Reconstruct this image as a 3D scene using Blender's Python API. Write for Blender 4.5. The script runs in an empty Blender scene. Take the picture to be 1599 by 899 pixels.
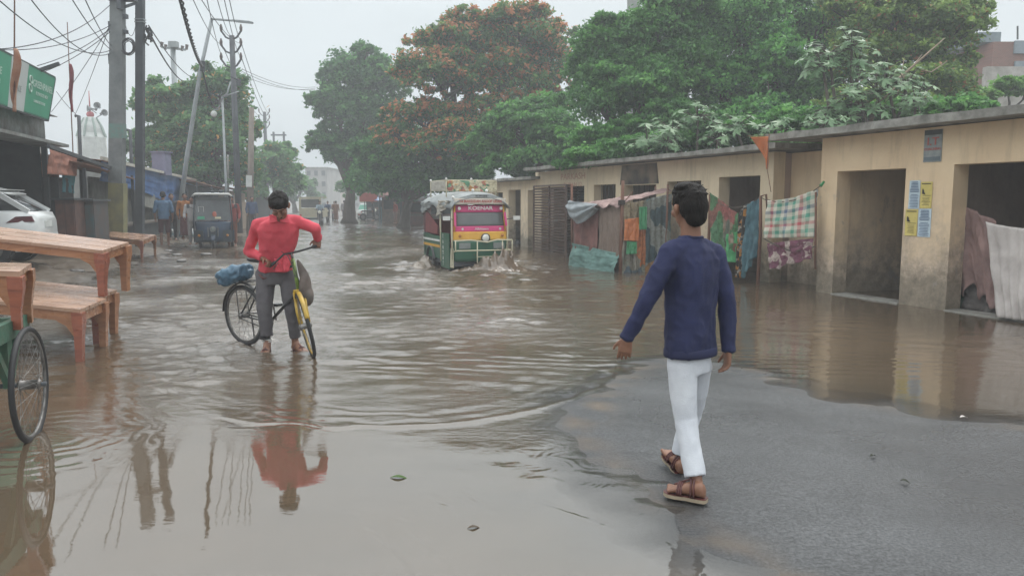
import bpy, math, random
import numpy as np
from mathutils import Vector, Matrix, Euler, noise as mnoise
random.seed(7)
PI = math.pi
R = math.radians
scene = bpy.context.scene
COL = scene.collection

# ---------------------------------------------------------------- camera model
H = 1.57
F = 1200.0
TH = R(6.42)
CX, CY = 799.5, 449.5
cT, sT = math.cos(TH), math.sin(TH)

def ray(px, py):
    a = (px - CX) / F; b = (CY - py) / F
    return Vector((a, cT + b * sT, -sT + b * cT))

def at(px, py, Y):
    r = ray(px, py); k = Y / r.y
    return Vector((r.x * k, Y, H + r.z * k))

def gp(px, py, z=0.0):
    r = ray(px, py); k = (z - H) / r.z
    return Vector((r.x * k, r.y * k, z))

def V(*a): return Vector(a)

# ---------------------------------------------------------------- materials
MATS = {}
def mat(name, c, rough=0.7, c2=None, scale=4.0, bump=0.0, bscale=None, metal=0.0, spec=0.5,
        coat=0.0, detail=6.0, stretch=(1, 1, 1), lo=0.35, hi=0.65, wave=None, transl=0.0):
    if name in MATS: return MATS[name]
    m = bpy.data.materials.new(name); m.use_nodes = True
    nt = m.node_tree; N = nt.nodes; L = nt.links
    b = N['Principled BSDF']
    b.inputs['Roughness'].default_value = rough
    b.inputs['Metallic'].default_value = metal
    b.inputs['Specular IOR Level'].default_value = spec
    b.inputs['Coat Weight'].default_value = coat
    if c2 is None: c2 = tuple(min(1, x * 0.78) for x in c)
    tc = N.new('ShaderNodeTexCoord'); mp = N.new('ShaderNodeMapping')
    mp.inputs['Scale'].default_value = stretch
    L.new(tc.outputs['Object'], mp.inputs['Vector'])
    nz = N.new('ShaderNodeTexNoise'); nz.inputs['Scale'].default_value = scale
    nz.inputs['Detail'].default_value = detail; nz.inputs['Roughness'].default_value = 0.62
    L.new(mp.outputs['Vector'], nz.inputs['Vector'])
    rp = N.new('ShaderNodeValToRGB')
    rp.color_ramp.elements[0].position = lo; rp.color_ramp.elements[1].position = hi
    rp.color_ramp.elements[0].color = (*c2[:3], 1); rp.color_ramp.elements[1].color = (*c[:3], 1)
    L.new(nz.outputs['Fac'], rp.inputs['Fac'])
    L.new(rp.outputs['Color'], b.inputs['Base Color'])
    if bump:
        n2 = N.new('ShaderNodeTexNoise'); n2.inputs['Scale'].default_value = bscale or scale * 6
        n2.inputs['Detail'].default_value = 5
        L.new(mp.outputs['Vector'], n2.inputs['Vector'])
        bp = N.new('ShaderNodeBump'); bp.inputs['Strength'].default_value = bump
        bp.inputs['Distance'].default_value = 0.02
        L.new(n2.outputs['Fac'], bp.inputs['Height'])
        L.new(bp.outputs['Normal'], b.inputs['Normal'])
    if transl:
        tr = N.new('ShaderNodeBsdfTranslucent'); mx = N.new('ShaderNodeMixShader')
        mx.inputs['Fac'].default_value = transl
        L.new(rp.outputs['Color'], tr.inputs['Color'])
        L.new(b.outputs[0], mx.inputs[1]); L.new(tr.outputs[0], mx.inputs[2])
        L.new(mx.outputs[0], N['Material Output'].inputs['Surface'])
    MATS[name] = m
    return m

# ---------------------------------------------------------------- mesh builder
class MB:
    def __init__(s):
        s.v = []; s.f = []; s.mi = []; s.cur = 0
    def add(s, vs, fs):
        o = len(s.v); s.v.extend([tuple(p) for p in vs])
        for f in fs:
            s.f.append(tuple(i + o for i in f)); s.mi.append(s.cur)
        return s
    def box(s, c, size, rot=None, taper=1.0):
        c = Vector(c); hx, hy, hz = size[0] / 2, size[1] / 2, size[2] / 2
        vs = []
        for z, t in ((-hz, 1), (hz, taper)):
            for x, y in ((-hx, -hy), (hx, -hy), (hx, hy), (-hx, hy)):
                p = Vector((x * t, y * t, z))
                if rot is not None: p = rot @ p
                vs.append(c + p)
        return s.add(vs, [(3, 2, 1, 0), (4, 5, 6, 7), (0, 1, 5, 4), (1, 2, 6, 5), (2, 3, 7, 6), (3, 0, 4, 7)])
    def box2(s, lo, hi):
        lo = Vector(lo); hi = Vector(hi)
        return s.box((lo + hi) / 2, hi - lo)
    def hexa(s, b4, t4):
        return s.add(list(b4) + list(t4), [(3, 2, 1, 0), (4, 5, 6, 7), (0, 1, 5, 4), (1, 2, 6, 5), (2, 3, 7, 6), (3, 0, 4, 7)])
    def beam(s, a, b, w, h, up=(0, 0, 1)):
        a = Vector(a); b = Vector(b); d = (b - a).normalized(); up = Vector(up)
        if abs(d.dot(up)) > 0.98: up = Vector((0, 1, 0))
        x = d.cross(up).normalized() * w / 2; z = x.cross(d).normalized() * h / 2
        return s.hexa([a - x - z, a + x - z, a + x + z, a - x + z], [b - x - z, b + x - z, b + x + z, b - x + z])
    def tube(s, pts, rad, seg=8, caps=True, closed=False):
        pts = [Vector(p) for p in pts]; n = len(pts)
        if not hasattr(rad, '__len__'): rad = [rad] * n
        vs = []; px = None
        for i, p in enumerate(pts):
            if closed: d = pts[(i + 1) % n] - pts[i - 1]
            else: d = pts[min(i + 1, n - 1)] - pts[max(i - 1, 0)]
            if d.length < 1e-9: d = Vector((0, 0, 1))
            d.normalize()
            if px is None:
                px = d.cross(Vector((0, 0, 1)))
                if px.length < 0.05: px = d.cross(Vector((0, 1, 0)))
            px = (px - d * px.dot(d))
            if px.length < 1e-6: px = d.orthogonal()
            px.normalize(); py = d.cross(px)
            for k in range(seg):
                a = 2 * PI * k / seg
                vs.append(p + (px * math.cos(a) + py * math.sin(a)) * rad[i])
        fs = []
        m = n if closed else n - 1
        for i in range(m):
            j = (i + 1) % n
            for k in range(seg):
                k2 = (k + 1) % seg
                fs.append((i * seg + k, i * seg + k2, j * seg + k2, j * seg + k))
        if caps and not closed:
            fs.append(tuple(range(seg))[::-1]); fs.append(tuple((n - 1) * seg + k for k in range(seg)))
        return s.add(vs, fs)
    def loft(s, rings, seg=20, power=1.0, caps=True):
        # rings: (center, u, v) half-axis vectors
        vs = []
        for c, u, v in rings:
            c = Vector(c); u = Vector(u); v = Vector(v)
            for k in range(seg):
                a = 2 * PI * k / seg; ca, sa = math.cos(a), math.sin(a)
                ca = math.copysign(abs(ca) ** power, ca); sa = math.copysign(abs(sa) ** power, sa)
                vs.append(c + u * ca + v * sa)
        fs = []; n = len(rings)
        for i in range(n - 1):
            for k in range(seg):
                k2 = (k + 1) % seg
                fs.append((i * seg + k, i * seg + k2, (i + 1) * seg + k2, (i + 1) * seg + k))
        if caps:
            fs.append(tuple(range(seg))[::-1]); fs.append(tuple((n - 1) * seg + k for k in range(seg)))
        return s.add(vs, fs)
    def ball(s, c, r, rot=None, su=14, sv=10):
        c = Vector(c)
        if not hasattr(r, '__len__'): r = (r, r, r)
        vs = []
        for i in range(sv + 1):
            t = PI * i / sv
            for k in range(su):
                a = 2 * PI * k / su
                p = Vector((r[0] * math.sin(t) * math.cos(a), r[1] * math.sin(t) * math.sin(a), r[2] * math.cos(t)))
                if rot is not None: p = rot @ p
                vs.append(c + p)
        fs = []
        for i in range(sv):
            for k in range(su):
                k2 = (k + 1) % su
                fs.append((i * su + k, (i + 1) * su + k, (i + 1) * su + k2, i * su + k2))
        return s.add(vs, fs)
    def caps_(s, a, b, ra, rb, seg=12):
        a = Vector(a); b = Vector(b); d = b - a; L = d.length; d = d / max(L, 1e-6)
        pts = []; rr = []
        for i in range(4):
            t = i / 4 * PI / 2; pts.append(a - d * ra * math.cos(t)); rr.append(max(ra * math.sin(t), .001))
        pts.append(a); rr.append(ra); pts.append(b); rr.append(rb)
        for i in range(3, -1, -1):
            t = i / 4 * PI / 2; pts.append(b + d * rb * math.cos(t)); rr.append(max(rb * math.sin(t), .001))
        return s.tube(pts, rr, seg)
    def ring(s, c, axis, rad, r, seg=40, sub=8):
        c = Vector(c); axis = Vector(axis).normalized(); u = axis.orthogonal().normalized(); v = axis.cross(u)
        pts = [c + (u * math.cos(2 * PI * i / seg) + v * math.sin(2 * PI * i / seg)) * rad for i in range(seg)]
        return s.tube(pts, r, sub, closed=True)
    def disc(s, c, axis, rad, th, seg=24):
        c = Vector(c); a = Vector(axis).normalized()
        return s.tube([c - a * th / 2, c + a * th / 2], rad, seg)
    def prism(s, poly, d):
        # poly: list of Vector; d: extrusion vector
        d = Vector(d); n = len(poly); vs = [Vector(p) for p in poly] + [Vector(p) + d for p in poly]
        fs = [tuple(range(n))[::-1], tuple(range(n, 2 * n))]
        for i in range(n):
            j = (i + 1) % n; fs.append((i, j, j + n, i + n))
        return s.add(vs, fs)
    def sheet(s, fn, nu, nv, th=0.0):
        vs = [fn(i / nu, j / nv) for j in range(nv + 1) for i in range(nu + 1)]
        fs = [(j * (nu + 1) + i, j * (nu + 1) + i + 1, (j + 1) * (nu + 1) + i + 1, (j + 1) * (nu + 1) + i) for j in range(nv) for i in range(nu)]
        return s.add(vs, fs)
    def build(s, name, m, parent=None, smooth=False, loc=None, recalc=True):
        me = bpy.data.meshes.new(name)
        me.from_pydata(s.v, [], s.f)
        ms = m if isinstance(m, (list, tuple)) else [m]
        for x in ms: me.materials.append(x)
        if len(ms) > 1: me.polygons.foreach_set('material_index', s.mi)
        if smooth: me.polygons.foreach_set('use_smooth', [True] * len(me.polygons))
        me.update()
        if recalc and len(me.polygons) < 60000: fix_normals(me)
        return link(name, me, parent, loc)

def fix_normals(me):
    import bmesh
    bm = bmesh.new(); bm.from_mesh(me)
    bmesh.ops.recalc_face_normals(bm, faces=bm.faces)
    bm.to_mesh(me); bm.free()

def link(name, me, parent=None, loc=None):
    o = bpy.data.objects.new(name, me); COL.objects.link(o)
    if parent is not None: o.parent = parent
    if loc is not None: o.location = loc
    return o

def tag(o, label, cat, group=None, kind=None):
    if kind: o['kind'] = kind
    if label: o['label'] = label
    if cat: o['category'] = cat
    if group: o['group'] = group
    return o

def struct(o):
    o['kind'] = 'structure'; return o

def thing(name, label, cat, loc=(0, 0, 0), rz=0.0, group=None):
    o = bpy.data.objects.new(name, None); COL.objects.link(o)
    o.location = loc; o.rotation_euler = (0, 0, rz); o.empty_display_size = .2
    return tag(o, label, cat, group)

def copy_tree(o, parent=None):
    c = o.copy(); COL.objects.link(c); c.parent = parent
    for ch in list(o.children): copy_tree(ch, c)
    return c

def text_mb(txt, size, ext=0.002):
    cu = bpy.data.curves.new('t', 'FONT'); cu.body = txt; cu.size = size; cu.extrude = ext
    cu.align_x = 'CENTER'; cu.align_y = 'CENTER'; cu.resolution_u = 3
    cu.offset = size * 0.012
    ob = bpy.data.objects.new('t', cu); COL.objects.link(ob)
    dg = bpy.context.evaluated_depsgraph_get(); dg.update()
    me = bpy.data.meshes.new_from_object(ob.evaluated_get(dg))
    bpy.data.objects.remove(ob); bpy.data.curves.remove(cu)
    vs = [v.co.copy() for v in me.vertices]; fs = [tuple(p.vertices) for p in me.polygons]
    bpy.data.meshes.remove(me)
    return vs, fs

def put_text(mb, txt, size, origin, ux, uy, sx=1.0, ext=0.002):
    """lettering standing on a plane: ux reading direction, uy up"""
    vs, fs = text_mb(txt, size, ext)
    ux = Vector(ux).normalized(); uy = Vector(uy).normalized(); un = ux.cross(uy)
    o = Vector(origin)
    mb.add([o + ux * v.x * sx + uy * v.y + un * v.z for v in vs], fs)

def blob(name, mb, voxel, m, parent=None, smooth=4, disp=None):
    """fuse overlapping pieces into one continuous surface"""
    me = bpy.data.meshes.new('tmp'); me.from_pydata(mb.v, [], mb.f); me.update(); fix_normals(me)
    ob = bpy.data.objects.new('tmp', me); COL.objects.link(ob)
    r = ob.modifiers.new('r', 'REMESH'); r.mode = 'VOXEL'; r.voxel_size = voxel; r.use_smooth_shade = True
    if smooth:
        sm = ob.modifiers.new('s', 'SMOOTH'); sm.factor = 0.5; sm.iterations = smooth
    dg = bpy.context.evaluated_depsgraph_get(); dg.update()
    out = bpy.data.meshes.new_from_object(ob.evaluated_get(dg))
    bpy.data.objects.remove(ob); bpy.data.meshes.remove(me)
    if disp:
        n = len(out.vertices); co = np.empty(n * 3); out.vertices.foreach_get('co', co); co = co.reshape(-1, 3)
        no = np.empty(n * 3); out.vertices.foreach_get('normal', no); no = no.reshape(-1, 3)
        d = np.array([disp(Vector(p)) for p in co]); co = co + no * d[:, None]
        out.vertices.foreach_set('co', co.ravel()); out.update()
    out.materials.clear(); out.materials.append(m)
    out.polygons.foreach_set('use_smooth', [True] * len(out.polygons))
    out.name = name
    return link(name, out, parent)

def np_mesh(name, verts, faces, m, parent=None, smooth=False, attrs=None):
    me = bpy.data.meshes.new(name)
    nv, nf, k = len(verts), len(faces), faces.shape[1]
    me.vertices.add(nv); me.vertices.foreach_set('co', np.asarray(verts, dtype=np.float32).ravel())
    me.loops.add(nf * k); me.loops.foreach_set('vertex_index', np.asarray(faces, dtype=np.int32).ravel())
    me.polygons.add(nf); me.polygons.foreach_set('loop_start', np.arange(0, nf * k, k, dtype=np.int32))
    me.polygons.foreach_set('loop_total', np.full(nf, k, dtype=np.int32))
    if smooth: me.polygons.foreach_set('use_smooth', np.ones(nf, dtype=bool))
    for an, arr in (attrs or {}).items():
        a = me.attributes.new(an, 'FLOAT', 'POINT'); a.data.foreach_set('value', np.asarray(arr, dtype=np.float32))
    me.update(calc_edges=True); me.validate()
    me.materials.append(m)
    return link(name, me, parent)

def set_smooth(o):
    o.data.polygons.foreach_set('use_smooth', [True] * len(o.data.polygons))
# ================================================================ render, camera, world
scene.render.engine = 'CYCLES'
scene.cycles.use_denoising = True
try: scene.cycles.denoiser = 'OPENIMAGEDENOISE'
except Exception: pass
scene.cycles.max_bounces = 6; scene.cycles.diffuse_bounces = 3; scene.cycles.glossy_bounces = 3
scene.cycles.transmission_bounces = 4; scene.cycles.volume_bounces = 1; scene.cycles.transparent_max_bounces = 8
scene.cycles.use_adaptive_sampling = True; scene.cycles.adaptive_threshold = 0.02
scene.cycles.sample_clamp_indirect = 6.0
vs_ = scene.view_settings
vs_.view_transform = 'Standard'; vs_.look = 'None'; vs_.gamma = 1.0; vs_.use_curve_mapping = False
vs_.exposure = 0.3

cam = bpy.data.cameras.new('camera'); cam.sensor_width = 36.0; cam.lens = 36.0 * F / 1599.0
cam.clip_start = 0.05; cam.clip_end = 5000
camo = bpy.data.objects.new('camera', cam); COL.objects.link(camo)
camo.location = (0, 0, H); camo.rotation_euler = (PI / 2 - TH, 0, 0)
scene.camera = camo

SUN_EL, SUN_AZ = R(58), R(25)
w = bpy.data.worlds.new('World'); scene.world = w; w.use_nodes = True
nt = w.node_tree; N = nt.nodes; L = nt.links
bg = N['Background']
sky = N.new('ShaderNodeTexSky'); sky.sky_type = 'NISHITA'; sky.sun_disc = False
sky.sun_elevation = SUN_EL; sky.sun_rotation = SUN_AZ
sky.air_density = 1.0; sky.dust_density = 6.0; sky.ozone_density = 1.0
hs = N.new('ShaderNodeHueSaturation'); hs.inputs['Saturation'].default_value = 0.10
L.new(sky.outputs[0], hs.inputs['Color'])
# the cloud deck: even grey, brighter overhead (overcast sky), with soft cloud patches
tc = N.new('ShaderNodeTexCoord'); sx = N.new('ShaderNodeSeparateXYZ'); L.new(tc.outputs['Generated'], sx.inputs[0])
rp = N.new('ShaderNodeValToRGB'); cr = rp.color_ramp
cr.elements[0].position = 0.0; cr.elements[0].color = (5.2, 5.8, 6.1, 1)
cr.elements[1].position = 1.0; cr.elements[1].color = (21, 21.6, 21.8, 1)
e = cr.elements.new(0.24); e.color = (6.4, 7.1, 7.4, 1)
e = cr.elements.new(0.36); e.color = (11.6, 12.6, 13.0, 1)
L.new(sx.outputs['Z'], rp.inputs['Fac'])
mp = N.new('ShaderNodeMapping'); mp.inputs['Scale'].default_value = (1.2, 1.2, 3.2); L.new(tc.outputs['Generated'], mp.inputs[0])
nz = N.new('ShaderNodeTexNoise'); nz.inputs['Scale'].default_value = 1.7; nz.inputs['Detail'].default_value = 5; nz.inputs['Roughness'].default_value = .5
L.new(mp.outputs[0], nz.inputs['Vector'])
mr = N.new('ShaderNodeMapRange'); mr.inputs['From Min'].default_value = .3; mr.inputs['From Max'].default_value = .7
mr.inputs['To Min'].default_value = .86; mr.inputs['To Max'].default_value = 1.1
L.new(nz.outputs['Fac'], mr.inputs['Value'])
vm = N.new('ShaderNodeVectorMath'); vm.operation = 'SCALE'; L.new(rp.outputs['Color'], vm.inputs[0]); L.new(mr.outputs[0], vm.inputs['Scale'])
mix = N.new('ShaderNodeMixRGB'); mix.inputs['Fac'].default_value = 0.85
L.new(hs.outputs[0], mix.inputs[1]); L.new(vm.outputs[0], mix.inputs[2])
L.new(mix.outputs[0], bg.inputs['Color']); bg.inputs['Strength'].default_value = 0.095

sl = bpy.data.lights.new('sun', 'SUN'); sl.energy = 1.1; sl.angle = R(25); sl.color = (1.0, .96, .9)
so = bpy.data.objects.new('sun', sl); COL.objects.link(so)
dirv = Vector((math.sin(SUN_AZ) * math.cos(SUN_EL), math.cos(SUN_AZ) * math.cos(SUN_EL), math.sin(SUN_EL)))
so.rotation_euler = (-dirv).to_track_quat('-Z', 'Y').to_euler(); so.location = (0, 0, 30)

# ================================================================ ground
def seg_dist(px, py, poly):
    d = np.full(px.shape, 1e9); inside = np.zeros(px.shape, bool)
    n = len(poly)
    for i in range(n):
        ax, ay = poly[i]; bx, by = poly[(i + 1) % n]
        ex, ey = bx - ax, by - ay
        t = np.clip(((px - ax) * ex + (py - ay) * ey) / (ex * ex + ey * ey), 0, 1)
        d = np.minimum(d, np.hypot(px - ax - t * ex, py - ay - t * ey))
        c = ((ay > py) != (by > py)) & (px < (bx - ax) * (py - ay) / (by - ay + 1e-12) + ax)
        inside ^= c
    return np.where(inside, d, -d)

_rng = np.random.default_rng(3)
def sines(n, lmin, lmax, seed, aniso=None):
    r = np.random.default_rng(seed)
    lam = np.exp(r.uniform(math.log(lmin), math.log(lmax), n))
    if aniso is None: ang = r.uniform(0, 2 * PI, n)
    else: ang = r.normal(aniso[0], aniso[1], n)
    k = 2 * PI / lam
    return k * np.cos(ang), k * np.sin(ang), r.uniform(0, 2 * PI, n), lam
def field(x, y, S, pw=1.0):
    out = np.zeros_like(x); tot = 0
    for kx, ky, ph, lam in zip(*S):
        a = lam ** pw; out += a * np.sin(kx * x + ky * y + ph); tot += a * a
    return out / math.sqrt(tot / 2)

hump_px = [(1210, 899), (1060, 832), (985, 772), (905, 702), (900, 665), (950, 606), (1005, 570), (1085, 558), (1180, 577), (1300, 618), (1450, 643), (1599, 664)]
hump = [tuple(gp(*p)[:2]) for p in hump_px] + [(5.5, 4.9), (7.2, 4.0), (7.0, 0.5), (5, -4), (1.2, -4), (0.95, 1.5)]
S_edge = sines(14, .25, 1.6, 11)
S_gr = sines(20, .5, 5.0, 12)
S_fine = sines(24, .06, .5, 13)
# left bank: the land side of a line that runs along the street
BL0 = gp(60, 470); BL1 = gp(395, 352)
bd = (BL1 - BL0).normalized(); bn = Vector((-bd.y, bd.x, 0))      # pointing to the left of the street
def left_of(x, y): return (x - BL0.x) * bn.x + (y - BL0.y) * bn.y
WD = Vector((-0.371, 0.9286, 0)); WN = Vector((-0.9286, -0.371, 0)); W0 = Vector((5.28, 13.49, 0))
def right_of(x, y): return -((x - W0.x) * WN.x + (y - W0.y) * WN.y)
def ground_z(x, y):
    sd = seg_dist(x, y, hump)
    f = field(x, y, S_edge) * .045 + field(x, y, S_fine) * .012
    sd = sd + f * np.clip(1.5 - np.abs(sd), 0, 1)
    z = np.where(sd > 0, .035 * (1 - np.exp(-sd * .8)), -.09 * (1 - np.exp(sd * .5)))
    z = z + field(x, y, S_gr) * .004
    lb = left_of(x, y) + field(x, y, S_gr) * .35
    up = np.clip(lb / 3.0, 0, 1); up = up * up * (3 - 2 * up)
    z = np.where(lb > -1.5, z * (1 - np.clip((lb + 1.5) / 1.5, 0, 1)) + (-.03 + .32 * up) * np.clip((lb + 1.5) / 1.5, 0, 1) + field(x, y, S_fine) * .012 * np.clip(lb + 1, 0, 1), z)
    rb = right_of(x, y)
    z = np.where(rb > 1.0, np.maximum(z, -.10 + .04 * np.clip(rb - 1, 0, 6)), z)
    far = np.clip((y - 75) / 30, 0, 1)
    return z * (1 - far) + .12 * far

def graded(y0, y1, ny, t, nt):
    ys = np.exp(np.linspace(math.log(y0), math.log(y1), ny)); ts = np.linspace(-t, t, nt)
    Yg, Tg = np.meshgrid(ys, ts, indexing='ij')
    return Yg, Tg
def grid_faces(ny, nx):
    i = np.arange(ny - 1)[:, None] * nx + np.arange(nx - 1)[None, :]
    return np.stack([i, i + 1, i + nx + 1, i + nx], -1).reshape(-1, 4)

mg = bpy.data.materials.new('wet_road'); mg.use_nodes = True
nt = mg.node_tree; N = nt.nodes; L = nt.links; b = N['Principled BSDF']
tc = N.new('ShaderNodeTexCoord')
def nnoise(sc, det=6, rough=.6, vec=None, N=N, L=L, tc=tc):
    n = N.new('ShaderNodeTexNoise'); n.inputs['Scale'].default_value = sc; n.inputs['Detail'].default_value = det; n.inputs['Roughness'].default_value = rough
    L.new(vec or tc.outputs['Object'], n.inputs['Vector']); return n
n1 = nnoise(.9, 8, .65); n2 = nnoise(60, 4, .7); n3 = nnoise(.35, 5, .6)
r1 = N.new('ShaderNodeValToRGB'); r1.color_ramp.elements[0].position = .35; r1.color_ramp.elements[1].position = .7
r1.color_ramp.elements[0].color = (.034, .036, .039, 1); r1.color_ramp.elements[1].color = (.066, .070, .075, 1)
L.new(n1.outputs['Fac'], r1.inputs['Fac'])
r2 = N.new('ShaderNodeValToRGB'); r2.color_ramp.elements[0].position = .38; r2.color_ramp.elements[1].position = .68
r2.color_ramp.elements[0].color = (.55, .55, .55, 1); r2.color_ramp.elements[1].color = (2.3, 2.25, 2.2, 1)
L.new(n2.outputs['Fac'], r2.inputs['Fac'])
mu = N.new('ShaderNodeMixRGB'); mu.blend_type = 'MULTIPLY'; mu.inputs['Fac'].default_value = .8
L.new(r1.outputs[0], mu.inputs[1]); L.new(r2.outputs[0], mu.inputs[2])
# mud (attribute) colour over the asphalt
at_ = N.new('ShaderNodeAttribute'); at_.attribute_name = 'mud'
r3 = N.new('ShaderNodeValToRGB'); r3.color_ramp.elements[0].position = .3; r3.color_ramp.elements[1].position = .7
r3.color_ramp.elements[0].color = (.075, .055, .04, 1); r3.color_ramp.elements[1].color = (.15, .12, .09, 1)
n4 = nnoise(3.0, 8, .7); L.new(n4.outputs['Fac'], r3.inputs['Fac'])
mm = N.new('ShaderNodeMixRGB'); L.new(at_.outputs['Fac'], mm.inputs['Fac']); L.new(mu.outputs[0], mm.inputs[1]); L.new(r3.outputs[0], mm.inputs[2])
L.new(mm.outputs[0], b.inputs['Base Color'])
r4 = N.new('ShaderNodeValToRGB'); r4.color_ramp.elements[0].position = .42; r4.color_ramp.elements[1].position = .62
r4.color_ramp.elements[0].color = (.27, .27, .27, 1); r4.color_ramp.elements[1].color = (.55, .55, .55, 1)
L.new(n3.outputs['Fac'], r4.inputs['Fac']); L.new(r4.outputs[0], b.inputs['Roughness'])
b.inputs['IOR'].default_value = 1.42
bp = N.new('ShaderNodeBump'); bp.inputs['Strength'].default_value = .8; bp.inputs['Distance'].default_value = .007
L.new(n2.outputs['Fac'], bp.inputs['Height']); L.new(bp.outputs[0], b.inputs['Normal'])

Yg, Tg = graded(1.2, 130, 620, 1.35, 560)
Xg = Yg * Tg
Zg = ground_z(Xg, Yg)
mud = np.clip((left_of(Xg, Yg) + .8) / 1.5, 0, 1)
sdh = seg_dist(Xg, Yg, hump)
mud = np.maximum(mud, np.clip(.55 * np.exp(-((sdh - .02) / .16) ** 2) * (0.6 + .5 * field(Xg, Yg, S_fine)), 0, 1))
mud = np.maximum(mud, np.clip((right_of(Xg, Yg) + .6), 0, 1))
g = np_mesh('ground', np.stack([Xg, Yg, Zg], -1).reshape(-1, 3), grid_faces(*Xg.shape), mg, smooth=True, attrs={'mud': mud.ravel()})
struct(g)
# the land out to the horizon, just under the near sheet
o_ = MB()
zf = -.35
o_.add([(-3000, -3000, zf), (3000, -3000, zf), (3000, 4000, zf), (-3000, 4000, zf)], [(0, 1, 2, 3)])
struct(o_.build('far_ground', mat('earth', (.12, .1, .075), .9, scale=.05)))

# ================================================================ flood water
C1 = Vector((-1.12, 7.38)); 
S_a = sines(44, .13, .55, 21, (R(78), .6))
S_b = sines(26, .5, 2.6, 22, (R(95), .8))
S_c = sines(40, .10, .32, 23, (R(80), .9))
S_m = sines(12, 1.5, 7.0, 24)
S_w = sines(30, .22, .8, 25, (R(88), .45))
def ring(x, y, cx, cy, lam, r0, r1, amp, ph=0., squ=1.):
    r = np.hypot(x - cx, (y - cy) * squ); env = np.clip((r - r0) / .3, 0, 1) * np.clip((r1 - r) / .35, 0, 1)
    return amp * env * np.sin(2 * PI * r / lam + ph) / np.sqrt(np.maximum(r, .3))
def water_z(x, y):
    m = field(x, y, S_m)
    # how rough the surface is, place by place
    mid = np.clip((y - 5.2) / 3.5, 0, 1) * np.clip(1 - (y - 60) / 60, .3, 1)
    leftness = 1 / (1 + np.exp((x - (.2 + .02 * y)) / .8))
    calm_right = .16 + .10 * np.clip(m, 0, 1)
    rough = mid * (leftness * 1.0 + (1 - leftness) * calm_right) * np.clip(.85 + .35 * m, .25, 1.5)
    # rougher again around the moving rickshaw
    rk = np.exp(-(((x - .1) / 2.6) ** 2 + ((y - 16.6) / 3.4) ** 2)); rough = rough + .7 * rk
    dm = np.hypot(x + 2.4, y - 7.8); rough = rough + .35 * np.exp(-(dm / 1.1) ** 2)
    near = np.clip((5.6 - y) / 1.5, 0, 1)
    rough = rough + .05 * near * (1 + m)
    far = np.clip(y / 9, 1, 2.6)
    z = rough * (field(x, y, S_a, 1.0) * .0056 * np.clip(.75 + .55 * field(x, y, S_b), .15, 1.9) + field(x, y, S_b, 1.0) * .005 * np.clip(y / 12, .4, 1.3) + field(x, y, S_w, 1.) * .006) 
    z = z + rough * np.clip(1.4 - y / 12, 0, 1) * field(x, y, S_c, 1.) * .0024
    wob = field(x, y, S_m) * .10 + field(x, y, S_b) * .03
    gate = np.clip(.55 + .6 * field(x, y, S_b), 0, 1.3); wob = wob + .035 * field(x, y, S_a)
    z = z + gate * ring(x + wob, y + wob, C1.x, C1.y, .19, 1.45, 2.42, .0030, .7)
    z = z + (1.3 - gate) * ring(x + wob * .7, y - wob, C1.x, C1.y, .115, 1.6, 2.3, .0011)
    r = np.hypot(x + wob * .6 - C1.x, y + wob * .6 - C1.y)
    z = z + .013 * np.exp(-((r - 2.12) / .045) ** 2) * np.clip((7.6 - y) / .6, 0, 1) * np.clip(1.1 - np.abs(x + .4) / 2.2, 0, 1)
    z = z + ring(x, y, -2.75, 7.95, .17, .12, 1.2, .0022) + ring(x, y, -2.3, 7.85, .15, .12, 1.0, .0018)
    z = z + ring(x + wob, y, -3.2, 4.98, .14, .1, 1.0, .0005)
    # ripples running along the shallow edge
    sd = seg_dist(x, y, hump)
    e = np.clip((-sd) / .15, 0, 1) * np.exp(-np.maximum(-sd - .1, 0) / .35) * np.clip((6.2 - y) / 1.0, 0, 1)
    z = z + e * .0005 * np.sin(2 * PI * (sd + wob * 1.3 + .03 * field(x, y, S_a)) / .085) * np.clip(.5 + m, 0, 1.3)
    for (ax, ay), (bx_, by_) in (((-.78, 3.72), (-.42, 3.12)), ((-.55, 3.66), (-.24, 3.10)), ((-.42, 3.95), (-.28, 3.75)), ((-.25, 4.0), (-.12, 3.78)), ((.15, 3.9), (.45, 3.6))):
        ex, ey = bx_ - ax, by_ - ay; t = np.clip(((x - ax) * ex + (y - ay) * ey) / (ex * ex + ey * ey), 0, 1)
        dd = (x - ax - t * ex) * ey - (y - ay - t * ey) * ex; dd = dd / math.hypot(ex, ey) + .10 * wob + .012 * field(x, y, S_c)
        dr = np.hypot(x - ax - t * ex, y - ay - t * ey)
        z = z + .0011 * np.exp(-(dr / .03) ** 2) * np.sin(dd / .012) 
    # thin long streaks of current beyond the asphalt
    st = np.exp(-(((x - 1.2) / 3.0) ** 2 + ((y - 7.4) / .55) ** 2)); z = z + st * .0035 * np.sin(2 * PI * (y + .12 * x + wob * .5) / .2)
    # bow wave and wake of the rickshaw
    bx, by = x + .55, y - 16.5
    z = z + .10 * np.exp(-((bx / .55) ** 2 + (by / .45) ** 2))
    for sgn in (-1, 1):
        u = (bx * .94 + by * .35) * 1.0; v = -(bx * .35 - by * .94)
        arm = np.abs(u) - .55 - .38 * np.clip(v, -.3, 9)
        z = z + .045 * np.exp(-(arm / .22) ** 2) * np.clip(v + .5, 0, 1) * np.exp(-np.maximum(v, 0) / 4.0) * .5
    return z
mw = bpy.data.materials.new('flood_water'); mw.use_nodes = True
nt = mw.node_tree; N = nt.nodes; L = nt.links; b = N['Principled BSDF']
tc = N.new('ShaderNodeTexCoord')
a_ = N.new('ShaderNodeAttribute'); a_.attribute_name = 'depth'
rc = N.new('ShaderNodeValToRGB'); c_ = rc.color_ramp
c_.elements[0].position = 0; c_.elements[0].color = (.062, .057, .050, 1)
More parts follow.
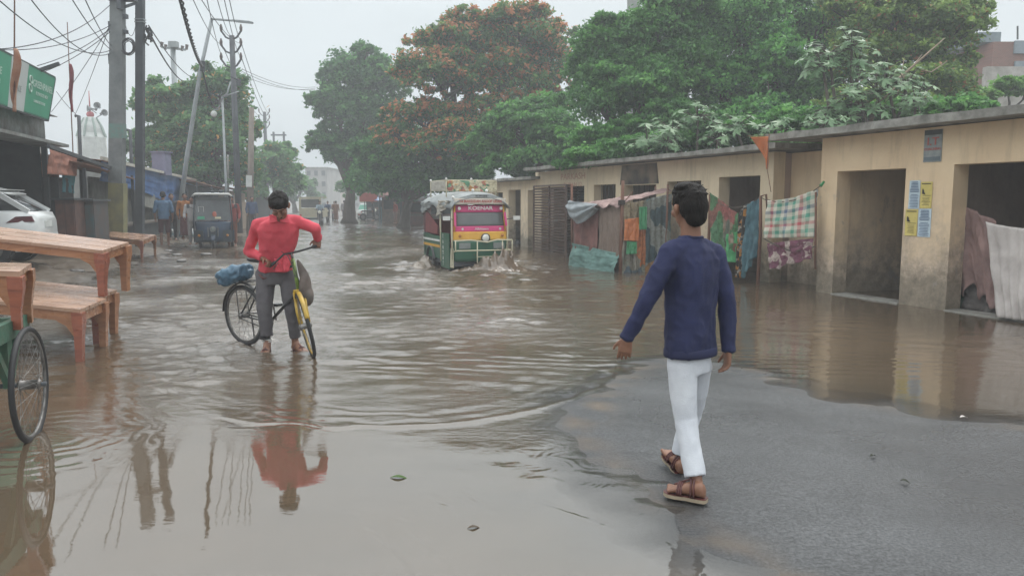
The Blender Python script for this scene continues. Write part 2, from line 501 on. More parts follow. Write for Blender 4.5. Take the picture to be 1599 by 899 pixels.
c_.elements[1].position = 1; c_.elements[1].color = (.098, .072, .048, 1)
e = c_.elements.new(.35); e.color = (.082, .065, .046, 1)
L.new(a_.outputs['Fac'], rc.inputs['Fac'])
sw = nnoise(.55, 6, .6, None, N, L, tc); sm_ = N.new('ShaderNodeMapRange')
sm_.inputs['From Min'].default_value = .3; sm_.inputs['From Max'].default_value = .7; sm_.inputs['To Min'].default_value = .82; sm_.inputs['To Max'].default_value = 1.15
L.new(sw.outputs['Fac'], sm_.inputs['Value'])
vm = N.new('ShaderNodeVectorMath'); vm.operation = 'SCALE'; L.new(rc.outputs[0], vm.inputs[0]); L.new(sm_.outputs[0], vm.inputs['Scale'])
L.new(vm.outputs[0], b.inputs['Base Color'])
b.inputs['Roughness'].default_value = .018; b.inputs['IOR'].default_value = 2.15
mpn = N.new('ShaderNodeMapping'); mpn.inputs['Scale'].default_value = (1.0, 2.2, 1.0); L.new(tc.outputs['Object'], mpn.inputs[0])
w1 = nnoise(9, 4, .55, mpn.outputs[0], N, L, tc); w2 = nnoise(27, 2, .5, mpn.outputs[0], N, L, tc)
ad = N.new('ShaderNodeMath'); ad.operation = 'MULTIPLY_ADD'; ad.inputs[1].default_value = .28
L.new(w2.outputs['Fac'], ad.inputs[0]); L.new(w1.outputs['Fac'], ad.inputs[2])
ar = N.new('ShaderNodeAttribute'); ar.attribute_name = 'chop'
bp = N.new('ShaderNodeBump'); bp.inputs['Distance'].default_value = .02
L.new(ar.outputs['Fac'], bp.inputs['Strength']); L.new(ad.outputs[0], bp.inputs['Height']); L.new(bp.outputs[0], b.inputs['Normal'])
# shallow water lets the asphalt through
tr = N.new('ShaderNodeBsdfTransparent'); mx = N.new('ShaderNodeMixShader'); fr = N.new('ShaderNodeMapRange')
fr.inputs['From Min'].default_value = 0; fr.inputs['From Max'].default_value = .22; fr.inputs['To Min'].default_value = .35; fr.inputs['To Max'].default_value = 1
L.new(a_.outputs['Fac'], fr.inputs['Value']); L.new(fr.outputs[0], mx.inputs['Fac'])
gl = N.new('ShaderNodeBsdfGlass') if False else None
L.new(tr.outputs[0], mx.inputs[1]); L.new(b.outputs[0], mx.inputs[2])
L.new(mx.outputs[0], N['Material Output'].inputs['Surface'])

Yw, Tw = graded(1.3, 112, 1150, 1.3, 980)
Xw = Yw * Tw
Zw = water_z(Xw, Yw)
dep = np.clip((Zw - ground_z(Xw, Yw)) / .06, 0, 1)
Zw = Zw + 0.0
mid = np.clip((Yw - 4.6) / 4, 0, 1)
lf = 1 / (1 + np.exp((Xw - (.4 + .02 * Yw)) / .8))
chop = (.02 + .70 * mid * (.22 + .78 * lf)) * np.clip(.8 + .4 * field(Xw, Yw, S_m), .3, 1.4)
wt = np_mesh('water', np.stack([Xw, Yw, Zw], -1).reshape(-1, 3), grid_faces(*Xw.shape), mw, smooth=True, attrs={'depth': dep.ravel(), 'chop': chop.ravel()})
struct(wt)

# ================================================================ air
hz = bpy.data.materials.new('haze_air'); hz.use_nodes = True
nt = hz.node_tree; N = nt.nodes; L = nt.links
N.remove(N['Principled BSDF']); pv = N.new('ShaderNodeVolumePrincipled')
pv.inputs['Density'].default_value = 0.0036; pv.inputs['Color'].default_value = (.92, .96, 1.0, 1); pv.inputs['Anisotropy'].default_value = .2
L.new(pv.outputs[0], N['Material Output'].inputs['Volume'])
hb = MB().box2((-160, -12, -1.4), (160, 235, 34)).build('haze', hz); hb['kind'] = 'stuff'
hb['label'] = 'pale damp monsoon air over the whole street'; hb['category'] = 'haze'
# ================================================================ right-hand row of godowns
def wl(s, n=0.0, z=0.0):
    p = W0 + WD * s + WN * n; return Vector((p.x, p.y, z))
def s_of(px, z=1.0, n=0.0):
    k = (px - CX) / F
    # X = k*(Y cT + (H - z) sT)
    p0 = W0 + WN * n
    a = WD.x - k * cT * WD.y
    c = k * (p0.y * cT + (H - z) * sT) - p0.x
    return c / a
def z_at(py, px, n=0.0):
    """height on the wall plane for a pixel"""
    r = ray(px, py); q = W0 + WN * n
    t = ((q - Vector((0, 0, H))).dot(WN)) / r.dot(WN)
    return H + r.z * t

# plaster: ochre wash, grime from damp rising out of the ground and run marks (a stain, in object space)
def plaster(name, c1, c2, grime, gh=1.25):
    m = bpy.data.materials.new(name); m.use_nodes = True
    nt = m.node_tree; N = nt.nodes; L = nt.links; b = N['Principled BSDF']; b.inputs['Roughness'].default_value = .88
    tc = N.new('ShaderNodeTexCoord'); g = N.new('ShaderNodeNewGeometry')
    def nn(sc, det, rg, vec):
        n = N.new('ShaderNodeTexNoise'); n.inputs['Scale'].default_value = sc; n.inputs['Detail'].default_value = det; n.inputs['Roughness'].default_value = rg
        L.new(vec, n.inputs['Vector']); return n.outputs['Fac']
    mp = N.new('ShaderNodeMapping'); mp.inputs['Scale'].default_value = (1.6, 1.6, .22); L.new(tc.outputs['Object'], mp.inputs[0])
    base = N.new('ShaderNodeValToRGB'); base.color_ramp.elements[0].position = .35; base.color_ramp.elements[1].position = .65
    base.color_ramp.elements[0].color = (*c2, 1); base.color_ramp.elements[1].color = (*c1, 1)
    L.new(nn(1.3, 7, .6, tc.outputs['Object']), base.inputs['Fac'])
    st = N.new('ShaderNodeValToRGB'); st.color_ramp.elements[0].position = .50; st.color_ramp.elements[1].position = .70
    st.color_ramp.elements[0].color = (0, 0, 0, 1); st.color_ramp.elements[1].color = (1, 1, 1, 1)
    L.new(nn(3.2, 6, .65, mp.outputs[0]), st.inputs['Fac'])
    mA = N.new('ShaderNodeMixRGB'); mA.inputs[2].default_value = tuple(x * .62 for x in c2) + (1,)
    k1 = N.new('ShaderNodeMath'); k1.operation = 'MULTIPLY'; k1.inputs[1].default_value = .5; L.new(st.outputs[0], k1.inputs[0])
    L.new(k1.outputs[0], mA.inputs['Fac']); L.new(base.outputs[0], mA.inputs[1])
    sx = N.new('ShaderNodeSeparateXYZ'); L.new(g.outputs['Position'], sx.inputs[0])
    n5 = nn(1.1, 7, .7, tc.outputs['Object'])
    sub = N.new('ShaderNodeMath'); sub.operation = 'MULTIPLY_ADD'; sub.inputs[1].default_value = -2.6; L.new(n5, sub.inputs[0]); 
    L.new(sx.outputs['Z'], sub.inputs[2])
    mr = N.new('ShaderNodeMapRange'); mr.inputs['From Min'].default_value = gh - 1.75; mr.inputs['From Max'].default_value = gh - .9
    mr.inputs['To Min'].default_value = 1; mr.inputs['To Max'].default_value = 0; L.new(sub.outputs[0], mr.inputs['Value'])
    mB = N.new('ShaderNodeMixRGB'); gr = N.new('ShaderNodeValToRGB'); gr.color_ramp.elements[0].position = .4; gr.color_ramp.elements[1].position = .62
    gr.color_ramp.elements[0].color = (*grime, 1); gr.color_ramp.elements[1].color = tuple(min(1, x * 1.8) for x in grime) + (1,)
    L.new(nn(5, 8, .72, tc.outputs['Object']), gr.inputs['Fac'])
    L.new(mr.outputs[0], mB.inputs['Fac']); L.new(mA.outputs[0], mB.inputs[1]); L.new(gr.outputs[0], mB.inputs[2])
    # wet, mossy foot
    m3 = N.new('ShaderNodeMapRange'); m3.inputs['From Min'].default_value = -1.12; m3.inputs['From Max'].default_value = -.72
    m3.inputs['To Min'].default_value = .55; m3.inputs['To Max'].default_value = 0; L.new(sub.outputs[0], m3.inputs['Value'])
    mC = N.new('ShaderNodeMixRGB'); mC.inputs[2].default_value = (.06, .062, .045, 1)
    L.new(m3.outputs[0], mC.inputs['Fac']); L.new(mB.outputs[0], mC.inputs[1])
    # chipped patches showing bare render
    ch = N.new('ShaderNodeValToRGB'); ch.color_ramp.elements[0].position = .60; ch.color_ramp.elements[1].position = .63
    ch.color_ramp.elements[0].color = (0, 0, 0, 1); ch.color_ramp.elements[1].color = (1, 1, 1, 1)
    mpc = N.new('ShaderNodeMapping'); mpc.inputs['Scale'].default_value = (1, 1, .6); mpc.inputs['Location'].default_value = (3.3, 1.7, 0); L.new(tc.outputs['Object'], mpc.inputs[0])
    L.new(nn(2.6, 9, .74, mpc.outputs[0]), ch.inputs['Fac'])
    mh = N.new('ShaderNodeMapRange'); mh.inputs['From Min'].default_value = 2.3; mh.inputs['From Max'].default_value = .6; mh.inputs['To Min'].default_value = 0; mh.inputs['To Max'].default_value = .75
    L.new(sx.outputs['Z'], mh.inputs['Value']); mm_ = N.new('ShaderNodeMath'); mm_.operation = 'MULTIPLY'; L.new(ch.outputs[0], mm_.inputs[0]); L.new(mh.outputs[0], mm_.inputs[1])
    mD = N.new('ShaderNodeMixRGB'); mD.inputs[2].default_value = (.30, .265, .23, 1); L.new(mm_.outputs[0], mD.inputs['Fac']); L.new(mC.outputs[0], mD.inputs[1])
    L.new(mD.outputs[0], b.inputs['Base Color'])
    bp = N.new('ShaderNodeBump'); bp.inputs['Strength'].default_value = .5; bp.inputs['Distance'].default_value = .02
    L.new(nn(9, 8, .7, tc.outputs['Object']), bp.inputs['Height']); L.new(bp.outputs[0], b.inputs['Normal'])
    return m
m_och = plaster('ochre_plaster', (.80, .62, .41), (.72, .54, .35), (.34, .27, .205), 1.05)
m_och2 = plaster('cream_plaster', (.78, .64, .45), (.69, .56, .39), (.34, .28, .21), .95)
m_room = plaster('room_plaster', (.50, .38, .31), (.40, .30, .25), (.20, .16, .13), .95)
m_conc = mat('slab_concrete', (.33, .32, .29), .9, (.13, .125, .11), 3.5, .4, 20)
m_floor = mat('room_floor', (.12, .1, .08), .5)

def wall_run(root, s0, s1, z0, z1, th, openings, m, n=0.0, name='wall'):
    """front wall from s0 to s1 (far); openings: (sa, sb, za, zb)"""
    cuts = sorted(openings)
    mb = MB()
    def slab(a, b, c, d):
        if b - a < .01 or d - c < .01: return
        p = [wl(a, n, c), wl(b, n, c), wl(b, n - th, c), wl(a, n - th, c)]
        q = [wl(a, n, d), wl(b, n, d), wl(b, n - th, d), wl(a, n - th, d)]
        mb.hexa(p, q)
    cur = s0
    for sa, sb, za, zb in cuts:
        slab(cur, sa, z0, z1)
        slab(sa, sb, zb, z1)
        slab(sa, sb, z0, za)
        cur = sb
    slab(cur, s1, z0, z1)
    return mb.build(name, m, root)

def roof_slab(root, s0, s1, n0, n1, z, th, m, drop=0.0, seed=1):
    rnd = random.Random(seed); mb = MB(); k = max(4, int((s1 - s0) / .35))
    b4 = []
    rows = []
    for i in range(k + 1):
        s = s0 + (s1 - s0) * i / k; e = rnd.uniform(-.012, .012); zz = z - drop * i / k + rnd.uniform(-.003, .003)
        rows.append([wl(s, n0 + e, zz), wl(s, n1, zz + .02), wl(s, n1, zz + th + .02), wl(s, n0 + e * .5, zz + th + rnd.uniform(-.012, .01))])
    vs = [p for r in rows for p in r]
    fs = []
    for i in range(k):
        for j in range(4):
            j2 = (j + 1) % 4
            fs.append((i * 4 + j, i * 4 + j2, (i + 1) * 4 + j2, (i + 1) * 4 + j))
    fs.append((0, 1, 2, 3)); fs.append((k * 4 + 3, k * 4 + 2, k * 4 + 1, k * 4))
    mb.add(vs, fs)
    return mb.build('roof', m, root)

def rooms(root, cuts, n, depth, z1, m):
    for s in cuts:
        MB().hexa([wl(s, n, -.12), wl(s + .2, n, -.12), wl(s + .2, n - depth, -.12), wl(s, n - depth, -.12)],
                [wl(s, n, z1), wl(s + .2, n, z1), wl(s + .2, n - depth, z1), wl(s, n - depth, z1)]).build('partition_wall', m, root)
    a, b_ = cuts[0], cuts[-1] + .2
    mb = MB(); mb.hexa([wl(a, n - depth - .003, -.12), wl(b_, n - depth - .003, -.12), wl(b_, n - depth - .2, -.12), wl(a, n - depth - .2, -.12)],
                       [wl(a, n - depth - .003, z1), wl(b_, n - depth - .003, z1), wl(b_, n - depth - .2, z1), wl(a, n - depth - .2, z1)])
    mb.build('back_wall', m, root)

# --- near block (right edge of the picture)
zl = 2.07
nb = thing('storehouse', 'ochre concrete storehouse with two wide dark doorways and pasted notices, nearest on the right', 'storehouse')
sA = s_of(1280, 1.5)
d1 = (s_of(1410, 1.2), s_of(1304, 1.2)); d2 = (s_of(1700, 1.2), s_of(1484, 1.2))
wall_run(nb, -8.2, sA, -.14, 2.64, .30, [(d2[0], d2[1], -.14, zl + .02), (d1[0], d1[1], -.14, zl)], m_och)
# side wall of the near block (towards the setback)
MB().hexa([wl(sA - .3, -.302, -.14), wl(sA, -.302, -.14), wl(sA, -3.9, -.14), wl(sA - .3, -3.9, -.14)],
          [wl(sA - .3, -.302, 2.64), wl(sA, -.302, 2.64), wl(sA, -3.9, 2.64), wl(sA - .3, -3.9, 2.64)]).build('side_wall', m_och, nb)
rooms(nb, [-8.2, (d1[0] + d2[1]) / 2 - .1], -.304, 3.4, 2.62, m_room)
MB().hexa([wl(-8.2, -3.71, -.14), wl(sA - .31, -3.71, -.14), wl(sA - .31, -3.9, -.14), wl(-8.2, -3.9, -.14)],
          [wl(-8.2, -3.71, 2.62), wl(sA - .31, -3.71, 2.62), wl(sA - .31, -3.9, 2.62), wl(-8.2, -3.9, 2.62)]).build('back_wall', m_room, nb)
roof_slab(nb, -8.4, sA + .95, .42, -4.1, 2.655, .115, m_conc, 0.0, 3)
# door sill humps
mb = MB()
for a, b_ in (d1, d2):
    mb.hexa([wl(a, .06, -.12), wl(b_, .06, -.12), wl(b_, -.3, -.12), wl(a, -.3, -.12)], [wl(a, .03, .02), wl(b_, .03, .015), wl(b_, -.3, .02), wl(a, -.3, .02)])
mb.build('sill', m_conc, nb)

# --- middle block
nM = -.32
mb_ = thing('storehouse', 'long ochre storehouse with soot stains and small dark windows, behind the rag tent', 'storehouse')
def so_(px, z=1.5, n=nM): return s_of(px, z, n)
s0m = so_(1206); s1m = so_(848)
dm = (so_(1185, 1.2), so_(1121, 1.2))
wins = [(so_(1094), so_(1041), 1.35, 2.03), (so_(1024), so_(974), 1.30, 1.98), (so_(961), so_(927), 1.30, 2.03), (so_(912, 1.2), so_(836, 1.2), -.14, 2.02)]
wall_run(mb_, s0m, s1m, -.14, 2.52, .28, [(dm[0], dm[1], -.14, 2.08)] + wins, m_och2, nM)
MB().hexa([wl(sA + .005, -.75, -.14), wl(s0m, -.75, -.14), wl(s0m, -.95, -.14), wl(sA + .005, -.95, -.14)],
          [wl(sA + .005, -.75, 2.5), wl(s0m, -.75, 2.5), wl(s0m, -.95, 2.5), wl(sA + .005, -.95, 2.5)]).build('setback_wall', m_och, mb_)
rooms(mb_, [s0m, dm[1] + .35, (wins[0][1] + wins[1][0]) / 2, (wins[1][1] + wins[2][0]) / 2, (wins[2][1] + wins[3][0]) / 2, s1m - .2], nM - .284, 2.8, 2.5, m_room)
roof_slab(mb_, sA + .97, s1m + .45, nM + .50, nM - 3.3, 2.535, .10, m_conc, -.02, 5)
# soot stain panel over the dark window is part of the wall: thin smoke-blackened plaster skin
def soot_mat():
    m = bpy.data.materials.new('soot_plaster'); m.use_nodes = True
    nt = m.node_tree; N = nt.nodes; L = nt.links; b = N['Principled BSDF']; b.inputs['Roughness'].default_value = .9
    tc = N.new('ShaderNodeTexCoord'); nz = N.new('ShaderNodeTexNoise'); nz.inputs['Scale'].default_value = 2.2; nz.inputs['Detail'].default_value = 7
    L.new(tc.outputs['Object'], nz.inputs['Vector']); rp = N.new('ShaderNodeValToRGB')
    rp.color_ramp.elements[0].position = .35; rp.color_ramp.elements[1].position = .62
    rp.color_ramp.elements[0].color = (.03, .027, .025, 1); rp.color_ramp.elements[1].color = (.20, .155, .11, 1)
    L.new(nz.outputs['Fac'], rp.inputs['Fac']); L.new(rp.outputs[0], b.inputs['Base Color']); return m
q = MB(); sa, sb = so_(1028), so_(968)
q.hexa([wl(sa, nM + .012, 2.0), wl(sb, nM + .012, 2.0), wl(sb, nM + .001, 2.0), wl(sa, nM + .001, 2.0)],
       [wl(sa + .1, nM + .012, 2.5), wl(sb - .1, nM + .012, 2.5), wl(sb - .1, nM + .001, 2.5), wl(sa + .1, nM + .001, 2.5)])
q.build('soot_patch', soot_mat(), mb_)
# faded painted writing in red on the far pier
m_red_faded = mat('faded_red_paint', (.52, .27, .19), .9, (.60, .40, .27), 18)
q = MB()
sc_ = so_(894)
ux = -WD; 
put_text(q, 'PARKASH', .26, wl(sc_, nM + .004, 2.30), ux, (0, 0, 1), 1.5, .0015)
put_text(q, 'DUKAN 12', .18, wl(sc_, nM + .004, 2.06), ux, (0, 0, 1), 1.4, .0015)
q.build('painted_writing', m_red_faded, mb_)
# window bars
for sa, sb, za, zb in wins[:3]:
    q = MB()
    for k in range(1, 6):
        s = sa + (sb - sa) * k / 6; q.tube([wl(s, nM - .14, za), wl(s, nM - .14, zb)], .008, 6)
    q.build('window_bars', mat('bar_iron', (.05, .045, .04), .6), mb_)
# drain stains: small rusty spout pipes at the roof
# --- far block
nF = -.42
fb = thing('storehouse', 'lower ochre storehouse with narrow doorways farther up the street, behind the green auto-rickshaw', 'storehouse')
sf0, sf1 = s_of(846, 1.4, nF) + .02, s_of(738, 1.4, nF)
fo = [(s_of(835, 1.2, nF), s_of(824, 1.2, nF), -.14, 1.95), (s_of(813, 1.2, nF), s_of(794, 1.2, nF), -.14, 1.98), (s_of(785, 1.2, nF), s_of(768, 1.2, nF), .9, 1.9)]
wall_run(fb, sf0, sf1, -.14, 2.28, .28, fo, m_och2, nF)
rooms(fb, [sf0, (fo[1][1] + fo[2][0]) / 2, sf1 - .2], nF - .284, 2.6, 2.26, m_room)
roof_slab(fb, sf0 - .1, sf1 + .5, nF + .42, nF - 3.1, 2.295, .09, m_conc, .0, 8)

# --- notices pasted on the near pier
def paper_mat(name, c): return mat(name, c, .8, tuple(x * .85 for x in c), 6)
m_pb = paper_mat('pale_blue_paper', (.55, .66, .72)); m_py = paper_mat('yellow_paper', (.66, .54, .17)); m_ink = mat('blue_ink', (.16, .22, .34), .8)
m_ink2 = mat('black_ink', (.05, .045, .04), .8)
def notice(px0, py0, px1, py1, m, label, kind, grp):
    zt = z_at(py0, (px0 + px1) / 2); zb = z_at(py1, (px0 + px1) / 2); sa = s_of(px1, (zt + zb) / 2); sb = s_of(px0, (zt + zb) / 2)
    cs = (sa + sb) / 2; cz = (zt + zb) / 2; w_, h_ = sb - sa, zt - zb
    rt = thing('paper_notice', label, 'notice', wl(cs, .004, cz), math.atan2(-WD.y, -WD.x), grp)
    # local axes: x = reading direction, z up, -y... out of the wall
    # local +x -> -WD ; local y -> rotate: z x x
    q = MB(); nu = 6
    rr = random.Random(int(px0 * 7 + py0))
    yy = 1 if Vector((-WD.x, -WD.y, 0)).cross(Vector((0, 0, 1))).dot(WN) < 0 else -1
    def f(u, v):
        return Vector(((u - .5) * w_, yy * (.002 + .006 * (u in (0., 1.) or v in (0., 1.)) * rr.random()), (v - .5) * h_))
    q.sheet(f, nu, nu).build('sheet', m, rt)
    q = MB()
    if kind == 'blue':
        for i in range(17):
            z = h_ * (.44 - .055 * i)
            if i in (7,): continue
            wd = w_ * rr.uniform(.30, .42)
            q.box((0, yy * .009, z), (wd * 2, .001, h_ * (.020 if i > 7 else .026)))
        q.build('writing', m_ink, rt)
    else:
        q.box((0, yy * .009, h_ * .43), (w_ * .8, .001, h_ * .03)).box((w_ * .05, yy * .009, -h_ * .02), (w_ * .7, .001, h_ * .012))
        q.box((-w_ * .27, yy * .009, h_ * .12), (w_ * .16, .001, h_ * .14)).box((-w_ * .2, yy * .009, h_ * .06), (w_ * .22, .001, h_ * .05)).box((-w_ * .29, yy * .009, h_ * .20), (w_ * .09, .001, h_ * .06))
        for i in range(6): q.box((w_ * .0, yy * .009, -h_ * (.1 + .055 * i)), (w_ * rr.uniform(.4, .75), .001, h_ * .010))
        q.build('writing', m_ink2, rt)
    return rt
G_ = 'notices pasted on the pier'
notice(1420, 282, 1437, 326, m_pb, 'pale blue printed notice on the pier, upper left of the four', 'blue', G_)
notice(1438, 284, 1456, 325, m_py, 'yellow notice with a black figure on the pier, upper right of the four', 'y', G_)
notice(1414, 327, 1433, 368, m_py, 'yellow notice with a black figure on the pier, lower left of the four', 'y', G_)
notice(1434, 326, 1454, 370, m_pb, 'pale blue printed notice on the pier, lower right of the four', 'blue', G_)
# weathered poster above
rt = thing('wall_poster', 'weathered grey poster with red lettering high on the ochre wall', 'poster', wl(s_of(1457, 2.3), .006, z_at(228, 1457)), math.atan2(-WD.y, -WD.x))
ph = z_at(203, 1457) - z_at(253, 1457); pw = s_of(1443, 2.3) - s_of(1471, 2.3)
MB().box((0, -.002, 0), (pw, .006, ph)).build('sheet', mat('poster_grey', (.33, .35, .34), .7, (.22, .25, .25), 9), rt)
MB().box((0, -.009, ph * .42), (pw * .96, .003, ph * .15)).build('header', mat('poster_dark', (.09, .10, .10), .8), rt)
MB().box((0, -.009, -ph * .4), (pw * .9, .003, ph * .12)).build('footer', mat('poster_slate', (.16, .2, .22), .8), rt)
q = MB(); put_text(q, 'I.T', ph * .34, (0, -.010, ph * .13), (1, 0, 0), (0, 0, 1), 1.2)
put_text(q, 'COACHING', ph * .11, (0, -.010, -ph * .1), (1, 0, 0), (0, 0, 1), 1.0)
q.build('lettering', mat('poster_red', (.55, .16, .14), .8), rt)

# --- open iron gate leaves standing in front of the middle block
m_iron = mat('black_iron', (.060, .040, .033), .55, (.11, .055, .035), 8, .3, 40)
def gate_leaf(a, b_, z0, z1, label):
    a = Vector(a); b_ = Vector(b_); d = (b_ - a); L_ = d.length; ang = math.atan2(d.y, d.x)
    rt = thing('iron_gate', label, 'gate', (a.x, a.y, z0), ang, 'iron gate leaves')
    h = z1 - z0
    q = MB()
    for x in (0.02, L_ / 2, L_ - .02): q.box((x, 0, h / 2), (.05, .04, h))
    for z in (.02, h * .5, h - .02): q.box((L_ / 2, 0, z), (L_ - .1, .035, .05))
    q.build('frame', m_iron, rt)
    q = MB(); n = int(h / .085)
    for i in range(n): q.box((L_ / 2, .012, .05 + i * .085), (L_ - .06, .012, .055), Euler((R(18), 0, 0)).to_matrix())
    q.build('slats', m_iron, rt)
    q = MB(); q.box((L_ * .75, -.035, h * .5), (.22, .03, .04)).tube([(L_ * .68, -.05, h * .5), (L_ * .68, -.07, h * .46), (L_ * .68, -.05, h * .42)], .008, 6)
    q.build('bolt', mat('bolt_steel', (.3, .28, .25), .4, metal=.6), rt)
ga = gp(833, 392, -.03); gb = gp(884, 400, -.03); gc = gp(913, 391, -.03)
gate_leaf(ga, gb - (gb - ga).normalized() * .03, -.05, at(860, 289, (ga.y + gb.y) / 2).z, 'black slatted iron gate leaf facing the road beside the rag tent')
gate_leaf(gb, gc + Vector((.1, .35, 0)), -.05, at(900, 288, gb.y).z, 'black iron gate leaf folded back towards the storehouse wall')
# floral cloth on the top rail, rags at the foot
def rag(name, label, cat, pts, r, m, parent=None, seed=0):
    q = MB(); rr = random.Random(seed)
    for i in range(9):
        c = Vector(pts) + Vector((rr.uniform(-1, 1) * r, rr.uniform(-1, 1) * r * .6, rr.uniform(0, .5) * r))
        q.ball(c, (r * rr.uniform(.3, .6), r * rr.uniform(.25, .5), r * rr.uniform(.2, .45)), Euler((rr.uniform(-1, 1), rr.uniform(-1, 1), rr.uniform(0, 3))).to_matrix(), 10, 7)
    o = blob(name, q, r * .06, m, None, 3, lambda p: r * .05 * mnoise.noise(p * (7 / r)))
    return tag(o, label, cat)
rag('rag_heap', 'dark plastic rag heap at the foot of the wall by the iron gate', 'rags', gp(816, 382) + V(0, .3, .02), .32, mat('dark_rag', (.07, .075, .08), .5), seed=4)
rag('rag_heap', 'pale plastic rag heap in the narrow doorway behind the auto-rickshaw', 'rags', gp(806, 378) + V(0, .4, .03), .26, mat('pale_rag', (.22, .22, .21), .5), seed=5)

# ================================================================ rag tent
def cloth_sheet(p00, p10, p11, p01, m, name, parent=None, folds=7, amp=.03, sag=.0, nu=60, nv=30, seed=1, hem=.0, pleat=None, th=None):
    """hanging cloth between four corners (u: 0..1 along p00->p10 (bottom) ; v: 0 bottom .. 1 top)"""
    p00, p10, p11, p01 = map(Vector, (p00, p10, p11, p01)); rr = random.Random(seed)
    nrm = (p10 - p00).cross(p01 - p00).normalized(); off = Vector((rr.uniform(0, 50), rr.uniform(0, 50), rr.uniform(0, 50)))
    def f(u, v):
        a = p00.lerp(p10, u); b = p01.lerp(p11, u); p = a.lerp(b, v)
        k = amp * (1 - .55 * v)
        d = k * math.sin(2 * PI * folds * u + 2.5 * mnoise.noise(off + Vector((u * 3, v * 1.2, 0)))) + amp * 1.3 * mnoise.noise(off + Vector((u * 5, v * 4, 2))) + amp * .5 * mnoise.noise(off + Vector((u * 17, v * 11, 5)))
        p = p + nrm * d
        p.z -= sag * 4 * u * (1 - u) * v
        p.z += hem * mnoise.noise(off + Vector((u * 6, 0, 9))) * (1 - v)
        return p
    q = MB(); q.sheet(f, nu, nv)
    o = q.build(name, m, parent, smooth=True)
    s = o.modifiers.new('s', 'SOLIDIFY'); s.thickness = th or .006
    return o
m_wood = mat('old_wood', (.20, .095, .06), .8, (.12, .06, .04), 6, .4, stretch=(4, 4, .6))
m_pinkcl = mat('dirty_pink_cloth', (.36, .25, .23), .9, (.20, .13, .12), 4, .5, 14, lo=.4, hi=.6)
m_tarp = mat('grey_tarp', (.28, .31, .33), .45, (.15, .17, .18), 3, .3)
m_maroon = mat('maroon_cloth', (.24, .11, .095), .9, (.15, .07, .06), 5)
m_brownst = mat('brown_striped_cloth', (.25, .19, .15), .9, (.15, .105, .085), 26, stretch=(6, 6, .3))
m_teal = mat('teal_cloth', (.17, .30, .27), .8, (.10, .19, .17), 4)
def patch_mat(name, cols, scale, rough=.5, st=(1, 1, 1)):
    m = bpy.data.materials.new(name); m.use_nodes = True
    nt = m.node_tree; N = nt.nodes; L = nt.links; b = N['Principled BSDF']; b.inputs['Roughness'].default_value = rough
    tc = N.new('ShaderNodeTexCoord'); mp = N.new('ShaderNodeMapping'); mp.inputs['Scale'].default_value = st; L.new(tc.outputs['Object'], mp.inputs[0])
    nz = N.new('ShaderNodeTexNoise'); nz.inputs['Scale'].default_value = 3; L.new(mp.outputs[0], nz.inputs['Vector'])
    ma = N.new('ShaderNodeVectorMath'); ma.operation = 'MULTIPLY_ADD'; ma.inputs[1].default_value = (.5, .5, .5); L.new(nz.outputs['Color'], ma.inputs[0]); L.new(mp.outputs[0], ma.inputs[2])
    vo = N.new('ShaderNodeTexVoronoi'); vo.inputs['Scale'].default_value = scale; L.new(ma.outputs[0], vo.inputs['Vector'])
    rp = N.new('ShaderNodeValToRGB'); rp.color_ramp.interpolation = 'CONSTANT'
    for i, c in enumerate(cols):
        el = rp.color_ramp.elements[i] if i < 2 else rp.color_ramp.elements.new(i / len(cols))
        el.position = i / len(cols); el.color = (*c, 1)
    sx = N.new('ShaderNodeSeparateXYZ'); L.new(vo.outputs['Color'], sx.inputs[0]); L.new(sx.outputs[0], rp.inputs['Fac'])
    n2 = N.new('ShaderNodeTexNoise'); n2.inputs['Scale'].default_value = 14; n2.inputs['Detail'].default_value = 7; n2.inputs['Roughness'].default_value = .7
    L.new(tc.outputs['Object'], n2.inputs['Vector']); r2 = N.new('ShaderNodeValToRGB'); r2.color_ramp.elements[0].position = .35; r2.color_ramp.elements[1].position = .7
    r2.color_ramp.elements[0].color = (.45, .42, .38, 1); r2.color_ramp.elements[1].color = (1.15, 1.15, 1.1, 1); L.new(n2.outputs['Fac'], r2.inputs['Fac'])
    mu = N.new('ShaderNodeMixRGB'); mu.blend_type = 'MULTIPLY'; mu.inputs['Fac'].default_value = 1; L.new(rp.outputs[0], mu.inputs[1]); L.new(r2.outputs[0], mu.inputs[2])
    L.new(mu.outputs[0], b.inputs['Base Color']); return m
m_patch = patch_mat('patched_plastic', [(.30, .29, .25), (.50, .17, .06), (.24, .25, .21), (.09, .27, .13), (.33, .33, .29), (.28, .26, .22), (.08, .12, .16), (.30, .24, .16)], 1.3)
m_patch2 = patch_mat('patched_blue', [(.05, .10, .12), (.07, .14, .15), (.25, .27, .26), (.04, .08, .10), (.30, .15, .05)], 1.8)

ZT = 1.62
TA = gp(895, 414); TB = gp(969, 426); nIn = -WN
tent = thing('rag_tent', 'makeshift tent of patched cloth and plastic on wooden poles, standing in the water', 'tent', (0, 0, 0))
tA2 = TA + nIn * 1.35; tB2 = TB + nIn * 1.28
up = lambda p, z: Vector((p.x, p.y, z))
